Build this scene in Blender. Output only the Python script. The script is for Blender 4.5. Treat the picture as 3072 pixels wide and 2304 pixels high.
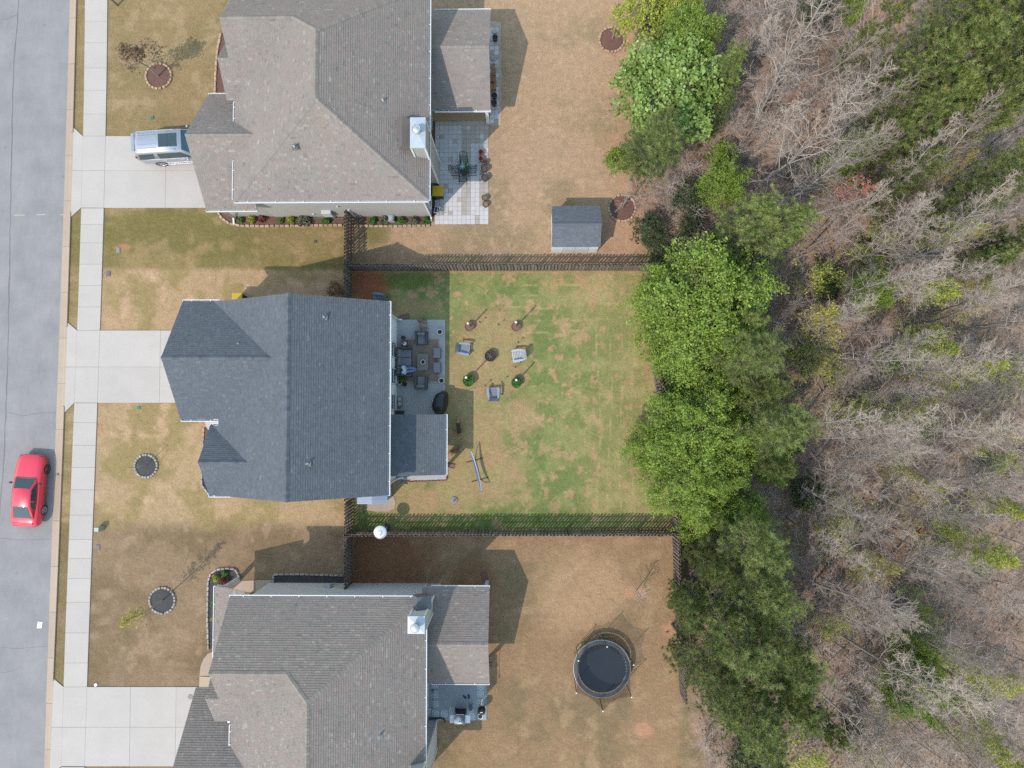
import bpy, math, random
import numpy as np
from mathutils import Vector, Matrix, noise as mnoise

random.seed(7); rng = np.random.default_rng(7)
for _o in list(bpy.data.objects): bpy.data.objects.remove(_o)
SC = bpy.context.scene
COL = SC.collection
R = math.radians

# ------------------------------------------------------------------ camera
FPX, CAMZ, NADX, NADY = 2069.0, 46.5, 1572.0, 1220.0      # drone 46.5 m up, looking almost straight down
_d = Vector(((NADX-1536)/FPX, -(NADY-1152)/FPX, -1)).normalized()
_up = -_d
_xw = (Vector((1, 0, 0)) - _up*_up.x).normalized()
_yw = _up.cross(_xw)
CM = Matrix((_xw, _yw, _up))
cam_data = bpy.data.cameras.new('camera'); cam = bpy.data.objects.new('camera', cam_data); COL.objects.link(cam)
cam_data.sensor_width = 36; cam_data.lens = FPX*36/3072; cam_data.clip_end = 3000
cam.matrix_world = Matrix.Translation((0, 0, CAMZ)) @ CM.to_4x4()
SC.camera = cam

# ------------------------------------------------------------------ sky, sun, exposure
SUN_EL, SUN_AZ = R(52), math.atan2(-.68, -.73)
w = bpy.data.worlds.new('World'); SC.world = w; w.use_nodes = True
nt = w.node_tree; bg = nt.nodes['Background']
sky = nt.nodes.new('ShaderNodeTexSky'); sky.sky_type = 'NISHITA'; sky.sun_disc = False
sky.sun_elevation = SUN_EL; sky.sun_rotation = SUN_AZ; sky.air_density = 2.3; sky.dust_density = 0.5
nt.links.new(sky.outputs[0], bg.inputs[0]); bg.inputs[1].default_value = 0.15
sl = bpy.data.lights.new('sun', 'SUN'); so = bpy.data.objects.new('sun', sl); COL.objects.link(so)
sl.energy = 2.0; sl.angle = R(.55); sl.color = (1, .89, .80)
_sd = Vector((.68*math.cos(SUN_EL), .73*math.cos(SUN_EL), -math.sin(SUN_EL)))
so.rotation_euler = _sd.to_track_quat('-Z', 'Y').to_euler(); so.location = (-30, -30, 60)
SC.view_settings.view_transform = 'Standard'; SC.view_settings.look = 'None'
SC.view_settings.exposure = 0.95; SC.view_settings.gamma = 1
SC.view_settings.use_curve_mapping = False
SC.render.engine = 'CYCLES'
SC.cycles.use_denoising = False
SC.cycles.max_bounces = 4; SC.cycles.diffuse_bounces = 2; SC.cycles.glossy_bounces = 2
SC.cycles.transmission_bounces = 3; SC.cycles.transparent_max_bounces = 6
SC.cycles.caustics_reflective = False; SC.cycles.caustics_refractive = False

# ------------------------------------------------------------------ helpers
def P(px, py, z=0.0):
    """photograph pixel (3072 x 2304) seen at height z -> world x, y"""
    wv = CM @ Vector(((px-1536)/FPX, -(py-1152)/FPX, -1))
    t = (z-CAMZ)/wv.z
    return (wv.x*t, wv.y*t)
def P3(px, py, z=0.0):
    a = P(px, py, z); return (a[0], a[1], z)
def lin(c):
    c = c/255.0
    return c/12.92 if c <= .04045 else ((c+.055)/1.055)**2.4
KEXP = (1.8, 1.93, 2.0)          # what sun, sky and exposure make of a white flat surface
def sc(r, g, b, k=KEXP):
    """colour of a sunlit flat surface in the photograph -> base colour"""
    return (lin(r)/k[0], lin(g)/k[1], lin(b)/k[2])

def link(o, parent=None):
    COL.objects.link(o)
    if parent is not None: o.parent = parent
    return o
def tag(o, label=None, cat=None, group=None, kind=None):
    if label: o['label'] = label
    if cat: o['category'] = cat
    if group: o['group'] = group
    if kind: o['kind'] = kind
    return o
def thing(name, label, cat, loc=(0, 0, 0), rz=0.0, group=None):
    o = bpy.data.objects.new(name, None); COL.objects.link(o)
    o.empty_display_size = .2
    o.location = loc; o.rotation_euler = (0, 0, rz)
    return tag(o, label, cat, group)
def inst(name, me, parent=None, loc=(0, 0, 0), rot=(0, 0, 0), scale=None):
    o = bpy.data.objects.new(name, me); COL.objects.link(o)
    if parent is not None: o.parent = parent
    o.location = loc; o.rotation_euler = rot
    if scale: o.scale = scale if hasattr(scale, '__len__') else (scale,)*3
    return o
def copy_tree(o, parent=None):
    c = o.copy(); COL.objects.link(c); c.parent = parent
    for ch in o.children: copy_tree(ch, c)
    return c

class MB:
    """collects shapes; build() links them as one mesh object"""
    def __init__(s, origin=(0, 0, 0)):
        s.v = []; s.f = []; s.mi = []; s.o = origin; s.m = 0; s.sm = []
        s.smooth = False
    def add(s, vs, fs):
        b = len(s.v); s.v.extend([tuple(v) for v in vs])
        for f in fs:
            s.f.append(tuple(b+i for i in f)); s.mi.append(s.m); s.sm.append(s.smooth)
        return s
    def box(s, c, d, rz=0.0, rot=None, taper=1.0):
        hx, hy, hz = d[0]/2, d[1]/2, d[2]/2
        vs = []
        for z, t in ((-hz, 1.0), (hz, taper)):
            for x, y in ((-hx, -hy), (hx, -hy), (hx, hy), (-hx, hy)):
                vs.append(Vector((x*t, y*t, z)))
        M = rot if rot is not None else Matrix.Rotation(rz, 3, 'Z')
        vs = [M @ v + Vector(c) for v in vs]
        return s.add(vs, [(3, 2, 1, 0), (4, 5, 6, 7), (0, 1, 5, 4), (1, 2, 6, 5), (2, 3, 7, 6), (3, 0, 4, 7)])
    def bar(s, a, b, wd, ht=None, up=(0, 0, 1)):
        a = Vector(a); b = Vector(b); ht = ht or wd
        z = (b-a); L = z.length; z.normalize()
        u = Vector(up)
        if abs(z.dot(u)) > .98: u = Vector((0, 1, 0))
        x = u.cross(z).normalized(); y = z.cross(x)
        M = Matrix((x, y, z)).transposed()
        return s.box((a+b)/2, (wd, ht, L), rot=M)
    def prism(s, poly, z0, z1, top=True, bottom=True):
        """poly: ccw (x, y); z0, z1 numbers or lists"""
        n = len(poly)
        a = sum(poly[i][0]*poly[(i+1) % n][1]-poly[(i+1) % n][0]*poly[i][1] for i in range(n))
        if a < 0: poly = poly[::-1]; z0 = z0[::-1] if hasattr(z0, '__len__') else z0; z1 = z1[::-1] if hasattr(z1, '__len__') else z1
        g = lambda z, i: z[i] if hasattr(z, '__len__') else z
        vs = [(p[0], p[1], g(z0, i)) for i, p in enumerate(poly)]+[(p[0], p[1], g(z1, i)) for i, p in enumerate(poly)]
        fs = []
        if bottom: fs.append(tuple(range(n))[::-1])
        if top: fs.append(tuple(range(n, 2*n)))
        fs += [(i, (i+1) % n, n+(i+1) % n, n+i) for i in range(n)]
        return s.add(vs, fs)
    def cyl(s, c, r, h, n=16, r2=None, caps=True, rot=None):
        r2 = r if r2 is None else r2
        vs = []
        for k, (z, rr) in enumerate(((0, r), (h, r2))):
            for i in range(n):
                a = 2*math.pi*i/n; vs.append(Vector((rr*math.cos(a), rr*math.sin(a), z)))
        if rot is not None: vs = [rot @ v for v in vs]
        vs = [v+Vector(c) for v in vs]
        fs = [(i, (i+1) % n, n+(i+1) % n, n+i) for i in range(n)]
        if caps: fs += [tuple(range(n))[::-1], tuple(range(n, 2*n))]
        return s.add(vs, fs)
    def lathe(s, prof, n=20, c=(0, 0, 0), close=False):
        m = len(prof); vs = []
        for (r, z) in prof:
            for i in range(n):
                a = 2*math.pi*i/n; vs.append((c[0]+r*math.cos(a), c[1]+r*math.sin(a), c[2]+z))
        fs = [(j*n+i, j*n+(i+1) % n, (j+1)*n+(i+1) % n, (j+1)*n+i) for j in range(m-1) for i in range(n)]
        if close: fs += [tuple(range(n))[::-1], tuple(range((m-1)*n, m*n))]
        return s.add(vs, fs)
    def tube(s, pts, rad, n=6, caps=True):
        pts = [Vector(p) for p in pts]; m = len(pts)
        rad = rad if hasattr(rad, '__len__') else [rad]*m
        vs = []
        up = Vector((0, 0, 1))
        for j, p in enumerate(pts):
            t = (pts[min(j+1, m-1)]-pts[max(j-1, 0)]).normalized()
            u = up if abs(t.dot(up)) < .95 else Vector((1, 0, 0))
            x = u.cross(t).normalized(); y = t.cross(x)
            for i in range(n):
                a = 2*math.pi*i/n; vs.append(p+(x*math.cos(a)+y*math.sin(a))*rad[j])
        fs = [(j*n+i, j*n+(i+1) % n, (j+1)*n+(i+1) % n, (j+1)*n+i) for j in range(m-1) for i in range(n)]
        if caps: fs += [tuple(range(n))[::-1], tuple(range((m-1)*n, m*n))]
        return s.add(vs, fs)
    def ball(s, c, r, nu=12, nv=8, sq=(1, 1, 1)):
        prof = []
        vs = []
        for j in range(nv+1):
            t = math.pi*j/nv
            for i in range(nu):
                a = 2*math.pi*i/nu
                vs.append((c[0]+r*sq[0]*math.sin(t)*math.cos(a), c[1]+r*sq[1]*math.sin(t)*math.sin(a), c[2]-r*sq[2]*math.cos(t)))
        fs = [(j*nu+i, j*nu+(i+1) % nu, (j+1)*nu+(i+1) % nu, (j+1)*nu+i) for j in range(nv) for i in range(nu)]
        return s.add(vs, fs)
    def mesh(s, name, mats, bevel=0):
        me = bpy.data.meshes.new(name)
        ox, oy, oz = s.o
        me.from_pydata([(v[0]-ox, v[1]-oy, v[2]-oz) for v in s.v], [], s.f)
        for m in (mats if isinstance(mats, (list, tuple)) else [mats]): me.materials.append(m)
        if any(s.mi): me.polygons.foreach_set('material_index', s.mi)
        if any(s.sm): me.polygons.foreach_set('use_smooth', s.sm)
        me.update()
        return me
    def build(s, name, mats, parent=None, bevel=0, label=None):
        me = s.mesh(name, mats)
        o = inst(name, me, parent)
        if parent is None: o.location = s.o
        if label: o['label'] = label
        if bevel: bev(o, bevel)
        return o
def bev(o, wd, seg=2):
    m = o.modifiers.new('bevel', 'BEVEL'); m.width = wd; m.segments = seg; m.limit_method = 'ANGLE'
    return o
def origin(o_thing): return tuple(o_thing.location)

# ------------------------------------------------------------------ materials
_mats = {}
def nodes_of(name):
    m = bpy.data.materials.new(name); m.use_nodes = True
    nt = m.node_tree; b = nt.nodes['Principled BSDF']
    return m, nt, b
def mathn(nt, op, a, b=None, clamp=False):
    n = nt.nodes.new('ShaderNodeMath'); n.operation = op; n.use_clamp = clamp
    for i, v in enumerate((a, b)):
        if v is None: continue
        if isinstance(v, (int, float)): n.inputs[i].default_value = v
        else: nt.links.new(v, n.inputs[i])
    return n.outputs[0]
def madd(nt, a, m, c):
    n = nt.nodes.new('ShaderNodeMath'); n.operation = 'MULTIPLY_ADD'
    nt.links.new(a, n.inputs[0]); n.inputs[1].default_value = m; n.inputs[2].default_value = c
    return n.outputs[0]
def noisen(nt, scale, detail=4, rough=.6, vec=None, dim='3D'):
    n = nt.nodes.new('ShaderNodeTexNoise'); n.inputs['Scale'].default_value = scale
    n.inputs['Detail'].default_value = detail; n.inputs['Roughness'].default_value = rough
    if vec is not None: nt.links.new(vec, n.inputs['Vector'])
    return n.outputs['Fac']
def posn(nt, scale=None):
    g = nt.nodes.new('ShaderNodeNewGeometry').outputs['Position']
    if scale:
        m = nt.nodes.new('ShaderNodeMapping'); m.inputs['Scale'].default_value = scale
        nt.links.new(g, m.inputs['Vector']); return m.outputs[0]
    return g
def mixc(nt, fac, a, b, mode='MIX'):
    n = nt.nodes.new('ShaderNodeMix'); n.data_type = 'RGBA'; n.blend_type = mode
    for sck, v in ((n.inputs[0], fac), (n.inputs[6], a), (n.inputs[7], b)):
        if isinstance(v, (int, float)): sck.default_value = v
        elif isinstance(v, tuple): sck.default_value = (v[0], v[1], v[2], 1)
        else: nt.links.new(v, sck)
    return n.outputs[2]
def scalec(nt, col, f):
    """colour times factor socket"""
    n = nt.nodes.new('ShaderNodeVectorMath'); n.operation = 'SCALE'
    if isinstance(col, tuple): n.inputs[0].default_value = col
    else: nt.links.new(col, n.inputs[0])
    nt.links.new(f, n.inputs['Scale']); return n.outputs[0]
def rampn(nt, fac, stops):
    r = nt.nodes.new('ShaderNodeValToRGB'); e = r.color_ramp.elements
    while len(e) < len(stops): e.new(.5)
    for i, (p, c) in enumerate(stops):
        e[i].position = p; e[i].color = (c[0], c[1], c[2], 1)
    nt.links.new(fac, r.inputs[0]); return r.outputs[0]
def bumpn(nt, b, h, strength=.3, dist=.02):
    n = nt.nodes.new('ShaderNodeBump'); n.inputs['Strength'].default_value = strength; n.inputs['Distance'].default_value = dist
    nt.links.new(h, n.inputs['Height']); nt.links.new(n.outputs[0], b.inputs['Normal'])
def mk(name, c, rough=.8, var=.18, scale=2.0, fine=.1, fscale=40.0, bump=0.0, bscale=60.0, metal=0.0, rnd=0.0, spec=None, coat=0.0):
    """plain procedural material: base colour, slow stains, fine grain, slight relief, per-object variation"""
    if name in _mats: return _mats[name]
    m, nt, b = nodes_of(name)
    pos = posn(nt)
    f = madd(nt, noisen(nt, scale, 5, .62, pos), 2*var, 1-var)
    f2 = madd(nt, noisen(nt, fscale, 3, .6, pos), 2*fine, 1-fine)
    f = mathn(nt, 'MULTIPLY', f, f2)
    if rnd:
        oi = nt.nodes.new('ShaderNodeObjectInfo').outputs['Random']
        r2 = madd(nt, oi, 2*rnd, 1-rnd)
        f = mathn(nt, 'MULTIPLY', f, r2)
    nt.links.new(scalec(nt, tuple(c), f), b.inputs['Base Color'])
    b.inputs['Roughness'].default_value = rough; b.inputs['Metallic'].default_value = metal
    if spec is not None: b.inputs['Specular IOR Level'].default_value = spec
    if coat: b.inputs['Coat Weight'].default_value = coat; b.inputs['Coat Roughness'].default_value = .05
    if bump: bumpn(nt, b, noisen(nt, bscale, 4, .6, pos), bump, .02)
    _mats[name] = m
    return m
def shade_mat(name, stops, rough=.9, var=.12, fine=.12, fscale=60, bump=.3, trans=0.0):
    """colour taken from the per-face float attribute 'shade' through a ramp"""
    m, nt, b = nodes_of(name)
    at = nt.nodes.new('ShaderNodeAttribute'); at.attribute_name = 'shade'
    col = rampn(nt, at.outputs['Fac'], stops)
    pos = posn(nt)
    f = madd(nt, noisen(nt, .8, 4, .6, pos), 2*var, 1-var)
    f2 = madd(nt, noisen(nt, fscale, 2, .6, pos), 2*fine, 1-fine)
    nt.links.new(scalec(nt, col, mathn(nt, 'MULTIPLY', f, f2)), b.inputs['Base Color'])
    b.inputs['Roughness'].default_value = rough
    b.inputs['Specular IOR Level'].default_value = .25
    if trans:
        t = nt.nodes.new('ShaderNodeBsdfTranslucent'); mx = nt.nodes.new('ShaderNodeMixShader'); mx.inputs[0].default_value = trans
        nt.links.new(col, t.inputs[0]); nt.links.new(b.outputs[0], mx.inputs[1]); nt.links.new(t.outputs[0], mx.inputs[2])
        nt.links.new(mx.outputs[0], nt.nodes['Material Output'].inputs[0])
    elif bump: bumpn(nt, b, noisen(nt, 90, 2, .6, pos), bump, .01)
    _mats[name] = m
    return m

M_WHITE = mk('white_trim', (.62, .63, .63), .45, .05, 3, .03)
M_CONC = mk('pale_concrete', sc(214, 211, 205), .9, .10, .7, .05, 25, .12, 50, rnd=.03)
M_CONC2 = mk('kerb_concrete', sc(205, 188, 168), .9, .1, 1.2, .07, 25, .15, 40, rnd=.05)
M_SIDE1 = mk('greige_siding', (.32, .31, .29), .7, .05, 1, .03)
M_SIDE2 = mk('white_siding', (.72, .74, .75), .6, .04, 1, .02)
M_SIDE3 = mk('grey_siding', (.42, .43, .44), .7, .05, 1, .03)
M_GLASS = mk('window_glass', (.02, .035, .04), .08, .3, 1.5, .05, 20, spec=.6)
M_DARKMETAL = mk('black_metal', (.03, .033, .04), .45, .1, 4, .05, metal=.3)
M_STEEL = mk('brushed_steel', (.55, .56, .57), .35, .1, 3, .06, 120, metal=.85)
M_GALV = mk('galvanised_sheet', (.36, .40, .44), .5, .2, 3, .08, metal=.15)
M_BLACK = mk('black_plastic', (.02, .021, .024), .5, .1, 4, .05)
M_WOODF = mk('weathered_fence_wood', (.15, .12, .10), .85, .3, 2, .2, 30, .3, 60, rnd=.28)
M_WOODP = mk('fence_post_wood', (.125, .10, .083), .85, .3, 2, .2, 30, .3, 60, rnd=.15)
M_MULCHR = mk('red_brown_mulch', sc(128, 96, 84), .95, .3, 4, .55, 22, .9, 20)
M_MULCHB = mk('black_mulch', (.05, .048, .048), .95, .35, 4, .6, 22, .9, 20)
M_STONE_T = mk('tan_edging_stone', sc(205, 180, 152), .85, .12, 4, .1, 30, .3, 30, rnd=.2)
M_STONE_G = mk('grey_edging_stone', sc(190, 186, 180), .85, .12, 4, .1, 30, .3, 30, rnd=.2)
M_BARKG = mk('silver_bark', (.42, .37, .345), .9, .2, 2, .15, 30, rnd=.16)
M_BARKB = mk('brown_bark', (.16, .125, .10), .9, .25, 2, .2, 20, .5, 30)
# ================================================================== ground
def vnoise(x, y, seed):
    """vectorised value noise"""
    xi = np.floor(x).astype(np.int64); yi = np.floor(y).astype(np.int64)
    fx = x-xi; fy = y-yi; fx = fx*fx*(3-2*fx); fy = fy*fy*(3-2*fy)
    def h(a, b):
        n = (a*374761393+b*668265263+seed*1442695041) & 0xffffffff
        n = ((n ^ (n >> 13))*1274126177) & 0xffffffff
        n = n ^ (n >> 16)
        return (n & 0xffff)/65535.0
    return (h(xi, yi)*(1-fx)+h(xi+1, yi)*fx)*(1-fy)+(h(xi, yi+1)*(1-fx)+h(xi+1, yi+1)*fx)*fy
def fbm(x, y, sc_, seed, octv=4, gain=.55):
    t = 0; a = 1; n = 0
    for k in range(octv):
        t = t+a*vnoise(x*sc_*2**k+17.3*k, y*sc_*2**k-9.1*k, seed+k*31); n += a; a *= gain
    return t/n
def sst(a, b, x):
    t = np.clip((x-a)/(b-a), 0, 1); return t*t*(3-2*t)
def to_px(X, Y):
    """world ground point -> photograph pixel (used only to look up where lawns begin and end)"""
    V = np.stack([X, Y, np.full_like(X, -CAMZ)], -1)
    Mi = np.array(CM)                         # cam->world rows
    c = V @ Mi                                # world->cam = transpose
    t = -c[..., 2]
    t = np.where(t < 1, 1, t)
    return 1536+FPX*c[..., 0]/t, 1152-FPX*c[..., 1]/t

def axis(a, b, step, far):
    d = np.arange(a, b+step*.5, step); ext = []
    q = step*2; p = d[-1]
    hi = []
    while p < far: p += q; hi.append(p); q *= 1.5
    lo = []; q = step*2; p = d[0]
    while p > -far: p -= q; lo.append(p); q *= 1.5
    return np.concatenate([np.array(lo[::-1]), d, np.array(hi)])
GX = axis(-27.2, 35.5, .115, 700); GY = axis(-26.5, 29.5, .115, 700)
gx, gy = np.meshgrid(GX, GY)
ppx, ppy = to_px(gx, gy)
WOODB = np.interp(ppy, [-400, 0, 330, 430, 600, 790, 1100, 1350, 1600, 2000, 2180, 2304, 2700], [1900, 1925, 1915, 1880, 1905, 1965, 1985, 2000, 2045, 2060, 2090, 2120, 2150])
n1 = fbm(gx, gy, .35, 3); n2 = fbm(gx, gy, 1.1, 11); n3 = fbm(gx, gy, 2.8, 23); n4 = fbm(gx, gy, .16, 41)
def L(*c):
    c = np.array(sc(*c)); return (c*.86+c.mean()*.14)*1.10
def mix3(a, b, t): return a*(1-t[..., None])+b*t[..., None]
shape = gx.shape
full = lambda c: np.broadcast_to(L(*c), shape+(3,)).copy()
# front lawn beside the upper house
c1 = mix3(mix3(full((172, 148, 101)), full((158, 141, 92)), sst(.42, .68, n1)*.8), full((192, 167, 122)), sst(.55, .75, n2)*.7)
# strip between upper and middle house: olive above the lot line, straw below
c2 = mix3(mix3(full((160, 142, 88)), full((140, 130, 72)), sst(.4, .65, n1)), full((186, 158, 108)), sst(.54, .72, n2)*.6)
c2b = mix3(mix3(full((198, 167, 122)), full((168, 150, 92)), sst(.45, .62, fbm(gx, gy, .55, 77))*.8), full((216, 178, 140)), sst(.6, .8, n2))
lot = sst(-8, 8, ppy-806+12*(n3-.5)+np.where(ppx > 700, -3, 0))
c2 = mix3(c2, c2b, lot)
c3 = mix3(mix3(full((197, 169, 124)), full((168, 150, 92)), sst(.46, .66, fbm(gx, gy, .5, 91))*.8), full((214, 182, 138)), sst(.58, .78, n2)*.8)
c4 = mix3(mix3(full((166, 141, 108)), full((148, 126, 92)), sst(.42, .66, n1)), full((182, 156, 122)), sst(.55, .75, n2)*.8)
c3 = mix3(c3, c4, sst(-28, 28, ppy-1575+60*(n2-.5)))
front = np.where((ppy < 520)[..., None], c1, np.where((ppy < 1080)[..., None], c2, c3))
# greener verge beside the kerb
front = mix3(front, full((142, 130, 74)), (sst(.35, .6, n2)*.7*(ppx < 262)))
# back lawns
b1 = mix3(mix3(full((200, 168, 130)), full((172, 152, 112)), sst(.45, .66, n1)*.8), full((214, 182, 144)), sst(.56, .74, n3)*.55)
b1 = mix3(b1, full((214, 168, 128)), sst(1770, 1880, ppx)*sst(.3, .6, n2)*.8)
b1 = mix3(b1, full((128, 128, 62)), sst(60, 20, np.hypot(ppx-1130, ppy-700))*.7)
green = mix3(full((154, 164, 92)), full((132, 151, 80)), sst(.38, .6, n2))
yel = mix3(full((192, 178, 114)), full((168, 165, 96)), sst(.38, .64, n2))
rightness = sst(1600, 1930, ppx+220*(n4-.5))*.72+.02
b2 = mix3(green, yel, np.clip(rightness+(n1-.5)*.9+sst(1010, 830, ppy)*.45*sst(1500, 1750, ppx), 0, 1))
dirt = mix3(full((206, 174, 122)), full((198, 160, 114)), n2)
patch = sst(.64, .675, fbm(gx*1.0, gy*1.0, 1.05, 131, 4, .66))*sst(1980, 1750, ppx)*np.clip(.55+.5*sst(.4, .6, n4), 0, 1)
patch = np.maximum(patch, .75*sst(.655, .68, fbm(gx, gy, 1.9, 151, 3, .66)))
# worn earth round the furniture, along the house and at the gate
def blob(cx, cy, rx, ry, soft=.35, amp=.6):
    d = np.hypot((ppx-cx)/rx, (ppy-cy)/ry)+amp*(n2-.5)+amp*.8*(n3-.5)
    return sst(1+soft, 1-soft, d)
worn = np.zeros(shape)
for q in ((1400, 1150, 80, 150), (1470, 1010, 110, 90), (1480, 1120, 90, 90), (1390, 1400, 110, 130), (1480, 1420, 90, 100), (1280, 1510, 160, 50), (1190, 1490, 70, 60), (1230, 925, 80, 28), (1450, 1290, 70, 90), (1560, 1250, 60, 60)):
    worn = np.maximum(worn, blob(*q))
worn = worn*np.clip(.15+1.2*n2, 0, 1)*.85
b2 = mix3(b2, dirt, np.clip(np.maximum(patch, worn), 0, 1))
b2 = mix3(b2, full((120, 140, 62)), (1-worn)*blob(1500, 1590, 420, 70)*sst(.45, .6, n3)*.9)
b2 = mix3(b2, full((186, 112, 72)), blob(1105, 850, 66, 48)*.95)
b2 = mix3(b2, full((112, 132, 52)), blob(1230, 840, 80, 30)*.7)
b2 = mix3(b2, full((206, 160, 116)), sst(826, 814, ppy)*.55+sst(45, 12, WOODB-ppx-25)*.5*sst(.4, .6, n2))
# mower stripes: faint pale lines
st = np.zeros(shape)
for k in range(6):
    st = np.maximum(st, sst(3.2, .8, np.abs(ppx-(1795+k*34+6*np.sin(ppy/90.+k)))) * sst(930, 990, ppy)*sst(1560, 1500, ppy))
    st = np.maximum(st, sst(3, .8, np.abs(ppy-(857+k*34+4*np.sin(ppx/70.+k)))) * sst(1500, 1540, ppx)*sst(1800+k*12, 1760+k*12, ppx)*(k < 5))
b2 = mix3(b2, full((210, 190, 130)), st*sst(.36, .58, n3)*.6)
b3 = mix3(mix3(full((174, 143, 104)), full((154, 133, 95)), sst(.42, .66, n1)), full((190, 160, 118)), sst(.55, .75, n2)*.7)
b3 = mix3(b3, full((206, 170, 124)), blob(1740, 1780, 130, 120)*.65)
b3 = mix3(b3, full((150, 98, 60)), np.maximum(blob(1150, 1680, 160, 90), blob(1420, 1740, 60, 60)*.6)*.75)
b3 = mix3(b3, full((208, 158, 118)), np.maximum(blob(1905, 1778, 34, 18), np.maximum(blob(1930, 2190, 26, 22), blob(2010, 1890, 22, 20)))*.9)
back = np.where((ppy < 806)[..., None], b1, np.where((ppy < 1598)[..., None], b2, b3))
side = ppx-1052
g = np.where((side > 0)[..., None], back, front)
# worn red clay beside the front walk of the middle house
g = mix3(g, full((206, 150, 116)), blob(622, 1300, 22, 40)*.8)
g = mix3(g, full((212, 150, 112)), np.maximum(blob(372, 742, 22, 10), np.maximum(blob(295, 1290, 14, 20), blob(290, 870, 16, 8)))*.7)
# leaf litter in the wood
wd = mix3(mix3(full((172, 148, 126)), full((146, 122, 102)), sst(.4, .62, n2)), full((188, 158, 130)), sst(.52, .72, n1))
wd = mix3(wd, full((194, 148, 112)), np.maximum(blob(2660, 180, 90, 200), np.maximum(blob(2420, 350, 70, 90), blob(2900, 1900, 160, 260)*.6))*.8)
wd = mix3(wd, full((132, 126, 84)), sst(.55, .7, fbm(gx, gy, .3, 211))*.6)
wmask = sst(-26, 26, ppx-WOODB+90*(n2-.5)+30*(n3-.5))
g = mix3(g, wd, wmask)
far = (np.abs(gx) > 40) | (np.abs(gy) > 32)
gz = .10*wmask*(fbm(gx, gy, .5, 301)-.5)*2
gz = np.where(far, 0, gz)
me = bpy.data.meshes.new('ground')
ny, nx = shape
idx = np.arange(ny*nx).reshape(ny, nx)
fq = np.stack([idx[:-1, :-1], idx[:-1, 1:], idx[1:, 1:], idx[1:, :-1]], -1).reshape(-1, 4)
co = np.stack([gx, gy, gz], -1).reshape(-1, 3)
def mesh_np(me, co, quads):
    me.vertices.add(len(co)); me.vertices.foreach_set('co', np.ascontiguousarray(co, np.float32).ravel())
    k = quads.shape[1]
    me.loops.add(quads.size); me.loops.foreach_set('vertex_index', np.ascontiguousarray(quads, np.int32).ravel())
    me.polygons.add(len(quads)); me.polygons.foreach_set('loop_start', np.arange(0, quads.size, k, dtype=np.int32))
    me.update(calc_edges=True)
mesh_np(me, co, fq)
ca = me.color_attributes.new('soil', 'FLOAT_COLOR', 'POINT')
ca.data.foreach_set('color', np.concatenate([g.reshape(-1, 3), wmask.reshape(-1, 1)], 1).astype(np.float32).ravel())
m, nt, b = nodes_of('lawn_and_soil')
at = nt.nodes.new('ShaderNodeAttribute'); at.attribute_name = 'soil'
pos = posn(nt)
fa = madd(nt, noisen(nt, 9, 5, .75, pos), 1.1, .45)
fb = madd(nt, noisen(nt, 34, 3, .7, posn(nt, (1, .55, 1))), .9, .55)
fc = madd(nt, noisen(nt, 2.2, 5, .7, pos), .7, .65)
f = mathn(nt, 'MULTIPLY', mathn(nt, 'MULTIPLY', fa, fb), fc)
col = scalec(nt, at.outputs['Color'], f)
# dead straw blades: thin pale flecks
vor = nt.nodes.new('ShaderNodeTexNoise'); vor.inputs['Scale'].default_value = 20; vor.inputs['Detail'].default_value = 5; vor.inputs['Roughness'].default_value = .8
nt.links.new(posn(nt, (1.0, .35, 1)), vor.inputs['Vector'])
fl = nt.nodes.new('ShaderNodeMapRange'); fl.inputs[1].default_value = .58; fl.inputs[2].default_value = .72; fl.inputs[4].default_value = .28
nt.links.new(vor.outputs['Fac'], fl.inputs[0])
col = mixc(nt, fl.outputs[0], col, tuple(sc(226, 196, 150)))
nt.links.new(col, b.inputs['Base Color']); b.inputs['Roughness'].default_value = .95; b.inputs['Specular IOR Level'].default_value = .1
bumpn(nt, b, mathn(nt, 'ADD', noisen(nt, 26, 4, .75, pos), mathn(nt, 'MULTIPLY', noisen(nt, 5, 3, .6, pos), 1.5)), .75, .05)
me.materials.append(m); M_GROUND = m
ground = inst('ground', me); tag(ground, 'straw coloured lawns, patchy green back yard and brown woodland floor', kind='structure')

# ================================================================== road, kerb, pavement, driveways
def interp_curve(pts):
    pts = sorted(pts, key=lambda p: p[1]); ys = [p[1] for p in pts]; xs = [p[0] for p in pts]
    co_ = np.polyfit(ys, xs, 3)
    return lambda y: float(np.polyval(co_, y))
KL = interp_curve([(210.6, 0), (199, 324), (191, 602), (186.6, 768), (184, 861), (177, 1046), (171, 1208), (165, 1370), (160, 1536), (153, 1629), (147, 1837), (137.5, 2175)])
KR = interp_curve([(232, 0), (221, 324), (211, 768), (205, 967), (192, 1277), (184, 1536), (177, 1675), (167.6, 1883), (156.5, 2175)])
SL = interp_curve([(257, 0), (250, 324), (243, 620), (240, 768), (235, 1000), (225.5, 1212), (217.6, 1370), (210.6, 1536), (203.7, 1698), (197, 1860), (191, 2059), (190, 2184)])
SR = interp_curve([(324, 0), (316, 407), (313, 625), (307, 768), (303, 990), (294.4, 1210), (287, 1402), (280.5, 1536), (275.4, 1675), (266, 1897), (261.5, 2059), (260, 2184)])
m, nt, b = nodes_of('worn_asphalt')
pos = posn(nt)
base = rampn(nt, noisen(nt, .5, 5, .6, pos), [(.3, sc(158, 160, 163)), (.7, sc(177, 178, 180))])
f = mathn(nt, 'MULTIPLY', madd(nt, noisen(nt, 45, 3, .8, pos), .5, .75), madd(nt, noisen(nt, 4, 4, .7, posn(nt, (1, .2, 1))), .24, .88))
col = scalec(nt, base, f)
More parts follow.
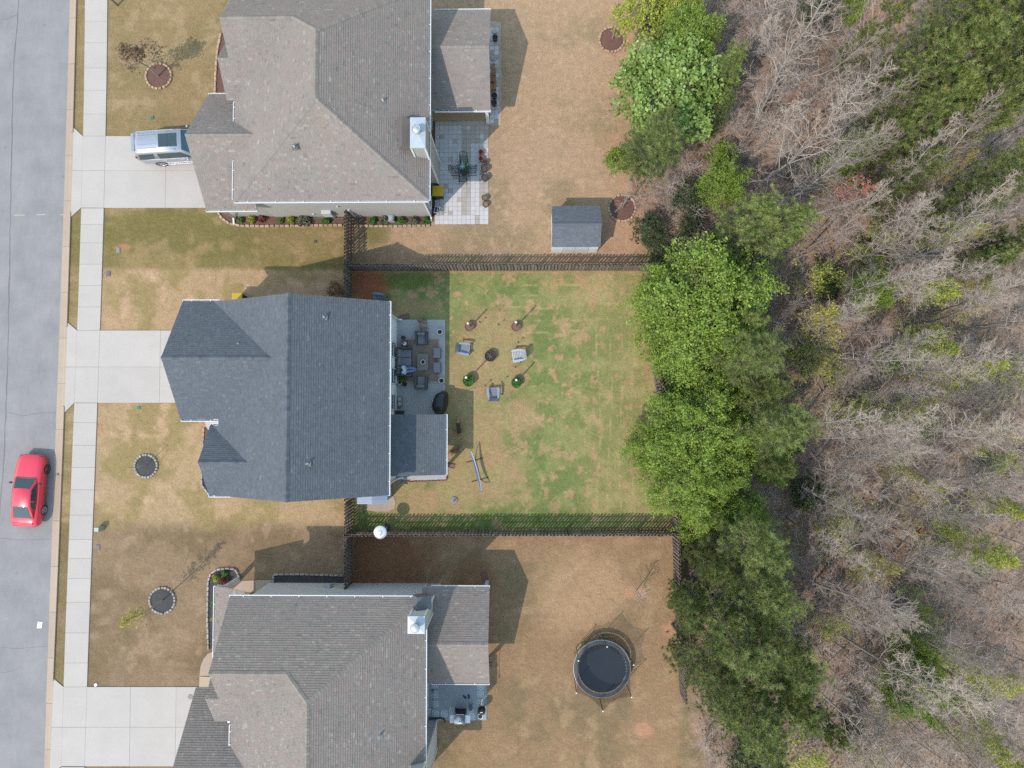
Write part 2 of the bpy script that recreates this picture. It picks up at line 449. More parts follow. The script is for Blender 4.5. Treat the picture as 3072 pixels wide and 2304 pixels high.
sp = nt.nodes.new('ShaderNodeTexNoise'); sp.inputs['Scale'].default_value = 1.3; sp.inputs['Detail'].default_value = 2
nt.links.new(pos, sp.inputs['Vector'])
spm = nt.nodes.new('ShaderNodeMapRange'); spm.inputs[1].default_value = .70; spm.inputs[2].default_value = .76; spm.inputs[4].default_value = .35
nt.links.new(sp.outputs['Fac'], spm.inputs[0])
col = mixc(nt, spm.outputs[0], col, tuple(sc(128, 131, 138)))
nt.links.new(col, b.inputs['Base Color']); b.inputs['Roughness'].default_value = .9; b.inputs['Specular IOR Level'].default_value = .3
bumpn(nt, b, noisen(nt, 60, 3, .8, pos), .35, .02)
M_ROAD = m
ys = list(range(-400, 2751, 70))
mb = MB()
for y0, y1 in zip(ys[:-1], ys[1:]):
    a = P(KL(y0), y0); c = P(KL(y1), y1)
    mb.add([(a[0]-11, a[1], .004), (c[0]-11, c[1], .004), (c[0], c[1], .004), (a[0], a[1], .004)], [(0, 1, 2, 3)])
road = mb.build('road', M_ROAD); tag(road, 'pale worn asphalt street', kind='structure')
# tar seams and cracks in the asphalt
M_TAR = mk('tar_seam', sc(128, 130, 138), .7, .2, 2, .2)
def seam(pts, wd, name='crack'):
    mb = MB(); pp = [Vector(P3(*p, .0075)) for p in pts]
    q = []
    for a, b_ in zip(pp[:-1], pp[1:]):
        for k in range(6):
            t = k/6; v = a.lerp(b_, t); q.append(v+Vector((random.gauss(0, .018), random.gauss(0, .018), 0)))
    q.append(pp[-1])
    L_, R_ = [], []
    for i, v in enumerate(q):
        d = (q[min(i+1, len(q)-1)]-q[max(i-1, 0)]).normalized(); n = Vector((-d.y, d.x, 0))*wd*random.uniform(.5, 1.2)/2
        L_.append(v+n); R_.append(v-n)
    mb.add(L_+R_, [(i+len(q), i+1+len(q), i+1, i) for i in range(len(q)-1)])
    o = mb.build(name, M_TAR, road); return o
seam([(58, -60), (57, 0), (50, 90), (42, 180), (38, 300), (34, 480), (30, 700), (28, 830), (24, 1050), (18, 1220), (10, 1400), (-4, 1560), (-20, 1750)], .07, 'seam')
seam([(10, 60), (52, 44)], .03); seam([(22, 1238), (70, 1248), (110, 1240), (170, 1236)], .03); seam([(0, 1615), (60, 1620), (150, 1618)], .03)
seam([(0, 1942), (50, 1946), (100, 1942), (146, 1938)], .035); seam([(0, 2020), (40, 2012), (60, 2000)], .03)
M_YEL = mk('faded_survey_paint', sc(214, 208, 190), .8, .2, 5, .3, 20)
mb = MB()
for x, y, dx in ((64, 644, 22), (122, 643, 26), (190, 643, 18), (48, 645, 10)):
    a = P(x-dx/2, y); c = P(x+dx/2, y+2.5)
    mb.add([(a[0], a[1], .009), (a[0], c[1], .009), (c[0], c[1], .009), (c[0], a[1], .009)], [(0, 1, 2, 3)])
mb.build('paint_mark', M_YEL, road)

# kerb and gutter, one piece between joints
kerb = thing('kerb', 'pinkish concrete kerb and gutter along the street', None); tag(kerb, kind='structure')
ky = [877+(k*137) for k in range(-10, 15)]
for y0, y1 in zip(ky[:-1], ky[1:]):
    mb = MB(); n = 4
    for k in range(n):
        a = y0+(y1-y0)*k/n+(.35 if k == 0 else 0); c = y0+(y1-y0)*(k+1)/n-(.35 if k == n-1 else 0)
        a0 = P(KL(a), a); a1 = P(KR(a), a); c0 = P(KL(c), c); c1 = P(KR(c), c)
        xg = .62                                           # gutter pan, then rolled kerb
        ag = (a0[0]*(1-xg)+a1[0]*xg, a0[1]); cg = (c0[0]*(1-xg)+c1[0]*xg, c0[1])
        ah = (a0[0]*.25+a1[0]*.75, a0[1]); ch = (c0[0]*.25+c1[0]*.75, c0[1])
        zt = .105
        drive = any(d0 < (a+c)/2 < d1 for d0, d1 in ((385, 648), (970, 1236), (2038, 2330)))
        if drive: zt = .05
        vs = []
        for q0, z in ((a0, .012), (ag, .02), (ah, zt-.01), (a1, zt), (a1, -.1)): vs.append((q0[0], q0[1], z))
        for q0, z in ((c0, .012), (cg, .02), (ch, zt-.01), (c1, zt), (c1, -.1)): vs.append((q0[0], q0[1], z))
        mb.add(vs, [(5+i, 6+i, 1+i, i) for i in range(4)])
    mb.build('kerb_stone', M_CONC2, kerb)
def slab(pxpoly, parent, mat=None, z=.05, name='slab', gap=.007, world=False):
    pts = [Vector((*p, 0)) if world else Vector((*P(*p), 0)) for p in pxpoly]
    cen = sum(pts, Vector())/len(pts)
    q = []
    for p in pts:
        d = cen-p; q.append(p+d.normalized()*gap*1.4)
    mb = MB(); mb.prism([(p.x, p.y) for p in q], -.08, z+random.uniform(-.003, .003))
    o = mb.build(name, mat or M_CONC, parent); return o
M_JOINT = mk('joint_soil', sc(150, 140, 128), .95, .2, 3, .3)
walk = thing('pavement', 'pale concrete pavement of square slabs beside the street', None); tag(walk, kind='structure')
jy = [-140, -70, 0, 65, 129, 205, 272, 343, 409]
segs = [jy, [625, 674, 729, 793, 857, 921, 991.5], [1209, 1268, 1336, 1402, 1469, 1545, 1618, 1675, 1735, 1806, 1898, 1988, 2060], [2300, 2370, 2440]]
for sg in segs:
    for a, c in zip(sg[:-1], sg[1:]):
        slab([(SL(a), a), (SL(c), c), (SR(c), c), (SR(a), a)], walk)
    mb = MB()
    for a, c in zip(sg[:-1], sg[1:]):
        mb.add([P3(SL(a)-.4, a, .02), P3(SL(c)-.4, c, .02), P3(SR(c)+.4, c, .02), P3(SR(a)+.4, a, .02)], [(0, 1, 2, 3)])
    mb.build('joint_bed', M_JOINT, walk)
def driveway(label, y0, y1, fl, xj, yj, xend, y_end0=None):
    d = thing('driveway', label, None); tag(d, kind='structure')
    ym = yj
    t0, t1 = fl
    slab([(KR(t0), t0), (KR(ym), ym), (SL(ym), ym), (SL(y0), y0)], d)
    slab([(KR(ym), ym), (KR(t1), t1), (SL(y1), y1), (SL(ym), ym)], d)
    for a, c in ((y0, ym), (ym, y1)):
        slab([(SL(a), a), (SL(c), c), (SR(c), c), (SR(a), a)], d)
        xs = [None]+list(xj)+[xend]
        for i in range(len(xs)-1):
            xa0 = SR(a) if xs[i] is None else xs[i]+3*(a-ym)/-200; xa1 = SR(c) if xs[i] is None else xs[i]-3*(c-ym)/200
            xb0 = xs[i+1]+3*(a-ym)/-200; xb1 = xs[i+1]-3*(c-ym)/200
            slab([(xa0, a), (xa1, c), (xb1, c), (xb0, a)], d)
    mb = MB(); mb.add([P3(KR(t0)+1, t0, .024), P3(KR(t1)+1, t1, .024), P3(SL(y1), y1-.5, .024), P3(xend-1, y1-.5, .024), P3(xend-1, y0+.5, .024), P3(SL(y0), y0+.5, .024)], [(0, 1, 2, 3, 4, 5)])
    mb.build('joint_bed', M_JOINT, d)
    return d
driveway('concrete driveway of the upper brown roofed house', 409, 624, (383, 651), [498], 512.5, 660)
driveway('concrete driveway of the middle slate roofed house', 991.5, 1208.5, (967, 1238), [481], 1101, 566)
driveway('wide concrete driveway of the lower brown roofed house', 2060, 2298, (2035, 2330), [391, 528], 2181, 640)
# ================================================================== houses
M_SH_G = shade_mat('brown_grey_shingle', [(0, sc(138, 135, 131)), (.3, sc(155, 152, 147)), (.5, sc(164, 160, 154)), (.66, sc(167, 154, 148)), (.82, sc(175, 173, 167)), (1, sc(188, 186, 180))], .92, .10)
M_SH_D = shade_mat('slate_shingle', [(0, sc(101, 110, 119)), (.4, sc(110, 120, 130)), (.75, sc(118, 129, 139)), (1, sc(137, 149, 160))], .92, .10)
M_SH_B = shade_mat('shed_shingle', [(0, sc(106, 114, 122)), (.5, sc(116, 125, 134)), (1, sc(132, 142, 152))], .9, .1)
M_CAP_G = mk('brown_grey_ridge_cap', sc(160, 156, 151), .92, .1, 2, .12, 40, .3, rnd=.12)
M_CAP_D = mk('slate_ridge_cap', sc(102, 112, 126), .92, .1, 2, .12, 40, .3, rnd=.2)
M_LEAD = mk('lead_flashing', (.10, .11, .12), .6, .1, 3, .1)
M_LEAF_DEBRIS = mk('gutter_leaves', sc(120, 95, 75), .95, .3, 5, .5, 25)

def clip_poly(poly, x0, x1, y0, y1):
    for ax, lim, keep in ((0, x0, 1), (0, x1, -1), (1, y0, 1), (1, y1, -1)):
        out = []
        n = len(poly)
        if n == 0: return out
        for i in range(n):
            a = poly[i]; b_ = poly[(i+1) % n]
            da = (a[ax]-lim)*keep; db = (b_[ax]-lim)*keep
            if da >= 0: out.append(a)
            if (da > 0 and db < 0) or (da < 0 and db > 0):
                t = da/(da-db); out.append((a[0]+(b_[0]-a[0])*t, a[1]+(b_[1]-a[1])*t))
        poly = out
    return poly

class Roof:
    """collects sloping planes of one house: deck boards with fascia, and every shingle tab above them"""
    def __init__(s, house, mat, cap, bright=.5):
        s.h = house; s.o = origin(house); s.deck = MB(s.o); s.mat = mat; s.cap = cap
        s.v = []; s.f = []; s.sh = []; s.caps = []; s.bright = bright
    def plane(s, pts, thick=.16, tabs=True):
        """pts: list of (x, y, z), planar, any winding"""
        p3 = [Vector(p) for p in pts]
        n = Vector()
        for i in range(len(p3)):
            a, b_ = p3[i], p3[(i+1) % len(p3)]
            n += Vector(((a.y-b_.y)*(a.z+b_.z), (a.z-b_.z)*(a.x+b_.x), (a.x-b_.x)*(a.y+b_.y)))
        n.normalize()
        if n.z < 0: n = -n; p3 = p3[::-1]
        # deck
        k = len(p3); dv = Vector((0, 0, -thick))
        s.deck.add(p3+[p+dv for p in p3], [tuple(range(k)), tuple(range(2*k-1, k-1, -1))]+[(i, k+i, k+(i+1) % k, (i+1) % k) for i in range(k)])
        if not tabs: return
        u = Vector((0, 0, 1)).cross(n).normalized(); v = n.cross(u)
        if v.z < 0: v = -v; u = -u
        o = p3[0]
        q = [((p-o).dot(u), (p-o).dot(v)) for p in p3]
        # shoelace orientation for clipping
        umin = min(a[0] for a in q); umax = max(a[0] for a in q); vmin = min(a[1] for a in q); vmax = max(a[1] for a in q)
        e = .135; th = .017
        row = 0; vv = vmin-.02
        q = [((a[0]), (a[1] if a[1] > vmin+1e-4 else a[1]-.02)) for a in q]
        while vv < vmax:
            uu = umin-random.uniform(0, .3)
            rowt = random.gauss(0, .02)
            while uu < umax:
                wd = random.choice((.11, .15, .19, .24, .3))
                c = clip_poly(q, uu+.004, uu+wd-.004, vv, vv+e)
                if len(c) >= 3:
                    b0 = len(s.v); hh = th*random.uniform(.75, 1.35)
                    lift = [.006+hh*(1-(a[1]-vv)/e) for a in c]
                    for a, l in zip(c, lift): s.v.append(o+u*a[0]+v*a[1]+n*l)
                    s.f.append(tuple(range(b0, b0+len(c))))
                    r = random.random()
                    sh = min(1, max(0, random.gauss(s.bright, .14)+rowt*.6+.10*(mnoise.noise((o.x+u.x*uu+v.x*vv, o.y+u.y*uu+v.y*vv, 3.1))))); s.sh.append(sh)
                    low = [i for i, a in enumerate(c) if abs(a[1]-vv) < 1e-6]
                    if len(low) == 2:
                        i0, i1 = low if (low[1]-low[0]) == 1 else (low[1], low[0])
                        b1 = len(s.v)
                        for i in (i0, i1): s.v.append(o+u*c[i][0]+v*c[i][1]-n*.004)
                        s.f.append((b0+i0, b1, b1+1, b0+i1)); s.sh.append(sh*.8)
                uu += wd
            vv += e; row += 1
    def ridge(s, a, b_, na, nb, lift=.03, wd=.15):
        """row of cap shingles from a (low end) to b; na / nb are the downhill horizontal directions of the two slopes with their pitch"""
        s.caps.append((Vector(a), Vector(b_), Vector(na), Vector(nb), lift, wd))
    def finish(s, name='roof'):
        deck = s.deck.build(name, M_FASCIA, s.h)
        me = bpy.data.meshes.new('shingles')
        o = Vector(s.o)
        me.from_pydata([tuple(v-o) for v in s.v], [], s.f); me.materials.append(s.mat)
        at = me.attributes.new('shade', 'FLOAT', 'FACE'); at.data.foreach_set('value', np.array(s.sh, np.float32))
        sh = inst('shingles', me, deck); tag(sh, kind='stuff')
        for a, b_, na, nb, lift, wd in s.caps:
            d = b_-a; L_ = d.length; d.normalize()
            n = max(1, int(L_/.21)); st = L_/n
            mb = MB()
            up = (na+nb); up = Vector((0, 0, 1))-d*d.z; up.normalize()
            da = (na-d*na.dot(d)).normalized()*wd; db = (nb-d*nb.dot(d)).normalized()*wd
            z0, z1 = lift+.012, lift
            ln = st*1.18
            vs = [up*z0+da*1.0, up*(z0+.014), up*z0+db*1.0, d*ln+up*z1+da, d*ln+up*(z1+.012), d*ln+up*z1+db]
            vs += [v-up*.03 for v in vs]
            mb.add(vs, [(0, 1, 4, 3), (1, 2, 5, 4), (6, 7, 1, 0), (7, 8, 2, 1), (0, 3, 9, 6), (8, 11, 5, 2)])
            cme = mb.mesh('ridge_cap', s.cap)
            for k in range(n):
                inst('ridge_cap', cme, deck, a+d*(k*st)-o+up*random.uniform(0, .004))
        return deck
def zplane(p0, dirn, z0, k):
    """height function of a slope rising with slope k along dirn from point p0"""
    return lambda x, y: z0+k*((x-p0[0])*dirn[0]+(y-p0[1])*dirn[1])
M_FASCIA = mk('fascia_paint', (.5, .5, .49), .6, .06, 2, .04)

def gutter(house, a, b_, out, z, name='gutter', leaves=True):
    """open trough along the eave from a to b, hanging on its outer side"""
    o = origin(house); a = Vector((*a, z)); b_ = Vector((*b_, z)); out = Vector((*out, 0)); d = (b_-a).normalized()
    mb = MB(o)
    mb.bar(a+out*.135+Vector((0, 0, -.03)), b_+out*.135+Vector((0, 0, -.03)), .12, .05, up=(0, 0, 1)) if False else None
    def bx(p, q, wd, ht):
        c = (p+q)/2; ang = math.atan2(d.y, d.x); mb.box(c, ((q-p).length, wd, ht), rz=ang)
    bx(a+out*.115+Vector((0, 0, -.05)), b_+out*.115+Vector((0, 0, -.05)), .035, .13)
    bx(a+out*.055+Vector((0, 0, -.11)), b_+out*.055+Vector((0, 0, -.11)), .085, .015)
    for q in (a, b_): mb.box(q+out*.065+Vector((0, 0, -.05)), (.03 if abs(d.x) > .5 else .13, .13 if abs(d.x) > .5 else .03, .13))
    g = mb.build(name, M_WHITE, house)
    n = max(2, int((b_-a).length/1.5)); mb2 = MB(o)
    for k in range(n):
        p = a+(b_-a)*((k+.5)/n); mb2.bar(p+Vector((0, 0, .012)), p+out*.13+Vector((0, 0, .012)), .04, .02)
    mb2.build('bracket', M_WHITE, g)
    return g
def window_on(house, c, nrm, wd, ht, panes=2):
    """window with frame, panes and sill in a wall; c = centre on wall face, nrm = outward axis (x or y)"""
    o = origin(house); nx, ny = nrm
    fr = MB(o); t = .07
    def bx(mb, du, dz, su, sz, depth, off):
        cx = c[0]+nx*off+(du if ny else 0); cy = c[1]+ny*off+(du if nx else 0)
        mb.box((cx, cy, c[2]+dz), (depth if nx else su, su if nx else depth, sz))
    for du in (-wd/2-t/2, wd/2+t/2): bx(fr, du, 0, t, ht+2*t, .09, .03)
    bx(fr, 0, ht/2+t/2, wd, t, .09, .03); bx(fr, 0, -ht/2-t/2, wd, t, .11, .04)
    bx(fr, 0, 0, wd, .05, .05, .035)
    f = fr.build('window', M_WHITE, house)
    for k in (0, 1):
        g = MB(o); bx(g, 0, (ht/4+.012)*(1 if k else -1), wd, ht/2-.03, .02, .02 if k else .012); g.build('pane', M_GLASS, f)
    return f
def siding_wall(house, boxes, mat, name='wall'):
    mb = MB(origin(house))
    for (x0, x1, y0, y1, z1) in boxes: mb.box(((x0+x1)/2, (y0+y1)/2, (z1-.3)/2), (x1-x0, y1-y0, z1+.3))
    return mb.build(name, mat, house)
def lap_boards(house, wall, x0, x1, y, ny, z0, z1, mat, axis='x', step=.19):
    """horizontal lap boards on a visible wall face, each board tilted so its lower edge stands proud"""
    n = int((z1-z0)/step)
    mb = MB()
    L_ = x1-x0
    if axis == 'x':
        s_ = ny; mb.add([(-L_/2, 0, 0), (L_/2, 0, 0), (L_/2, 0, step), (-L_/2, 0, step), (-L_/2, .022*s_, 0), (L_/2, .022*s_, 0), (L_/2, .006*s_, step), (-L_/2, .006*s_, step)], [(4, 5, 6, 7), (0, 1, 5, 4), (0, 4, 7, 3), (1, 2, 6, 5), (3, 7, 6, 2)])
    else:
        s_ = ny; mb.add([(0, -L_/2, 0), (0, L_/2, 0), (0, L_/2, step), (0, -L_/2, step), (.022*s_, -L_/2, 0), (.022*s_, L_/2, 0), (.006*s_, L_/2, step), (.006*s_, -L_/2, step)], [(4, 5, 6, 7), (0, 1, 5, 4), (0, 4, 7, 3), (1, 2, 6, 5), (3, 7, 6, 2)])
    me = mb.mesh('siding_board', mat); o = origin(house)
    for k in range(n):
        c = ((x0+x1)/2-o[0], y-o[1], z0+k*step) if axis == 'x' else (y-o[0], (x0+x1)/2-o[1], z0+k*step)
        inst('siding_board', me, wall, c)
def vent(house, deck, px, py, z, h=.35):
    o = origin(house); x, y = P(px, py, z+h*.5)
    mb = MB(o); mb.cyl((x, y, z-.25), .05, h+.25, 10); v = mb.build('vent_pipe', M_WHITE, deck)
    mb = MB(o); mb.cyl((x, y, z-.1), .11, .14, 12, r2=.07); mb.box((x, y, z-.04), (.34, .34, .05)); mb.build('flashing', M_LEAD, v)
    mb = MB(o); mb.cyl((x, y, z+h-.004), .042, .006, 10); mb.build('pipe_mouth', M_BLACK, v)
def downspout(house, pts, name='downspout', mat=None, r=.045):
    mb = MB(origin(house))
    for a, b_ in zip(pts[:-1], pts[1:]): mb.bar(a, b_, r*2, r*1.6)
    return mb.build(name, mat or M_WHITE, house)
def gable_fill(house, axis, c, lo, hi, ze, zp, mat, th=.12):
    """triangular wall under a gable: axis 'x' means the gable plane is x = c, spanning y lo..hi"""
    mid = (lo+hi)/2; mb = MB(origin(house)); vs = []
    for o_ in (-th/2, th/2):
        for a, z in ((lo, ze), (hi, ze), (mid, zp)): vs.append((c+o_, a, z) if axis == 'x' else (a, c+o_, z))
    mb.add(vs, [(0, 2, 1), (3, 4, 5), (0, 1, 4, 3), (1, 2, 5, 4), (2, 0, 3, 5)])
    mb.build('gable_wall', mat, house)
def gable_to_left(rf, xf, yc, hw, ze, zp, main, xL, hwp=None, wallx=None):
    """gable roof running left from the main slope; main(x, y) is the main slope's height, xL its eave; returns ridge end"""
    k = (zp-ze)/hw; hw0 = hw
    xi = xL
    while main(xi, yc) < zp and xi < xL+8: xi += .01
    for s_ in (1, -1):
        hw = hwp if (hwp and s_ > 0) else hw0
        if ze >= main(xL, yc)-.1:      # eaves at the same height: plain valley
            rf.plane([(xf, yc+s_*hw, ze), (xf, yc, zp), (xi, yc, zp), (xL, yc+s_*hw, ze)])
        else:                           # lower eave: slope passes under the main eave to the wall
            zm = main(xL, yc); yv = yc+s_*(zp-zm)/k; wx = wallx
            rf.plane([(xf, yc+s_*hw, ze), (xf, yc, zp), (xi, yc, zp), (xL, yv, zm), (wx, yv+s_*.3, zm-.3*k), (wx, yc+s_*hw, ze)])
    rf.ridge((xf, yc, zp), (xi-.05, yc, zp), (0, 1, -k), (0, -1, -k))
    return xi, k

def hip_house(name, label, mir, E):
    """two-storey hipped house with front cross gables; mir = +1 for the upper house, -1 for its mirrored twin. E: measured extents (m)"""
    root = thing(name, label, 'house', ((E['xL']+E['xR'])/2, (E['yA']+E['yB'])/2, 0))
    rf = Roof(root, M_SH_G, M_CAP_G, .52)
    ze, zr = 5.5, 9.0
    xL, xR, yA, yB, xr, ra, rb = (E[k] for k in ('xL', 'xR', 'yA', 'yB', 'xr', 'ra', 'rb'))   # yA: eave nearest the middle lot
    A, B, C_, D = (xL, yA, ze), (xR, yA, ze), (xR, yB, ze), (xL, yB, ze)
    Ra, Rb = (xr, ra, zr), (xr, rb, zr)
    kR = (zr-ze)/(xR-xr); kL = (zr-ze)/(xr-xL); kA = (zr-ze)/abs(ra-yA); kB = (zr-ze)/abs(rb-yB)
    rf.plane([B, C_, Rb, Ra]); rf.plane([A, B, Ra]); rf.plane([C_, D, Rb])
    rf.plane([D, A, Ra, Rb])
    m = mir
    rf.ridge(Ra, Rb, (-1, 0, -kL), (1, 0, -kR))
    tg = (E['uzp']-ze)/(zr-ze); up_ = lambda a, b_: tuple(a[i]+(b_[i]-a[i])*tg for i in range(3))
    A_, D_ = (A, up_(D, Rb)) if mir > 0 else (up_(A, Ra), D)          # the cross gable covers the foot of one hip
    rf.ridge(B, Ra, (1, 0, -kR), (0, -m, -kA)); rf.ridge(A_, Ra, (-1, 0, -kL), (0, -m, -kA))
    rf.ridge(C_, Rb, (1, 0, -kR), (0, m, -kB)); rf.ridge(D_, Rb, (-1, 0, -kL), (0, m, -kB))
    main = lambda x, y: ze+kL*(x-xL)
    wx = xL+.5
    gable_to_left(rf, E['gx'], E['gy'], E['ghw'], 3.5, E['gzp'], main, xL, wallx=wx)
    gable_to_left(rf, E['ux'], E['uy'], E['uhw'], ze, E['uzp'], main, xL, hwp=E['uhp'])
    # small entry gable on the front gable's lower slope
    ku = (E['uzp']-ze)/E['uhw']; ylow = E['uy']-E['uhw']; ezp = 6.5
    for _ in range(4):
        ex, ey = P(*E['epx'], ezp); ezp = ze+ku*(ey-ylow)
    xe2 = E['ux']+.03; hb = (ey-ylow)*.7
    rf.plane([(ex, ylow, ze), (ex, ey, ezp), (xe2, ey, ezp), (xe2, ylow, ze)])
    rf.plane([(ex, ey, ezp), (ex, ey+hb, ezp-ku*hb), (xe2+.3, ey+hb, ezp-ku*hb), (xe2+.3, ey, ezp)])
    # rear porch roof: low gable running right
    pr, pa, pb = E['pr'], E['pa'], E['pb']; pm = (pa+pb)/2; zp, ze2 = 4.6, 2.9
    wR = xR-.55
    rf.plane([(wR, pa, ze2), (pr, pa, ze2), (pr, pm, zp), (wR, pm, zp)]); rf.plane([(wR, pb, ze2), (pr, pb, ze2), (pr, pm, zp), (wR, pm, zp)])
    kp = (zp-ze2)/abs(pm-pa)
    rf.ridge((pr, pm, zp), (wR, pm, zp), (0, 1, -kp), (0, -1, -kp))
    deck = rf.finish()
    # walls
    wmat = E['wall']
    ov = .52
    x0, x1 = xL+ov, xR-ov; ya, yb = yA+m*ov, yB-m*ov
    Wl = siding_wall(root, [(x0, x1, min(ya, yb), max(ya, yb), 5.5)], wmat)
    gy0, gy1 = E['gy']-E['ghw']+ov, E['gy']+E['ghw']-ov
    siding_wall(root, [(E['gx']+.35, x0-.01, gy0, gy1, 3.5)], wmat, 'garage_wall')
    gable_fill(root, 'x', E['gx']+.42, gy0-.1, gy1+.1, 3.5, E['gzp']-.35, wmat)
    uy0, uy1 = E['uy']-E['uhw']+ov, E['uy']+E['uhp']-ov
    siding_wall(root, [(E['ux']+.35, x0-.012, uy0, uy1, 5.5)], wmat, 'front_wall')
    gable_fill(root, 'x', E['ux']+.42, uy0-.1, uy1+.1, 5.5, E['uzp']-.35, wmat)
    # garage door
    mb = MB(origin(root))
    dy = (gy1-gy0)*.8
    for k in range(4): mb.box((E['gx']+.33, E['gy'], .32+k*.55), (.04, dy, .53))
    mb.build('garage_door', M_WHITE, root)
    # rear porch posts, slab and beam
    for yy in (pa+m*.35, pb-m*.35): MB(origin(root)).box((pr-.3, yy, 1.4), (.2, .2, 2.8)).build('porch_post', M_WHITE, root)
    mb = MB(origin(root)); mb.box((pr-.3, pm, 2.72), (.2, abs(pb-pa)-.6, .25)); mb.build('porch_beam', M_WHITE, root)
    # gutters
    gutter(root, (xR, min(yA, yB)), (xR, max(yA, yB)), (1, 0), ze-.02)
    gutter(root, (E['gutA0'], yA), (xR, yA), (0, -m), ze-.02)
    gutter(root, (wR+.6, pa), (pr, pa), (0, -m), ze2-.02); gutter(root, (wR+.6, pb), (pr, pb), (0, m), ze2-.02)
    return root, deck, dict(x0=x0, x1=x1, ya=ya, yb=yb, wall=Wl, kR=kR, kL=kL, kA=kA, wR=wR)

# ------------------------------------------------ upper house
def xz(px, py, z): return P(px, py, z)[0]
def yz(px, py, z): return P(px, py, z)[1]
E1 = dict(xL=xz(704, 450, 5.5), xR=xz(1285.5, 300, 5.5), yA=yz(990, 601, 5.5), xr=xz(947, 190, 9), ra=yz(949, 294, 9), rb=yz(945, 88, 9),
          gx=xz(621, 460, 3.5), gy=yz(640, 403, 6.35), gzp=6.35, ux=xz(655, 44, 8.2), uy=yz(760, 46, 8.2), uzp=8.2,
          epx=(652, 174), pr=xz(1471.5, 180, 2.9), pa=yz(1380, 329, 2.9), pb=yz(1380, 32, 2.9), wall=M_SIDE1)
E1['yB'] = E1['rb']+(E1['ra']-E1['yA'])
E1['ghw'] = abs(E1['gy']-yz(640, 629, 3.5)); E1['uhw'] = abs(E1['uy']-yz(690, 297, 5.5)); E1['gutA0'] = E1['xL']
E1['uhp'] = E1['yB']-E1['uy']; E1['uzp'] = 5.5+3.5/(E1['yB']-E1['rb'])*E1['uhp']
H1, D1, W1 = hip_house('brown_roofed_house', 'two storey greige house with brown grey hipped roof at top, silver car at its garage', 1, E1)
# pent strip where the garage roof carries on below the main eave
rf = Roof(H1, M_SH_G, M_CAP_G, .52); kk = (E1['gzp']-3.5)/E1['ghw']; yb_ = E1['gy']-E1['ghw']; xe_ = xz(771, 630, 3.5)
rf.plane([(E1['xL']+.5, yb_, 3.5), (xe_, yb_, 3.5), (xe_, W1['ya']+.02, 3.5+kk*(W1['ya']+.02-yb_)), (E1['xL']+.5, W1['ya']+.02, 3.5+kk*(W1['ya']+.02-yb_))]); rf.finish('pent_roof')
gutter(H1, (E1['gx'], yb_), (xe_, yb_), (0, -1), 3.48); gutter(H1, (E1['gx']+.05, E1['gy']+E1['ghw']), (E1['xL']+.4, E1['gy']+E1['ghw']), (0, 1), 3.48)
gutter(H1, (E1['xL'], yz(704, 598, 5.5)), (E1['xL'], yz(704, 482, 5.5)), (-1, 0), 5.48); gutter(H1, (E1['xL'], yz(706, 372, 5.5)), (E1['xL'], yz(706, 305, 5.5)), (-1, 0), 5.48)
lap_boards(H1, W1['wall'], W1['x0'], W1['x1'], W1['ya'], -1, .25, 5.45, M_SIDE1)
lap_boards(H1, W1['wall'], W1['ya'], min(W1['yb'], W1['ya']+11), W1['x1'], 1, .25, 5.45, M_SIDE1, axis='y')
for px, py, wd in ((899, 604, 1.0), (1109, 606, 1.0)): window_on(H1, (xz(px, py, 5.0), W1['ya'], 4.55), (0, -1), wd, 1.1)
window_on(H1, (W1['x1'], yz(1292, 593, 1.6), 1.5), (1, 0), 1.0, 1.5)
window_on(H1, (W1['x1'], yz(1294, 352, 1.5), 1.5), (1, 0), .95, 1.6)
downspout(H1, [(W1['x1']-.02, W1['ya']-.10, 5.3), (W1['x1']-.02, W1['ya']-.10, .2), (W1['x1'], W1['ya']-.4, .12)])
downspout(H1, [(xz(667, 632, 3.3), yb_-.05, 3.3), (xz(700, 668, .3), W1['ya']-.08, .3), (xz(700, 672, .2), W1['ya']-.5, .1)])
downspout(H1, [(E1['xL']+.9, E1['yA']-.05, 5.35), (E1['xL']+1.15, W1['ya']-.1, 4.9), (E1['xL']+1.15, W1['ya']-.12, 4.15)])
vent(H1, D1, 1148, 299, 5.5+W1['kR']*(E1['xR']-xz(1148, 299, 7.4))); vent(H1, D1, 881, 437, 7.6)
def chimney(house, x0, x1, y0, y1, zt, mat, flip, deep=None):
    o = origin(house)
    mb = MB(o); mb.box(((x0+x1)/2, (y0+y1)/2, zt/2-.1), (x1-x0, y1-y0, zt)); c = mb.build('chimney', mat, house)
    mb = MB(o)
    for xx in (x0, x1):
        for yy in (y0, y1): mb.box((xx, yy, zt/2), (.10, .10, zt-.2))
    mb.build('corner_trim', M_WHITE, c)
    mb = MB(o); mb.box(((x0+x1)/2, (y0+y1)/2, zt-.06), (x1-x0+.12, y1-y0+.12, .08)); cx, cy = (x0+x1)/2, (y0+y1)/2
    mb.prism([(x0-.05, y0-.05), (x1+.05, y0-.05), (x1+.05, y1+.05), (x0-.05, y1+.05)], zt-.02, zt+.02)
    mb.add([(x0-.05, y0-.05, zt+.021), (x1+.05, y0-.05, zt+.021), (x1+.05, y1+.05, zt+.021), (x0-.05, y1+.05, zt+.021), (cx, cy, zt+.1)], [(0, 1, 4), (1, 2, 4), (2, 3, 4), (3, 0, 4)])
    mb.build('chase_cover', M_GALV, c)
    mb = MB(o); mb.smooth = True; mb.lathe([(.17, .02), (.17, .34), (.13, .36), (.13, .44), (.25, .46), (.26, .5), (.22, .56), (.1, .6), (.01, .61)], 20, (cx, cy+flip*.1, zt)); mb.build('flue_cap', M_STEEL, c)
    return c
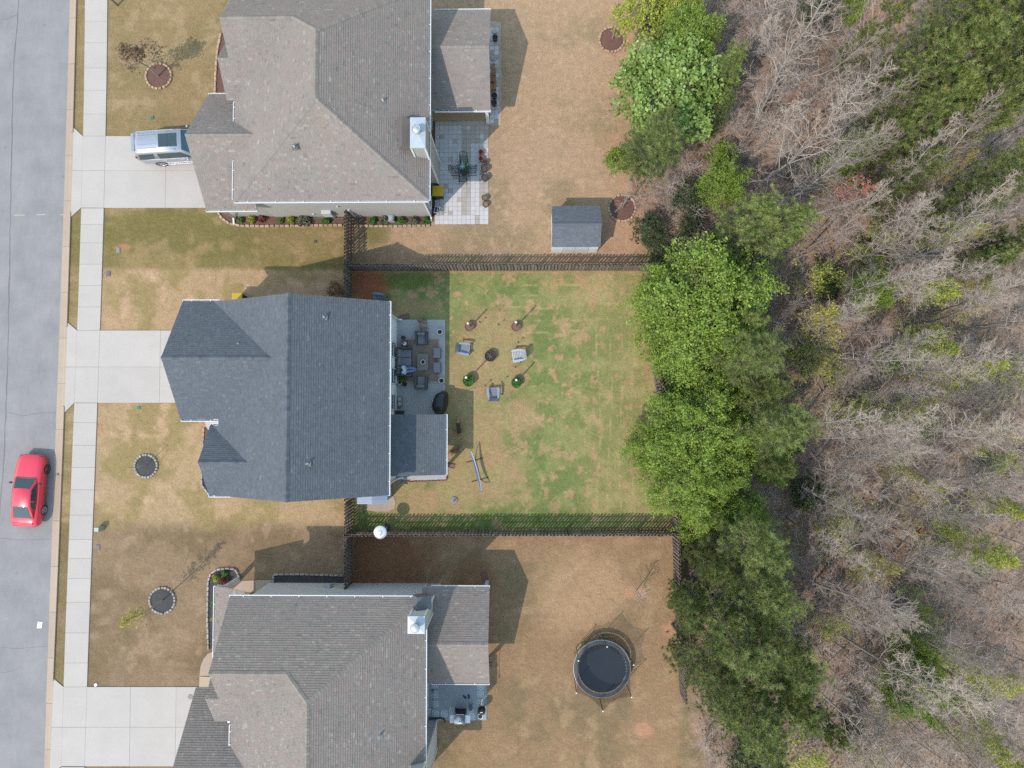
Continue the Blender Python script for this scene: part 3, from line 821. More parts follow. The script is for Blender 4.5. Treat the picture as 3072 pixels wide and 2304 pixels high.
chimney(H1, xz(1233, 400, 7.4), xz(1274, 400, 7.4), yz(1255, 441, 7.4), yz(1255, 355, 7.4), 7.4, M_SIDE1, .15)
mb = MB(origin(H1)); mb.box((xz(1240, 455, 6.6)-.3, yz(1240, 400, 6.6), 6.25), (1.3, 1.7, .9), rot=Matrix.Rotation(.55, 3, 'Y')); mb.build('chimney_cricket', M_SH_G, D1)

# ------------------------------------------------ lower house (mirrored)
E3 = dict(xL=xz(693, 2200, 5.5), xR=xz(1273.5, 2040, 5.5), yA=yz(980, 1793, 5.5), xr=xz(921, 2200, 9), ra=yz(922, 2110, 9), rb=0,
          gx=xz(587, 2064, 3.5), gy=0, gzp=6.35, ux=xz(622, 2024, 8.25), uy=yz(700, 2024, 8.25), uzp=8.25,
          epx=(616, 2096), pr=xz(1468.5, 1900, 2.9), pa=yz(1380, 1763, 2.9), pb=yz(1380, 2048, 2.9), wall=M_SIDE3)
E3['rb'] = E3['ra']-(E1['rb']-E1['ra']); E3['yB'] = E3['rb']-(E3['yA']-E3['ra'])
E3['ghw'] = E1['ghw']; E3['gy'] = yz(600, 2064, 3.5)-E3['ghw']; E3['uhw'] = abs(E3['yA']-E3['uy']); E3['gutA0'] = xz(688, 1790, 5.5)
E3['uhw'] = abs(E3['uy']-yz(655, 2162, 5.5)); E3['uhp'] = E3['yA']-E3['uy']; E3['uzp'] = 5.5+3.5/(E3['yA']-E3['ra'])*E3['uhp']
H3, D3, W3 = hip_house('brown_roofed_house', 'two storey pale grey house with brown grey hipped roof at bottom of the photo', -1, E3)
# front slope of the cross gable runs on to the main eave corner
lap_boards(H3, W3['wall'], E3['ux']+.4, W3['x1'], W3['ya'], 1, .25, 5.45, M_SIDE3)
lap_boards(H3, W3['wall'], max(W3['yb'], W3['ya']-11), W3['ya'], W3['x1'], 1, .25, 5.45, M_SIDE3, axis='y')
# front porch: low shed roof in front of the gable
rf = Roof(H3, M_SH_G, M_CAP_G, .55); px0 = xz(645, 1850, 2.9); pw = E3['ux']+.40; py0 = yz(649, 1759, 2.9); py1 = yz(642, 1945, 2.9)-.6
rf.plane([(px0, py0, 2.9), (px0, py1, 2.9), (pw, py1, 4.2), (pw, py0, 4.2)]); rf.finish('porch_roof')
gutter(H3, (px0, py1), (px0, py0), (-1, 0), 2.88); gutter(H3, (E3['xL'], yz(671, 2254, 5.5)), (E3['xL'], yz(671, 2175, 5.5)), (-1, 0), 5.48)
gutter(H3, (E3['ux'], E3['uy']-E3['uhw']), (E3['xL']-.1, E3['uy']-E3['uhw']), (0, -1), 5.48)
for yy in (py0-.3, (py0+py1)/2, py1+.3): MB(origin(H3)).box((px0+.3, yy, 1.4), (.2, .2, 2.8)).build('porch_post', M_WHITE, H3)
downspout(H3, [(px0+.1, py0+.04, 2.8), (px0+.35, py0-.1, 2.5), (px0+.35, py0-.1, .1)])
chimney(H3, xz(1226, 1875, 7.4), xz(1272, 1875, 7.4), yz(1250, 1898.5, 7.4), yz(1250, 1851, 7.4), 7.4, M_SIDE3, -.3)
chimney(H3, W3['x1']-.2, xz(1311, 2200, 0), yz(1311, 2240, 0), yz(1311, 2158, 0), 7.4, M_SIDE3, .2)
mb = MB(origin(H3)); mb.box((xz(1265, 1808, 5.9), yz(1265, 1808, 5.9), 5.75), (.9, .8, .7), rot=Matrix.Rotation(.5, 3, 'Y')); mb.build('chimney_cricket', M_LEAD, D3)
downspout(H3, [(xz(741, 1783, 3.9), yz(741, 1783, 3.9), 3.9), (xz(741, 1775, 4.6), W3['ya']+.1, 4.6), (xz(741, 1783, 5.3), W3['ya']+.3, 5.3)])
vent(H3, D3, 1137, 2211, 5.5+W3['kR']*(E3['xR']-xz(1137, 2211, 7.2)))
for py in (2085, 2140): window_on(H3, (W3['x1'], yz(1285, py, 1.5), 1.5), (1, 0), .9, 1.5)
mb = MB(origin(H3)); mb.box((xz(1184, 1774, .8+2.4), W3['ya']+.06, 3.1), (.22, .12, .22)); mb.build('wall_vent', M_WHITE, H3)
mb = MB(origin(H3)); mb.box((xz(985, 1758, 1.2), W3['ya']+.12, 1.2), (.35, .18, .5)); mb.bar((xz(1004, 1748, .6), W3['ya']+.12, .4), (xz(995, 1756, 1.2), W3['ya']+.12, 1.6), .05); mb.build('meter_box', M_GALV, H3)

# ------------------------------------------------ middle house
zr2, ze2 = 8.5, 5.5
xR = xz(1165, 1200, ze2); xr = xz(862, 1190, zr2); xL = xz(634, 1480, ze2); yT = (yz(1167, 904.6, ze2)+yz(864.8, 879, zr2))/2; yB = (yz(1162, 1488, ze2)+yz(860, 1505, zr2))/2
H2 = thing('slate_roofed_house', 'two storey white house with dark slate gable roof in the middle', 'house', ((xL+xR)/2, (yT+yB)/2, 0))
rf = Roof(H2, M_SH_D, M_CAP_D, .45)
kR = (zr2-ze2)/(xR-xr); kL = (zr2-ze2)/(xr-xL)
rf.plane([(xR, yB, ze2), (xR, yT, ze2), (xr, yT, zr2), (xr, yB, zr2)])
yE = yz(655, 1258, ze2)        # bottom eave of the garage wing; below it lies the porch notch
yN = yz(645, 1276, ze2)        # top eave of the small gable
xN = xz(662, 1267, ze2)
zN = ze2+kL*(xN-xL)
rf.plane([(xL, yT, ze2), (xL, yE+.02, ze2), (xN, yE+.02, zN), (xN, yN-.02, zN), (xL, yN-.02, ze2), (xL, yB, ze2), (xr, yB, zr2), (xr, yT, zr2)])
rf.ridge((xr, yB, zr2), (xr, yT, zr2), (-1, 0, -kL), (1, 0, -kR))
main = lambda x, y: ze2+kL*(x-xL)
gx = xz(545, 1080, ze2); gy0, gy1 = yE, yT; gyc = (gy0+gy1)/2; ghw = (gy1-gy0)/2; gzp = 7.85
gable_to_left(rf, gx, gyc, ghw, ze2, gzp, main, xL)
sx = xz(630, 1380, ze2); syc = (yN+yB)/2; shw = abs(yN-yB)/2; szp = 6.98
gable_to_left(rf, sx-.02, syc, shw, ze2+.001, szp, main, xL+.05)
# rear porch: shed roof
pr = xz(1336, 1330, 2.75); pa = yz(1260, 1426, 3.0); pb = yz(1260, 1243.5, 3.0); wR2 = xR-.52
rf.plane([(wR2, pa, 3.75), (wR2, pb, 3.75), (pr, pb, 2.75), (pr, pa, 2.75)])
D2 = rf.finish()
W2 = siding_wall(H2, [(xL+.5, wR2, yB+.35, yT-.35, 5.5)], M_SIDE2)
siding_wall(H2, [(gx+.3, xL+.49, gy0+.4, gy1-.36, 5.5)], M_SIDE2, 'garage_wall'); siding_wall(H2, [(sx+.3, xL+.49, yB+.36, yN-.4, 5.5)], M_SIDE2, 'front_wall')
gable_fill(H2, 'x', gx+.37, gy0+.35, gy1-.35, 5.5, gzp-.35, M_SIDE2); gable_fill(H2, 'x', sx+.37, yB+.3, yN-.3, 5.5, szp-.35, M_SIDE2)
gable_fill(H2, 'y', yT-.42, xL+.5, wR2, 5.5, zr2-.35, M_SIDE2); gable_fill(H2, 'y', yB+.42, xL+.5, wR2, 5.5, zr2-.35, M_SIDE2)
lap_boards(H2, W2, yB+.36, yT-.36, wR2, 1, .3, 5.45, M_SIDE2, axis='y', step=.2)
for y_ in (1049, 1128, 1206): window_on(H2, (wR2, yz(1183, y_, 1.3), 1.35), (1, 0), .92, 1.5)
mb = MB(origin(H2)); mb.box((wR2+.03, yT-.38, 2.7), (.12, .12, 5.4)); mb.box((wR2+.03, yB+.38, 2.7), (.12, .12, 5.4)); mb.build('corner_board', M_WHITE, H2)
gutter(H2, (xR, yB), (xR, yT), (1, 0), ze2-.02); gutter(H2, (gx, yT), (xz(600, 905, ze2)+1.2, yT), (0, 1), ze2-.02)
gutter(H2, (gx+.02, yE), (xN, yE), (0, -1), ze2-.02); gutter(H2, (sx, yN), (xN-.05, yN), (0, 1), ze2-.02); gutter(H2, (pr, pa), (pr, pb), (1, 0), 2.73)
gutter(H2, (sx-.05, yB), (sx+1.3, yB), (0, -1), ze2-.02)
mb = MB(origin(H2))
dy = (gy1-gy0)*.74
for k in range(4): mb.box((gx+.27, gyc, .32+k*.55), (.04, dy, .53))
mb.build('garage_door', M_WHITE, H2)
for yy in (pa+.25, (pa+pb)/2, pb-.25): MB(origin(H2)).box((pr-.28, yy, 1.32), (.16, .16, 2.64)).build('porch_post', M_WHITE, H2)
mb = MB(origin(H2)); mb.box((pr-.28, (pa+pb)/2, 2.5), (.16, pb-pa-.3, .22)); mb.build('porch_beam', M_WHITE, H2)
downspout(H2, [(xR+.08, yT-.1, 5.4), (wR2+.1, yT-.42, 4.9), (wR2+.1, yT-.42, .2), (wR2+.35, yT-.42, .1)]); downspout(H2, [(xR+.08, yB+.1, 5.4), (wR2+.1, yB+.42, 4.9), (wR2+.1, yB+.42, .2), (wR2+.5, yB+.5, .08)])
vent(H2, D2, 717, 1031, 7.0); vent(H2, D2, 971, 950, ze2+kR*(xR-xz(971, 950, 7.5))); vent(H2, D2, 921, 1391, ze2+kR*(xR-xz(921, 1391, 8)))
# ================================================================== fences
def picket_mesh(h):
    mb = MB(); w2 = .068; t = .009
    prof = [(-w2, 0), (w2, 0), (w2, h-.04), (w2-.03, h), (-w2+.03, h), (-w2, h-.04)]
    n = len(prof)
    vs = [(x, -t, z) for x, z in prof]+[(x, t, z) for x, z in prof]
    mb.add(vs, [tuple(range(n)), tuple(range(2*n-1, n-1, -1))]+[(i, n+i, n+(i+1) % n, (i+1) % n) for i in range(n)])
    return mb.mesh('picket', M_WOODF)
PICK = [picket_mesh(h) for h in (1.80, 1.83, 1.86)]
def fence(label, pts, group='timber yard fences', step=.112, shadowbox=True):
    w_ = [Vector((*P(*p), 0)) for p in pts]
    root = thing('timber_fence', label, 'fence', w_[0], 0, group)
    o = w_[0]
    carry = 0.0; k = 0
    for a, b_ in zip(w_[:-1], w_[1:]):
        d = b_-a; L_ = d.length; d.normalize(); nrm = Vector((-d.y, d.x, 0)); ang = math.atan2(d.y, d.x)
        for z in (.25, .95, 1.6):
            MB(o).bar(a+Vector((0, 0, z)), b_+Vector((0, 0, z)), .085, .04, up=(0, 0, 1)).build('rail', M_WOODP, root)
        n = max(1, round(L_/2.4))
        for i in range(n+1):
            if i == 0 and a is not w_[0]: continue
            p = a+d*(L_*i/n); MB(o).box((p.x, p.y, .87), (.09, .09, 1.76), rz=ang).build('post', M_WOODP, root)
        t = carry
        while t < L_:
            s_ = 1 if k % 2 else -1
            p = a+d*t+nrm*(.056*s_)
            inst('picket', random.choice(PICK), root, (p.x-o.x, p.y-o.y, .03+random.uniform(-.015, .015)), (random.gauss(0, .006), random.gauss(0, .012), ang+random.gauss(0, .03)))
            t += step+random.gauss(0, .003); k += 1
        carry = t-L_
    return root
yH2t = to_px(np.array([0.]), np.array([yT-.36]))[1][0]; yH2b = to_px(np.array([0.]), np.array([yB+.36]))[1][0]
fence('weathered timber fence between the upper house and the green back yard', [(1054, 811), (1938, 811)])
fence('timber fence between the green yard and the lower house\'s brown yard', [(1056, 1591), (2019, 1590)])
fence('crooked timber fence along the edge of the wood', [(1939, 812), (1946, 861), (1958, 1092), (1973, 1189), (2019, 1590), (2023, 1758), (2036, 1990), (2042, 2080)], step=.115)
fence('short timber fence running up to the upper house beside its flower bed', [(1055, 810), (1056, 652)])
fence('timber fence from the middle house up to the fence corner', [(1054, 812), (1053, yH2t-2)])
fence('timber fence with gate between the middle house and the lower house', [(1057, yH2b+2), (1056, 1591), (1056, 1746)])

# ================================================================== stone rings and beds
def stone_ring(label, px, py, rpx, mulch, stone, n=22, group='stone edged tree rings'):
    x, y = P(px, py); r = rpx/44.5
    root = thing('tree_ring', label, 'tree ring', (x, y, 0), 0, group)
    mb = MB(); rings = [(.01, .09), (r*.5, .085), (r*.85, .06), (r-.02, .03)]
    mb.lathe(rings, 28); mb.build('mulch', mulch, root)
    for k in range(n):
        a = 2*math.pi*(k+random.uniform(-.12, .12))/n
        L_ = 2*math.pi*r/n*random.uniform(.82, .95)
        mb = MB(); mb.box((0, 0, .03), (.15*random.uniform(.85, 1.15), L_, .18), taper=.9)
        o = inst('stone', mb.mesh('stone', stone), root, (r*math.cos(a), r*math.sin(a), random.uniform(0, .02)), (random.gauss(0, .05), random.gauss(0, .05), a+random.gauss(0, .06)))
        bev(o, .02, 1)
    return root
stone_ring('round bed of red brown mulch edged with tan stones on the upper front lawn', 477, 229, 39, M_MULCHR, M_STONE_T)
stone_ring('round bed of black mulch edged with grey stones before the middle house', 439, 1398, 34, M_MULCHB, M_STONE_G, 24)
stone_ring('black mulch bed edged with grey stones before the lower house', 488, 1801, 38, M_MULCHB, M_STONE_G, 24)
stone_ring('pale stone ring of brown mulch near the upper yard\'s tree line', 1835, 120, 38, M_MULCHR, M_STONE_T, 24)
stone_ring('pale stone ring of brown mulch beside the small grey roofed shed', 1866, 625, 40, M_MULCHR, M_STONE_T, 24)
def bed(label, poly, mulch, stone=None, edge=None, name='planting_bed', step=.34, sw=.16):
    w_ = [P(*p) for p in poly]; cx = sum(p[0] for p in w_)/len(w_); cy = sum(p[1] for p in w_)/len(w_)
    root = thing(name, label, 'planting bed', (cx, cy, 0))
    mb = MB((cx, cy, 0)); mb.prism(w_, -.05, .05); mb.build('mulch', mulch, root)
    if edge:
        e = [Vector((*P(*p), 0)) for p in edge]
        for a, b_ in zip(e[:-1], e[1:]):
            L_ = (b_-a).length; n = max(1, round(L_/step)); d = (b_-a).normalized()
            for k in range(n):
                p = a+d*(L_*(k+.5)/n); mb = MB(); mb.box((0, 0, .04), (L_/n*random.uniform(.86, .96), sw*random.uniform(.85, 1.15), .2), taper=.93)
                o = inst('stone', mb.mesh('stone', stone), root, (p.x-cx, p.y-cy, random.uniform(0, .02)), (random.gauss(0, .04), random.gauss(0, .04), math.atan2(d.y, d.x)+random.gauss(0, .05))); bev(o, .015, 1)
    return root
bed('red brown mulch bed with tan stones along the upper house\'s lower wall', [(656, 638), (670, 660), (690, 672), (760, 677), (900, 676), (1031, 674), (1031, 646), (656, 634)], M_MULCHR, M_STONE_T,
    [(656, 638), (668, 657), (690, 672), (722, 678), (780, 679), (900, 678), (1028, 676)])
bed('mulch bed with shrubs between the fence and the upper patio', [(1062, 646), (1062, 676), (1180, 679), (1292, 676), (1294, 648)], M_MULCHR, M_STONE_T, [(1062, 678), (1180, 680), (1292, 677)])
bed('curved mulch bed edged with stones beside the upper house\'s front', [(664, 102), (654, 150), (650, 200), (648, 260), (647, 292), (660, 298), (700, 290), (712, 150), (690, 100)], M_MULCHR, M_STONE_T, [(664, 102), (654, 150), (650, 200), (647, 262), (646, 290), (660, 298)])
bed('long black mulch bed against the lower house\'s upper wall', [(823, 1724), (1030, 1727), (1030, 1752), (823, 1750)], M_MULCHB, M_STONE_G, [(821, 1752), (822, 1723), (900, 1722), (1032, 1726)], sw=.1)
bed('black mulch bed curving round the lower house\'s front porch', [(652, 1710), (672, 1706), (705, 1706), (716, 1724), (718, 1742), (695, 1762), (660, 1770), (660, 1945), (627, 1945), (624, 1850), (626, 1740), (634, 1720)], M_MULCHB, M_STONE_G,
    [(627, 1948), (624, 1850), (626, 1742), (634, 1720), (652, 1708), (676, 1705), (706, 1706), (716, 1722), (719, 1744)], sw=.12)
bed('strip of white gravel with brick edging beside the middle porch', [(1228, 1426), (1228, 1443), (1339, 1440), (1339, 1426)], mk('white_gravel', sc(222, 216, 204), .9, .2, 6, .35, 22, .9, 20), mk('red_edging_brick', sc(178, 112, 88), .85, .1, 4, .1, rnd=.15), [(1222, 1445), (1280, 1443), (1340, 1441), (1340, 1400)], sw=.07, step=.22)
bed('narrow bed of brown stones along the upper house\'s rear wall', [(1295, 365), (1304, 365), (1304, 650), (1295, 650)], M_MULCHR)
bed('small stone edged bed by the middle house\'s front door', [(612, 1285), (612, 1335), (640, 1335), (640, 1285)], M_MULCHR, M_STONE_G, [(613, 1283), (612, 1310), (610, 1336)], sw=.1)
bed('stone edged bed at the middle house\'s lower front corner', [(606, 1420), (606, 1455), (630, 1485), (650, 1480), (650, 1420)], M_MULCHB, M_STONE_G, [(607, 1420), (607, 1455), (630, 1485)], sw=.12)

# ================================================================== patios
M_PAVE = mk('concrete_paver', sc(228, 230, 232), .9, .08, 2, .05, 30, .1, rnd=.05)
M_PAVE2 = mk('weathered_paver', sc(200, 198, 188), .9, .1, 2, .06, 30, .1, rnd=.07)
M_SLAB_BLUE = mk('grey_painted_patio', sc(170, 184, 192), .8, .12, 1.4, .05, 25)
M_SLAB_GREY = mk('broomed_patio_concrete', sc(200, 206, 206), .85, .1, 1.2, .05, 30)
M_SLAB_TAN = mk('tan_porch_concrete', sc(190, 162, 128), .85, .18, 1.5, .08, 30)
pv = thing('paver_patio', 'square concrete pavers behind the upper house', None); tag(pv, kind='structure')
x0, y0 = P(1305.6, 364.6); x1, y1 = P(1465.5, 673)
nx_, ny_ = 12, 23; sx_, sy_ = (x1-x0)/nx_, (y1-y0)/ny_
mb = MB(); mb.box((0, 0, 0), (sx_-.012, abs(sy_)-.012, .1)); pm1 = mb.mesh('paver', M_PAVE); pm2 = mb.mesh('paver', M_PAVE2)
for i in range(nx_):
    for j in range(ny_):
        old = (5.8 < i < 8 and j < 21) or (6 <= i and j < 5) or (i > 9 and j < 19 and not (9 < j < 12)) or j == 0
        old = old and not (8 <= i < 11 and 4 < j < 13)
        if random.random() < .05: old = not old
        inst('paver', pm2 if old else pm1, pv, (x0+sx_*(i+.5), y0+sy_*(j+.5), random.uniform(-.004, .004)))
mb = MB(); mb.box(((x0+x1)/2, (y0+y1)/2, 0), (x1-x0, abs(y1-y0), .05)); mb.build('sand_bed', M_JOINT, pv)
p0, q0 = P(1469, 84); p1, q1 = P(1496, 371)
for i in range(2):
    for j in range(21):
        inst('paver', pm2 if random.random() < .3 else pm1, pv, (p0+(p1-p0)*(i+.5)/2, q0+(q1-q0)*(j+.5)/21, random.uniform(-.004, .004)))
mb = MB()
ring = [(p1+.1+.12*random.random(), q0+.4-(q0-q1+.5)*k/24) for k in range(25)]
mb.prism([(p0, q0+.5)]+ring+[(p0, q1-.15)], -.02, .02); mb.build('crushed_stone_edge', mk('crushed_limestone', sc(205, 190, 170), .95, .2, 4, .35, 24, .8, 22), pv)
ps = thing('porch_floor', 'tan concrete floor under the upper house\'s rear porch', None); tag(ps, kind='structure')
slab([(1285, 30), (1285, 364), (1382, 364), (1382, 30)], ps, M_SLAB_TAN, .06); slab([(1382, 30), (1382, 364), (1467, 364), (1467, 30)], ps, M_SLAB_TAN, .06)
pt = thing('patio', 'blue grey concrete patio behind the middle house', None); tag(pt, kind='structure')
for a, c in ((959, 1055), (1055, 1150), (1150, 1340), (1340, 1440)):
    slab([(1188, a), (1188, c), (1336, c), (1336, a)], pt, M_SLAB_GREY, .06, gap=.006)
pt3 = thing('patio', 'blue grey stencilled patio behind the lower house', None); tag(pt3, kind='structure')
slab([(1283, 1760), (1283, 2160), (1460, 2160), (1460, 1760)], pt3, M_SLAB_BLUE, .07)
# stencilled rosettes painted on that patio
M_STENCIL = mk('white_stencil_paint', (.6, .62, .62), .8, .1, 3, .3, 30)
mb = MB()
def flat_ring(mb, r0, r1, n=20, a0=0, a1=2*math.pi, c=(0, 0)):
    vs = []; full_ = abs(a1-a0-2*math.pi) < 1e-6
    m_ = n if full_ else n+1
    for k in range(m_):
        a = a0+(a1-a0)*k/n; vs += [(c[0]+r0*math.cos(a), c[1]+r0*math.sin(a), 0), (c[0]+r1*math.cos(a), c[1]+r1*math.sin(a), 0)]
    fs = []
    for k in range(n):
        i = 2*k; j = 2*((k+1) % m_); fs.append((i, i+1, j+1, j))
    mb.add(vs, fs)
flat_ring(mb, .185, .215, 24); flat_ring(mb, .055, .075, 14)
for k in range(8):
    a = k*math.pi/4; flat_ring(mb, .03, .048, 8, a0=a+1.9, a1=a+4.3, c=(.125*math.cos(a), .125*math.sin(a)))
for sx1 in (-1, 1):
    for sy1 in (-1, 1):
        c = (.19*sx1, .19*sy1, 0); mb.add([(c[0]-.025, c[1], 0), (c[0], c[1]-.025, 0), (c[0]+.025, c[1], 0), (c[0], c[1]+.025, 0)], [(0, 1, 2, 3)])
ros = mb.mesh('rosette', M_STENCIL)
for px, py in ((1306.4, 2054), (1305.2, 2084), (1305.2, 2112), (1306.4, 2141), (1333, 2141), (1358, 2133), (1442, 2059), (1441.5, 2082), (1442, 2108), (1289, 2137), (1411, 2139), (1416, 2151)):
    x, y = P(px, py, .07); inst('rosette', ros, pt3, (x, y, .0765), (0, 0, random.gauss(0, .03)))
fw = thing('front_walk', 'curved tan concrete walk to the lower house\'s porch', None); tag(fw, kind='structure')
slab([(598, 2060), (599, 2028), (640, 2030), (640, 2060)], fw, M_CONC2, .05); slab([(599, 2027), (602, 2000), (610, 1978), (624, 1960), (660, 1945), (690, 1960), (690, 2026)], fw, M_CONC2, .05)
fw = thing('side_walk', 'small tan concrete landing at the lower house\'s upper corner', None); tag(fw, kind='structure')
slab([(727, 1742), (765, 1740), (765, 1776), (690, 1776)], fw, M_CONC2, .05); slab([(766, 1740), (820, 1740), (820, 1776), (766, 1776)], fw, M_CONC2, .05)
fw = thing('front_walk', 'narrow concrete walk at the middle house\'s front door', None); tag(fw, kind='structure')
slab([(612, 1255), (618, 1278), (628, 1294), (670, 1294), (670, 1250)], fw, M_CONC, .05)
mb = MB(); pts = [(1102, 1488), (1100, 1530), (1130, 1535), (1165, 1534), (1184, 1525), (1187, 1505), (1180, 1488)]
mb.prism([P(*p) for p in pts], -.05, .03); o = mb.build('concrete_pad', mk('stained_concrete_pad', sc(198, 184, 166), .9, .2, 1.5, .1)); tag(o, 'rough concrete pad at the middle house\'s lower rear corner', kind='structure')

# ================================================================== small yard things
def pot(label, px, py, rpx, h, mat, z=.05, soil=None, plant=None, group=None, name='plant_pot', flare=1.18, rim=None):
    r = rpx/44.5; x, y = P(px, py, z+h)
    t = thing(name, label, 'plant pot', (x, y, z), random.uniform(0, 6), group)
    mb = MB(); mb.smooth = True
    mb.lathe([(.01, 0), (r/flare, 0), (r*.98, h*.86), (r*1.04, h*.87), (r*1.04, h), (r*.88, h), (r*.86, h*.8)], 20); mb.build('pot', mat, t)
    mb = MB(); mb.lathe([(r*.87, h*.82), (r*.4, h*.86), (.01, h*.87)], 16); mb.build('soil', soil or M_SOIL, t)
    if plant: plant(t, r, h)
    return t
M_SOIL = mk('potting_soil', (.035, .025, .02), .95, .3, 5, .4, 30, .5)
M_POTB = mk('brown_pot', (.075, .045, .035), .5, .2, 3, .1)
M_POTD = mk('dark_resin_pot', (.045, .032, .03), .45, .2, 3, .1)
M_TERRA = mk('terracotta', sc(205, 105, 80), .75, .15, 3, .1)
M_POTW = mk('white_glazed_pot', (.72, .72, .71), .3, .05, 3, .03)
M_LEAFG = shade_mat('garden_leaf', [(0, (.02, .06, .012)), (.5, (.05, .14, .025)), (1, (.11, .22, .04))], .6, .1, .1, trans=.25)
M_LEAFY = shade_mat('golden_leaf', [(0, (.09, .12, .015)), (.5, (.21, .24, .03)), (1, (.36, .36, .05))], .6, .1, .1, trans=.25)
M_LEAFR = shade_mat('wine_leaf', [(0, (.05, .012, .012)), (.5, (.11, .03, .025)), (1, (.2, .06, .05))], .6, .1, .1, trans=.2)
M_LEAFD = shade_mat('grey_green_leaf', [(0, (.05, .055, .035)), (.5, (.11, .115, .075)), (1, (.19, .18, .12))], .7, .1, .1, trans=.15)
M_STRAW = shade_mat('dry_leaf', [(0, (.10, .06, .03)), (.5, (.20, .13, .07)), (1, (.30, .2, .11))], .8, .1, .1, trans=.15)
def leaf_mesh(name, pts, size, mat, flat=.5, stretch=1.7, jit=.35, seed=0, nrm=None, shade=None):
    """cloud of small pointed leaves (two-triangle kites) at pts; one mesh"""
    r_ = np.random.default_rng(seed+len(pts)); n = len(pts); pts = np.asarray(pts, float)
    az = r_.uniform(0, 2*np.pi, n); tilt = r_.normal(0, 1, n)*flat
    d = np.stack([np.cos(az)*np.cos(tilt), np.sin(az)*np.cos(tilt), np.sin(tilt)], 1)
    up = np.stack([r_.normal(0, flat, n), r_.normal(0, flat, n), np.ones(n)], 1)
    if nrm is not None: up = up*.6+nrm
    sd = np.cross(up, d); sd /= np.linalg.norm(sd, axis=1, keepdims=True)+1e-9
    s_ = size*(1+jit*r_.normal(0, 1, n)).clip(.4, 2)[:, None]
    a = pts-d*s_*.5*stretch/1.7; c = pts+d*s_*.5*stretch; b1 = pts+sd*s_*.45; b2 = pts-sd*s_*.45
    co_ = np.stack([a, b2, c, b1], 1).reshape(-1, 3); q = np.arange(4*n).reshape(n, 4)
    me = bpy.data.meshes.new(name); mesh_np(me, co_, q); me.materials.append(mat)
    sh = r_.uniform(0, 1, n)*.55+(.2 if shade is None else shade*.45)
    at = me.attributes.new('shade', 'FLOAT', 'FACE'); at.data.foreach_set('value', sh.clip(0, 1).astype(np.float32))
    return me
def shrub(label, px, py, rpx, h, mat, n=500, size=.06, group=None, name='shrub', z=.05):
    x, y = P(px, py, h*.7); r = rpx/44.5
    t = thing(name, label, 'shrub', (x, y, z), 0, group)
    r_ = np.random.default_rng(int(px*7+py)); 
    u = r_.normal(0, 1, (n, 3)); u /= np.linalg.norm(u, axis=1, keepdims=True); rad = r_.uniform(.35, 1, n)**.5
    lump = 1+.22*np.sin(3*np.arctan2(u[:, 1], u[:, 0])+px)+.12*np.sin(5*np.arctan2(u[:, 1], u[:, 0])+py)
    p = u*(rad*lump)[:, None]*np.array([r, r, h*.5]); p[:, 2] += h*.5
    p[:, 2] = p[:, 2].clip(.02, None)
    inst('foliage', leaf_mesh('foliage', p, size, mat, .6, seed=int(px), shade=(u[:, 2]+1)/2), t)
    mb = MB()
    for k in range(5):
        a = k*1.26+px; mb.tube([(0, 0, -.05), (r*.3*math.cos(a), r*.3*math.sin(a), h*.4), (r*.55*math.cos(a), r*.55*math.sin(a), h*.75)], [.018, .012, .006], 5)
    mb.build('stems', M_BARKB, t)
    return t
g_ = 'flower bed shrubs of the upper house'
for (px, py, r_, h, mat, n, lab) in ((721, 660, 9, .35, M_LEAFG, 260, 'small green shrub, leftmost in the mulch bed of the upper house'), (753, 657, 12, .5, M_LEAFY, 420, 'round golden shrub second from the left in the upper house\'s bed'),
        (787, 656, 11, .4, M_LEAFR, 300, 'low wine red shrub in the upper house\'s mulch bed'), (841, 663, 9, .3, M_LEAFG, 240, 'small green shrub in the middle of the upper house\'s bed'), (872, 660, 12, .5, M_LEAFY, 420, 'golden shrub right of the middle of the upper house\'s bed'),
        (908, 659, 22, .6, M_LEAFD, 800, 'wide grey twiggy shrub in the upper house\'s bed'), (977, 662, 12, .45, M_LEAFG, 380, 'green leafy plant beside the coiled hose and meter'),
        (1117, 662, 11, .45, M_LEAFG, 340, 'green plant nearest the fence in the bed by the patio'), (1153, 660, 14, .5, M_LEAFD, 480, 'dull olive shrub left of the hose reel'), (1203, 662, 12, .45, M_LEAFG, 380, 'green plant right of the hose reel'),
        (1241, 662, 13, .5, M_LEAFD, 440, 'olive shrub between two green plants by the patio'), (1278, 662, 12, .45, M_LEAFG, 380, 'green plant at the patio end of the upper house\'s bed')):
    shrub(lab, px, py, r_, h, mat, n, .07, g_)
g_ = 'shrubs of the lower house\'s front bed'
for (px, py, r_, h, mat, n, lab) in ((648, 1736, 11, .5, M_LEAFY, 300, 'yellow green shrub at the corner of the lower house\'s front bed'), (673, 1722, 9, .45, M_LEAFG, 240, 'small green shrub at the top of the lower front bed'), (668, 1747, 16, .55, M_LEAFR, 420, 'wine coloured shrub in the lower house\'s front bed'),
        (638, 1815, 6, .4, M_LEAFG, 140, 'small green plant beside the lower porch gutter'), (638, 1858, 6, .35, M_LEAFY, 120, 'tiny golden plant low in the lower front bed')):
    shrub(lab, px, py, r_, h, mat, n, .07, g_)

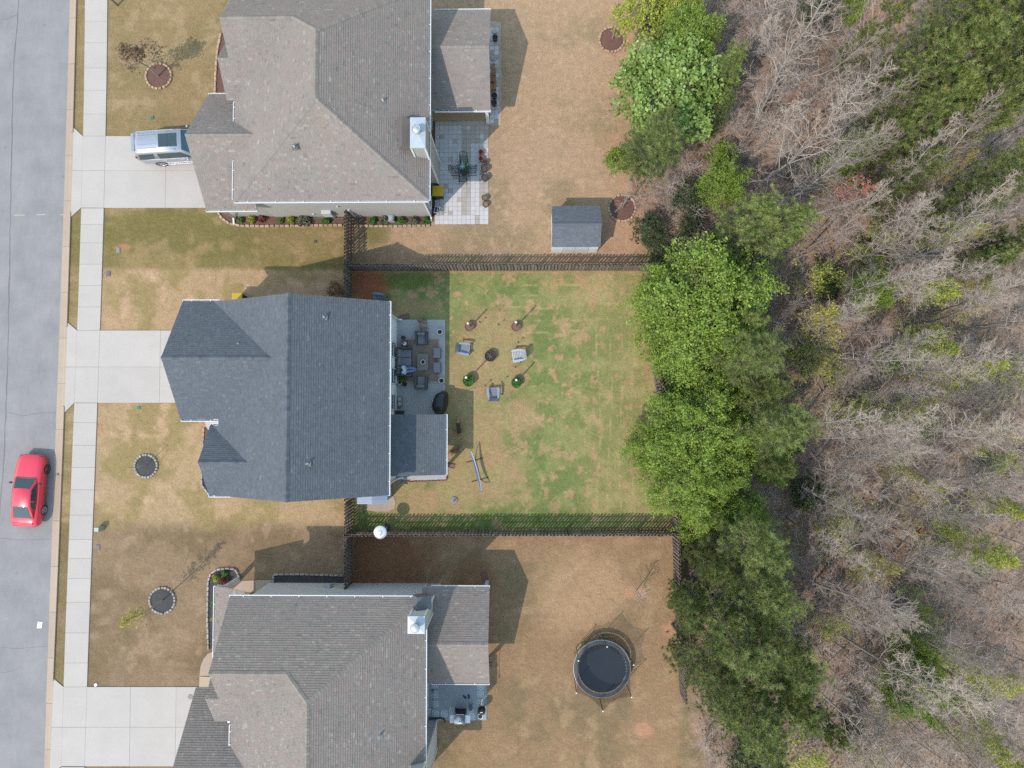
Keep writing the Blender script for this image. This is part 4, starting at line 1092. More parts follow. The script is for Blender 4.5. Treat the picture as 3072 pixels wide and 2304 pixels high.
# planters with tall posts round the fire pit
M_BARREL = mk('planter_staves', (.10, .07, .06), .7, .2, 4, .15)
M_MULCHPINK = mk('planter_mulch', sc(150, 112, 98), .95, .25, 5, .3, 28, .6)
def post_planter(label, px, py, green, h):
    x, y = P(px, py, .3); t = thing('post_planter', label, 'planter', (x, y, 0), random.uniform(0, 6), 'planters with light posts in the back yard')
    mb = MB(); mb.lathe([(.01, 0), (.22, 0), (.30, .34), (.315, .34), (.315, .38), (.28, .38), (.27, .32)], 24); mb.build('tub', M_BARREL, t)
    mb = MB(); mb.lathe([(.275, .33), (.12, .35), (.01, .36)], 18); mb.build('soil', M_MULCHPINK if not green else M_SOIL, t)
    MB().box((.03, .02, (h+.25)/2), (.09, .09, h-.25)).build('post', mk('pale_post_wood', sc(170, 160, 150), .8, .15, 3, .1), t)
    MB().box((.03, .02, h+.03), (.12, .12, .05)).build('post_cap', M_WHITE, t)
    if green:
        r_ = np.random.default_rng(int(px)); n = 420
        a = r_.uniform(0, 6.28, n); rr = np.sqrt(r_.uniform(.02, 1, n))*(.38 if green > 1 else .3); p = np.stack([rr*np.cos(a)-.05, rr*np.sin(a)-.08, .42+.16*r_.random(n)*(1-rr)], 1)
        inst('foliage', leaf_mesh('foliage', p, .09, M_LEAFG, .5, seed=int(py)), t)
    return t
post_planter('brown mulched planter with a tall post, upper left of the fire pit', 1408, 980, 0, 2.0)
post_planter('brown mulched planter with a tall post, upper right of the fire pit', 1548, 980, 0, 2.45)
post_planter('planter overflowing with bright green leaves, left below the fire pit', 1405, 1138, 2, 2.2)
post_planter('planter with dark green leaves and post, right below the fire pit', 1549, 1145, 1, 2.2)
# fire pit: mesh globe bowl
x, y = P(1471, 1068, .3); t = thing('fire_pit', 'round dark iron fire pit between the lawn chairs', 'fire pit', (x, y, 0))
mb = MB(); mb.smooth = True; mb.lathe([(.05, .12), (.25, .16), (.36, .34), (.375, .36), (.34, .34), (.22, .2), (.02, .17)], 24); mb.build('bowl', mk('rusty_iron', (.06, .035, .03), .7, .3, 4, .2), t)
M_IRON = mk('dark_iron', (.045, .036, .036), .6, .2, 3, .1)
for k in range(4):
    a = k*math.pi/2+.4; MB().tube([(.34*math.cos(a), .34*math.sin(a), .33), (.39*math.cos(a), .39*math.sin(a), 0)], .018, 6).build('leg', M_IRON, t)
mb = MB()
for k in range(14):
    a = k*2*math.pi/14; mb.tube([(.37*math.cos(a), .37*math.sin(a), .36), (.3*math.cos(a), .3*math.sin(a), .5), (.12*math.cos(a), .12*math.sin(a), .6)], .008, 4)
for r__, z in ((.375, .37), (.3, .5), (.12, .6)): mb.tube([(r__*math.cos(k*.3142), r__*math.sin(k*.3142), z) for k in range(21)], .01, 4)
mb.build('spark_screen', M_IRON, t)
mb = MB()
for k, a in enumerate((.2, 1.4, 2.3)): mb.tube([(-.24*math.cos(a), -.24*math.sin(a), .24+.03*k), (.24*math.cos(a), .24*math.sin(a), .27+.03*k)], .04, 7)
mb.build('charred_log', mk('ash_wood', (.12, .11, .11), .9, .3, 6, .3), t)

# adirondack chairs (local: sitter looks along +x)
M_ADI = mk('grey_blue_resin', sc(158, 172, 188), .55, .06, 3, .04); M_ADI2 = mk('pale_grey_resin', sc(198, 208, 218), .55, .06, 3, .04)
def adirondack(label, px, py, ang, mat, group='lawn chairs'):
    x, y = P(px, py, .35); t = thing('adirondack_chair', label, 'chair', (x, y, 0), ang, group)
    MBb = lambda: MB()
    for k in range(6):
        f = k/5; xx = .36-.52*f; z = .37-.13*f; MBb().box((xx, 0, z), (.092, .54, .024), rot=Matrix.Rotation(.24, 3, 'Y')).build('seat_slat', mat, t)
    for k in range(7):
        u = (k-3)*.083; top = .98-.10*(abs(k-3)/3)**2*1.6; a = Vector((-.17, u*.85, .2)); b_ = Vector((-.53, u*1.25, top))
        MBb().bar(a, b_, .078, .02, up=(1, 0, .5)).build('back_slat', mat, t)
    for s_ in (-1, 1):
        m_ = MBb(); m_.prism([(.42, s_*.27), (.42, s_*.40), (.30, s_*.44), (-.1, s_*.42), (-.42, s_*.34), (-.42, s_*.27)], .56, .585); m_.build('armrest', mat, t)
        MBb().box((.36, s_*.33, .28), (.09, .03, .56)).build('leg', mat, t)
        MBb().bar((.33, s_*.29, .33), (-.52, s_*.29, .05), .03, .11, up=(0, 0, 1)).build('leg', mat, t)
    MBb().bar((-.36, -.33, .56), (-.36, .33, .56), .05, .025).build('back_brace', mat, t)
    return t
adirondack('grey blue slatted lawn chair on bare earth left of the fire pit', 1391, 1047, R(-8), M_ADI)
adirondack('pale grey slatted lawn chair right of the fire pit', 1555, 1067, R(188), M_ADI2)
adirondack('grey blue slatted lawn chair below the fire pit, facing the house fence', 1480, 1181, R(92), M_ADI)
adirondack('dark slatted lawn chair half hidden under the middle house\'s upper eave', 1137, 898, R(175), mk('dark_grey_resin', (.12, .14, .17), .55, .06, 3, .04))
# solar stake lights
for px, py, lab in ((1440, 966, 'upper left'), (1496, 973, 'top middle'), (1555, 1027, 'above the pale chair'), (1547, 1101, 'below the pale chair'), (1506, 1145, 'above the lower chair, beside it to the right'), (1456, 1156, 'above the lower chair, beside it to the left')):
    x, y = P(px, py, .6); t = thing('stake_light', 'small black stake light, '+lab+' of the fire pit ring' if 'chair' not in lab else 'small black stake light '+lab, 'garden light', (x, y, 0), 0, 'stake lights round the fire pit')
    MB().cyl((0, 0, -.1), .009, .66, 6).build('stake', M_DARKMETAL, t)
    mb = MB(); mb.cyl((0, 0, .56), .035, .1, 10, r2=.05); mb.cyl((0, 0, .66), .062, .02, 12); mb.build('lamp_head', M_BLACK, t)
# hammock on its stand
a = Vector(P3(1413, 1352, .95)); b_ = Vector(P3(1445, 1475, .95)); c = (a+b_)/2; ang = math.atan2((b_-a).y, (b_-a).x); Lh = (b_-a).length
t = thing('hammock', 'blue and white striped hammock on a steel stand', 'hammock', (c.x, c.y, 0), ang)
mb = MB(); n = 22; mcols = []
for k in range(n+1):
    u = k/n*2-1; wd = .03+.06*(1-u*u)**.8; z = .95-.42*(1-u*u); xx = u*Lh/2*.98
    for j in range(9): v = j/8*2-1; mb.v.append((xx, v*wd, z+.16*v*v*(1-u*u)))
for k in range(n):
    for j in range(8): mb.f.append((k*9+j, k*9+j+1, (k+1)*9+j+1, (k+1)*9+j)); mb.mi.append(j % 3); mb.sm.append(True)
mb.build('bed_cloth', [mk('hammock_white', (.4, .43, .47), .9, .08, 6, .1), mk('hammock_blue', (.16, .22, .36), .9, .08, 6, .1), mk('hammock_grey', (.32, .36, .44), .9, .08, 6, .1)], t)
mb = MB(); mb.tube([(-Lh/2, 0, .97), (-Lh/2+.25, 0, .45), (-Lh/2+.7, 0, .1), (Lh/2-.7, 0, .1), (Lh/2-.25, 0, .45), (Lh/2, 0, .97)], .028, 8); mb.build('stand_bar', M_DARKMETAL, t)
for s_ in (-1, 1): MB().tube([(s_*(Lh/2-.72), -.58, .03), (s_*(Lh/2-.72), .58, .03)], .026, 8).build('stand_foot', M_DARKMETAL, t)
# umbrella base
x, y = P(1363, 1501, .05); t = thing('umbrella_base', 'grey round umbrella base with a bare pole on the lawn', 'umbrella base', (x, y, 0))
mb = MB(); mb.lathe([(.01, 0), (.24, 0), (.24, .05), (.2, .08), (.05, .1), (.04, .25), (.01, .25)], 24); mb.build('base', mk('grey_cast_base', (.19, .185, .19), .8, .15, 4, .1), t); MB().cyl((0, 0, .1), .016, .65, 8).build('pole', M_DARKMETAL, t)
# patio heater by the lower fence
x, y = P(1160, 1580); t = thing('patio_heater', 'tall patio heater with silver disc beside the lower fence', 'patio heater', (x, y, 0))
MB().cyl((0, 0, 0), .22, .75, 18, r2=.2).build('tank_housing', mk('heater_enamel', (.05, .06, .07), .4, .1, 3, .05), t); MB().cyl((0, 0, .75), .03, 1.1, 10).build('pole', M_STEEL, t); MB().cyl((0, 0, 1.82), .11, .26, 16).build('burner', M_STEEL, t)
mb = MB(); mb.smooth = True; mb.lathe([(.43, 2.1), (.42, 2.13), (.25, 2.18), (.13, 2.2), (.12, 2.23), (.05, 2.25), (.01, 2.25)], 28); mb.build('reflector', mk('heater_aluminium', (.75, .76, .77), .38, .05, 3, .03, metal=.7), t)
# tin roofed wood store against the middle house
x, y = P(1115, 1490); xa, ya_ = P(1070, 1513, 2.0); xb, yb2 = P(1161, 1513, 2.0); t = thing('wood_store', 'small blue grey metal roofed store against the middle house', 'shed', ((xa+xb)/2, ya_+.45, 0))
o = origin(t); wd = xb-xa; M_TIN = mk('blue_grey_tin', sc(150, 172, 196), .45, .08, 2, .04, metal=.3)
MB().box((0, .1, .9), (wd-.16, .7, 1.8)).build('wall', mk('store_panel', (.3, .33, .36), .7, .1, 3, .05), t)
for s_ in (-1, 1):
    nrib = 9
    for k in range(nrib):
        xx = s_*wd/4; yy = -.45+.9*(k+.5)/nrib; MB().box((xx, yy, 1.93), (wd/2*1.01, .9/nrib-.012, .03+.015*(k % 2)), rot=Matrix.Rotation(s_*.10, 3, 'Y')).build('roof_panel', M_TIN, t)
# garden shed in the upper yard
zE, zR = 2.05, 2.75
xa, y_b = P(1655, 740.5, zE); xb, y_t = P(1801, 619, zE); t = thing('garden_shed', 'small white shed with grey shingle roof in the upper yard', 'shed', ((xa+xb)/2, (y_b+y_t)/2, 0))
rf = Roof(t, M_SH_B, mk('shed_cap', sc(110, 120, 132), .9, .1, 3, .1), .5); ym = (y_b+y_t)/2; ks = (zR-zE)/(ym-y_b)
rf.plane([(xa, y_b, zE), (xb, y_b, zE), (xb, ym, zR), (xa, ym, zR)], .06); rf.plane([(xa, y_t, zE), (xb, y_t, zE), (xb, ym, zR), (xa, ym, zR)], .06); rf.ridge((xa, ym, zR), (xb, ym, zR), (0, 1, -ks), (0, -1, -ks)); rf.finish()
Ws = siding_wall(t, [(xa+.06, xb-.06, y_b+.08, y_t-.08, 2.0)], M_SIDE2)
for xx in (xa+.1, xb-.1): gable_fill(t, 'x', xx, y_b+.1, y_t-.1, 1.95, zR-.12, M_SIDE2, .05)
for k in range(2): MB(origin(t)).box(((xa+xb)/2-.45+.9*k, y_b+.06, .95), (.86, .04, 1.8)).build('door', M_WHITE, t)
# trampoline with safety net
M_NET = None
m, nt, b = nodes_of('safety_net'); b.inputs['Base Color'].default_value = (.015, .015, .017, 1); tr = nt.nodes.new('ShaderNodeBsdfTransparent'); mx = nt.nodes.new('ShaderNodeMixShader'); mx.inputs[0].default_value = .42
nt.links.new(tr.outputs[0], mx.inputs[1]); nt.links.new(b.outputs[0], mx.inputs[2]); nt.links.new(mx.outputs[0], nt.nodes['Material Output'].inputs[0]); M_NET = m
cx, cy = P(1806, 2006, .85); t = thing('trampoline', 'round black trampoline with sagging safety net on the lower lawn', 'trampoline', (cx, cy, 0), R(8)); Rt = 1.85
mb = MB(); mb.tube([(Rt*math.cos(k*math.pi/24), Rt*math.sin(k*math.pi/24), .86) for k in range(49)], .035, 8, caps=False); mb.build('rim', mk('dull_rim_steel', (.22, .24, .26), .5, .2, 3, .1, metal=.4), t)
mb = MB(); mb.lathe([(.01, .80), (1.0, .815), (1.55, .84)], 40); mb.build('jumping_mat', mk('black_mat', (.018, .025, .034), .8, .15, 2, .1, 60, spec=.25), t)
mb = MB(); flat_ring(mb, 1.58, 1.80, 48); mb.v = [(v[0], v[1], .885+.02*math.sin(9*math.atan2(v[1], v[0]))) for v in mb.v]; mb.build('spring_pad', mk('faded_pad', (.05, .06, .07), .7, .35, 4, .2, 12), t)
mb = MB()
for k in range(48):
    a = k*2*math.pi/48; mb.tube([(1.52*math.cos(a), 1.52*math.sin(a), .84), (1.84*math.cos(a), 1.84*math.sin(a), .86)], .014, 4)
mb.build('springs', M_STEEL, t)
tag(t.children[-1], kind='stuff')
np_ = 6; tops = []
for k in range(np_):
    a = R(18)+k*2*math.pi/np_; p = Vector((1.95*math.cos(a), 1.95*math.sin(a), 0)); q = Vector((2.0*math.cos(a), 2.0*math.sin(a), 2.55))
    MB().tube([p, p*1.01+Vector((0, 0, 1.2)), q], .022, 7).build('pole', M_BLACK, t); MB().ball(q, .05, 8, 6).build('pole_cap', M_POTW, t); tops.append(q)
    a0 = a-.22; MB().tube([(1.85*math.cos(a0), 1.85*math.sin(a0), .84), (1.85*math.cos(a0), 1.85*math.sin(a0), .02), (1.85*math.cos(a0+.44), 1.85*math.sin(a0+.44), .02), (1.85*math.cos(a0+.44), 1.85*math.sin(a0+.44), .84)], .024, 6).build('leg', M_STEEL, t)
mb = MB(); seg = 8
rows = []
for zt in (0, .5, 1):
    row = []
    for k in range(np_):
        p0_, p1_ = tops[k], tops[(k+1) % np_]
        for j in range(seg):
            u = j/seg; top = p0_.lerp(p1_, u); sag = math.sin(math.pi*u)*.42
            a = R(18)+(k+u)*2*math.pi/np_; lo = Vector((1.62*math.cos(a), 1.62*math.sin(a), .88)); hi = Vector((top.x*(1-.05*math.sin(math.pi*u)), top.y*(1-.05*math.sin(math.pi*u)), top.z-.05-sag))
            row.append(lo.lerp(hi, zt))
    rows.append(row)
N = len(rows[0])
for r__ in rows: mb.v.extend([tuple(v) for v in r__])
for j in range(2):
    for k in range(N): mb.f.append((j*N+k, j*N+(k+1) % N, (j+1)*N+(k+1) % N, (j+1)*N+k)); mb.mi.append(0); mb.sm.append(True)
mb.build('safety_net', M_NET, t)
# utility covers and boxes
M_GREENP = mk('green_plastic', (.03, .14, .10), .6, .1, 4, .05)
def cover(name, label, px, py, wd, dp, h, mat, cat, rz=0, lid=None):
    x, y = P(px, py, h); t = thing(name, label, cat, (x, y, 0), rz)
    o = MB().box((0, 0, h/2-.05), (wd, dp, h+.1), taper=.92).build('box', mat, t); bev(o, .012)
    o = MB().box((0, 0, h+.008), (wd*.86, dp*.86, .016)).build('lid', lid or mat, t)
    return t
cover('valve_cover', 'green irrigation valve cover on the upper front lawn', 456, 353, .24, .2, .04, M_GREENP, 'utility cover', .3)
cover('valve_cover', 'green valve cover just below the middle driveway', 415, 1224, .26, .22, .04, M_GREENP, 'utility cover')
cover('meter_cover', 'grey green meter cover on worn earth above the middle lot', 354, 750, .28, .42, .03, mk('meter_lid', sc(150, 165, 150), .8, .1, 4, .1), 'utility cover')
cover('meter_cover', 'dark round edged meter cover beside the pavement above the middle driveway', 325, 821, .3, .36, .03, mk('dark_lid', sc(118, 122, 130), .8, .2, 4, .15), 'utility cover')
cover('meter_cover', 'grey meter cover beside the pavement below the pale green box', 293, 1642, .34, .34, .03, mk('grey_lid', sc(140, 134, 128), .8, .2, 4, .2), 'utility cover')
cover('utility_pedestal', 'pale green utility box beside the pavement', 289, 1589, .34, .3, .62, mk('pale_green_enamel', sc(176, 196, 186), .5, .06, 4, .04), 'utility box', 0, mk('pedestal_lid', sc(196, 210, 202), .5, .05, 4, .04))
cover('valve_cover', 'small white valve cover at the corner of the lower driveway', 287, 2055, .22, .2, .06, M_WHITE, 'utility cover', .5)
cover('valve_cover', 'small black square cover on lawn below the upper flower bed', 946, 724, .22, .22, .03, mk('black_lid', (.05, .05, .055), .7, .2, 4, .1), 'utility cover', .2)
x, y = P(571, 2090, .05); t = thing('cleanout_lid', 'round grey lid set in the lower driveway', 'drain cover', (x, y, .05)); MB().cyl((0, 0, .002), .15, .012, 20).build('lid', mk('iron_lid', sc(150, 145, 145), .6, .1, 6, .1), t); MB().cyl((0, 0, 0), .165, .01, 20).build('frame', mk('iron_frame', sc(110, 106, 106), .6, .1, 6, .1), t)
x, y = P(119, 1875, .01); mb = MB(); mb.v = [(-.2, -.22, .01), (.16, -.2, .03), (.2, .2, .012), (-.1, .24, .04), (0, 0, .05)]; mb.f = [(0, 1, 4), (1, 2, 4), (2, 3, 4), (3, 0, 4)]; mb.mi = [0]*4; mb.sm = [False]*4
o = mb.build('crumpled_paper', mk('paper', (.68, .67, .58), .9, .1, 6, .05)); o.location = (x, y, .004); tag(o, 'crumpled white paper lying on the road', 'litter')
x, y = P(340, 4, .5); t = thing('mailbox', 'dark mailbox at the top edge beside the pavement', 'mailbox', (x, y, 0)); MB().box((0, 0, .5), (.1, .1, 1.0)).build('post', M_WOODP, t)
o = MB().box((-.05, 0, 1.1), (.5, .2, .2)).build('box', mk('mailbox_enamel', (.09, .10, .13), .4, .1, 4, .05), t); bev(o, .06, 3); MB().box((-.31, 0, 1.1), (.02, .18, .18)).build('door', M_DARKMETAL, t)
# splash blocks and downspout ends
M_SPLASH = mk('red_brown_splash_block', sc(150, 112, 104), .85, .15, 4, .1)
def splash(label, px, py, rz, wd=.3, L_=.62):
    x, y = P(px, py, .06); t = thing('splash_block', label, 'splash block', (x, y, 0), rz, 'splash blocks under the downspouts')
    MB().box((0, 0, .025), (L_, wd, .06)).build('base', M_SPLASH, t)
    for s_ in (-1, 1): MB().box((0, s_*(wd/2-.025), .065), (L_, .04, .05)).build('side', M_SPLASH, t)
    MB().box((-L_/2+.025, 0, .07), (.045, wd, .05)).build('back', M_SPLASH, t)
splash('red brown splash block at the upper corner of the middle patio', 1213, 950, R(10)); splash('red brown splash block right of the middle porch roof', 1350, 1397, R(-12)); splash('splash block beside the white gravel strip', 1216, 1436, R(8)); splash('splash block above the lower porch roof', 1453, 1732, R(90)); splash('splash block right of the lower porch roof', 1469, 1994, R(0), .25, .3)
# ================================================================== middle patio furniture
M_WICK = mk('brown_grey_wicker', (.085, .072, .062), .8, .15, 5, .35, 60, .6, 50); M_CUSH = mk('slate_cushion', (.15, .165, .18), .9, .08, 3, .06, 80, .15, 60)
M_CUSH2 = mk('light_slate_cushion', (.17, .185, .20), .9, .08, 3, .06, 80, .15, 60)
def cushion(c, d, parent, name, mat, rz=0, rot=None):
    o = MB().box(c, d, rz, rot).build(name, mat, parent); bev(o, min(d)*.35, 3); return o
def wicker_seat(name, label, cat, x, y, rz, wd, dp, n, group=None):
    """sofa or armchair; sitter looks along +x, width along y"""
    t = thing(name, label, cat, (x, y, .06), rz, group)
    MB().box((0, 0, .15), (dp-.06, wd-.06, .22)).build('base', M_WICK, t)
    o = MB().box((-dp/2+.06, 0, .42), (.12, wd, .78)).build('back_frame', M_WICK, t); bev(o, .03)
    for s_ in (-1, 1):
        o = MB().box((.03, s_*(wd/2-.06), .32), (dp-.06, .12, .6)).build('armrest', M_WICK, t); bev(o, .03)
        for xx in (dp/2-.08, -dp/2+.08): MB().box((xx, s_*(wd/2-.08), .02), (.06, .06, .08)).build('leg', M_DARKMETAL, t)
    cw = (wd-.26)/n
    for k in range(n):
        yy = -wd/2+.13+cw*(k+.5)
        cushion((.07, yy, .35), (dp-.22, cw-.015, .16), t, 'seat_cushion', M_CUSH)
        cushion((-dp/2+.2, yy, .57), (.16, cw-.02, .42), t, 'back_cushion', M_CUSH2, rot=Matrix.Rotation(-.2, 3, 'Y'))
    return t
x, y = P(1213, 1085, .5); wicker_seat('outdoor_sofa', 'three seat wicker sofa with slate cushions against the middle house', 'sofa', x, y, 0, 1.95, .98, 3); SOFA = (x, y)
g_ = 'wicker armchairs on the middle patio'
x, y = P(1265, 1014, .4); wicker_seat('outdoor_armchair', 'wicker armchair at the upper end of the striped rug', 'armchair', x, y, R(-91), .82, .88, 1, g_)
x, y = P(1264, 1148, .4); wicker_seat('outdoor_armchair', 'wicker armchair at the lower end of the striped rug', 'armchair', x, y, R(88), .82, .88, 1, g_)
for (py, lab) in ((1059, 'wicker ottoman with slate cushion, upper one of the pair'), (1103, 'wicker ottoman with slate cushion, lower one of the pair')):
    x, y = P(1311, py, .4); t = thing('ottoman', lab, 'ottoman', (x, y, .06), R(random.uniform(-2, 2)), 'ottomans on the middle patio')
    o = MB().box((0, 0, .17), (.48, .70, .3)).build('base', M_WICK, t); bev(o, .02); cushion((0, 0, .38), (.47, .69, .14), t, 'cushion', M_CUSH2)
x, y = P(1269, 1086, .4); t = thing('coffee_table', 'rectangular brown wicker coffee table in the middle of the rug', 'table', (x, y, .06))
M_TTOP = mk('grey_brown_tabletop', (.17, .145, .125), .6, .12, 4, .15, 40)
for k in range(6): MB().box((-.3+.12*k, 0, .41), (.115, 1.1, .04)).build('top_plank', M_TTOP, t)
o = MB().box((0, 0, .2), (.64, 1.02, .36)).build('base', M_WICK, t)
pot('white bowl planter standing on the coffee table', 1268.5, 1086, 7, .18, M_POTW, .49)
pot('white pot with dark soil at the patio\'s upper right corner', 1319, 995.5, 8, .38, M_POTW, .06); pot('white pot with dark soil right of the rug\'s lower corner', 1324, 1142, 8, .38, M_POTW, .06)
pot('small white pot below the sofa end', 1199, 1147, 6.4, .3, M_POTW, .06); pot('terracotta pot below the sofa', 1213, 1152, 7.5, .3, mk('dull_terracotta', sc(150, 95, 70), .8, .15, 4, .1), .06)
shrub('dark leafy plant behind the pots at the sofa\'s lower end', 1208, 1134, 11, .6, M_LEAFG, 160, .09)
# rug
m, nt, b = nodes_of('striped_rug'); tc = nt.nodes.new('ShaderNodeTexCoord').outputs['Object']; sp = nt.nodes.new('ShaderNodeSeparateXYZ'); nt.links.new(tc, sp.inputs[0])
def stripe(s_): return mathn(nt, 'GREATER_THAN', mathn(nt, 'FRACT', mathn(nt, 'MULTIPLY', s_, 14.0)), .55)
ax_ = mathn(nt, 'ABSOLUTE', mathn(nt, 'MULTIPLY', sp.outputs[0], 1.0)); ay_ = mathn(nt, 'ABSOLUTE', mathn(nt, 'SUBTRACT', mathn(nt, 'ABSOLUTE', sp.outputs[1]), .3))
sel = mathn(nt, 'GREATER_THAN', mathn(nt, 'ADD', ax_, -.25), mathn(nt, 'MULTIPLY', ay_, 1.0))
n = nt.nodes.new('ShaderNodeMix'); nt.links.new(sel, n.inputs[0]); nt.links.new(stripe(sp.outputs[0]), n.inputs[2]); nt.links.new(stripe(sp.outputs[1]), n.inputs[3])
edge = mathn(nt, 'MAXIMUM', mathn(nt, 'GREATER_THAN', mathn(nt, 'ABSOLUTE', sp.outputs[0]), 1.08), mathn(nt, 'GREATER_THAN', mathn(nt, 'ABSOLUTE', sp.outputs[1]), 1.42))
c_ = mixc(nt, n.outputs[0], sc(196, 180, 158), sc(128, 116, 104)); c_ = mixc(nt, edge, c_, sc(205, 190, 166)); nt.links.new(c_, b.inputs['Base Color']); b.inputs['Roughness'].default_value = .95
x, y = P(1267, 1081.5, .06); mb = MB(); mb.box((0, 0, .008), (2.29, 2.98, .012)); o = mb.build('outdoor_rug', m); o.location = (x, y, .064); tag(o, 'beige striped rug under the middle patio furniture', 'rug')
# side table with tray, stool
x, y = P(1214, 1031.5, .4); t = thing('side_table', 'small black side table above the sofa', 'table', (x, y, .06)); MB().box((0, 0, .44), (.36, .36, .03)).build('top', M_BLACK, t)
for sx1 in (-1, 1):
    for sy1 in (-1, 1): MB().box((.15*sx1, .15*sy1, .22), (.03, .03, .43)).build('leg', M_BLACK, t)
x, y = P(1214, 1031, .5); t = thing('tray', 'round tray with cups on the black side table', 'tray', (x, y, .515)); MB().cyl((0, 0, 0), .14, .015, 18).build('tray', M_STEEL, t)
for k, a in enumerate((.3, 2.4, 4.4)): MB().cyl((.07*math.cos(a), .07*math.sin(a), .015), .035, .07, 10, r2=.04).build('cup', M_POTW if k != 1 else M_TERRA, t)
x, y = P(1210, 1013.5, .4); t = thing('stool', 'round black stool near the wall of the middle patio', 'stool', (x, y, .06)); o = MB().cyl((0, 0, .38), .15, .06, 20).build('seat', M_BLACK, t)
for k in range(4): a = k*1.571+.5; MB().bar((.1*math.cos(a), .1*math.sin(a), .38), (.14*math.cos(a), .14*math.sin(a), 0), .025).build('leg', M_BLACK, t)
# folded camp chair with patterned cloth
m, nt, b = nodes_of('mottled_camp_cloth'); tc = nt.nodes.new('ShaderNodeTexCoord').outputs['Object']
nt.links.new(rampn(nt, noisen(nt, 9, 3, .6, tc), [(.38, sc(96, 80, 70)), (.5, sc(176, 150, 136)), (.62, sc(206, 186, 176))]), b.inputs['Base Color']); b.inputs['Roughness'].default_value = .95; M_CAMO = m
x, y = P(1270, 977, .4); t = thing('camp_chair', 'folding camp chair with mottled tan cloth at the patio\'s upper edge', 'chair', (x, y, .06), R(-80))
mb = MB(); mb.v = [(-.22, -.22, .42), (.22, -.26, .45), (.24, .26, .45), (-.22, .22, .42), (-.42, -.26, .92), (-.4, .26, .92), (0, 0, .38), (-.34, 0, .66)]; mb.f = [(0, 1, 6), (1, 2, 6), (2, 3, 6), (3, 0, 6), (0, 7, 4), (3, 5, 7), (4, 7, 5), (0, 3, 7)]; mb.mi = [0]*8; mb.sm = [True]*8; mb.build('cloth', M_CAMO, t)
for a, b_ in (((.24, -.26, .45), (-.2, .24, .02)), ((.24, .26, .45), (-.2, -.24, .02)), ((-.22, -.24, .42), (.2, .26, .02)), ((-.22, .24, .42), (.2, -.26, .02)), ((-.2, -.26, .1), (-.42, -.27, .94)), ((-.2, .26, .1), (-.42, .27, .94))): MB().bar(a, b_, .022).build('tube', M_BLACK, t)
# storage box with two round lamps on top, covered grill
x, y = P(1199, 1205, .3); t = thing('storage_bench', 'grey box with two round cushions against the middle house wall', 'bench', (x, y, .06)); o = MB().box((0, 0, .22), (.36, .68, .44)).build('box', mk('grey_box_resin', (.2, .2, .2), .7, .1, 4, .06), t); bev(o, .03)
for s_ in (-1, 1): mb = MB(); mb.smooth = True; mb.ball((0, s_*.15, .5), .13, 14, 8, (1, 1, .45)); mb.build('round_cushion', mk('pale_grey_cushion', (.36, .36, .36), .9, .1, 4, .08), t)
x, y = P(1318, 1209, .8); t = thing('covered_grill', 'barbecue grill under a black vinyl cover at the patio corner', 'grill', (x, y, .06), R(-10)); M_VINYL = mk('black_vinyl', (.012, .014, .016), .38, .15, 3, .1, 14, .5, 7)
ring = [(.05, .8), (.32, .74), (.44, .45), (.46, 0), (.44, -.4), (.3, -.74), (-.06, -.80), (-.34, -.6), (-.46, -.3), (-.44, .2), (-.32, .55)]
mb = MB(); nr = len(ring); lv = [(1.06, .02), (1.0, .5), (.97, .82), (.9, .95), (.72, 1.08), (.35, 1.14), (.05, 1.15)]
for k, (s_, z) in enumerate(lv):
    for i, (a, c) in enumerate(ring): mb.v.append((a*s_*(1+.04*math.sin(i*3+k)), c*s_*(1+.03*math.cos(i*2+k)), z+.015*math.sin(i*4.1+k)))
for k in range(len(lv)-1):
    for i in range(nr): mb.f.append((k*nr+i, k*nr+(i+1) % nr, (k+1)*nr+(i+1) % nr, (k+1)*nr+i)); mb.mi.append(0); mb.sm.append(k > 2)
mb.f.append(tuple(range((len(lv)-1)*nr, len(lv)*nr))); mb.mi.append(0); mb.sm.append(False)
mb.build('cover', M_VINYL, t); MB().box((-.47, .1, .55), (.02, .08, .16)).build('vent_flap', M_STEEL, t)
x, y = P(1202, 1243, .4); t = thing('patio_chair', 'black patio chair tucked under the middle porch roof', 'chair', (x, y, .06)); MB().box((0, 0, .42), (.5, .5, .05)).build('seat', M_BLACK, t); MB().box((-.24, 0, .68), (.04, .5, .5)).build('backrest', M_BLACK, t)
for sx1 in (-1, 1):
    for sy1 in (-1, 1): MB().box((.22*sx1, .22*sy1, .2), (.035, .035, .4)).build('leg', M_BLACK, t)

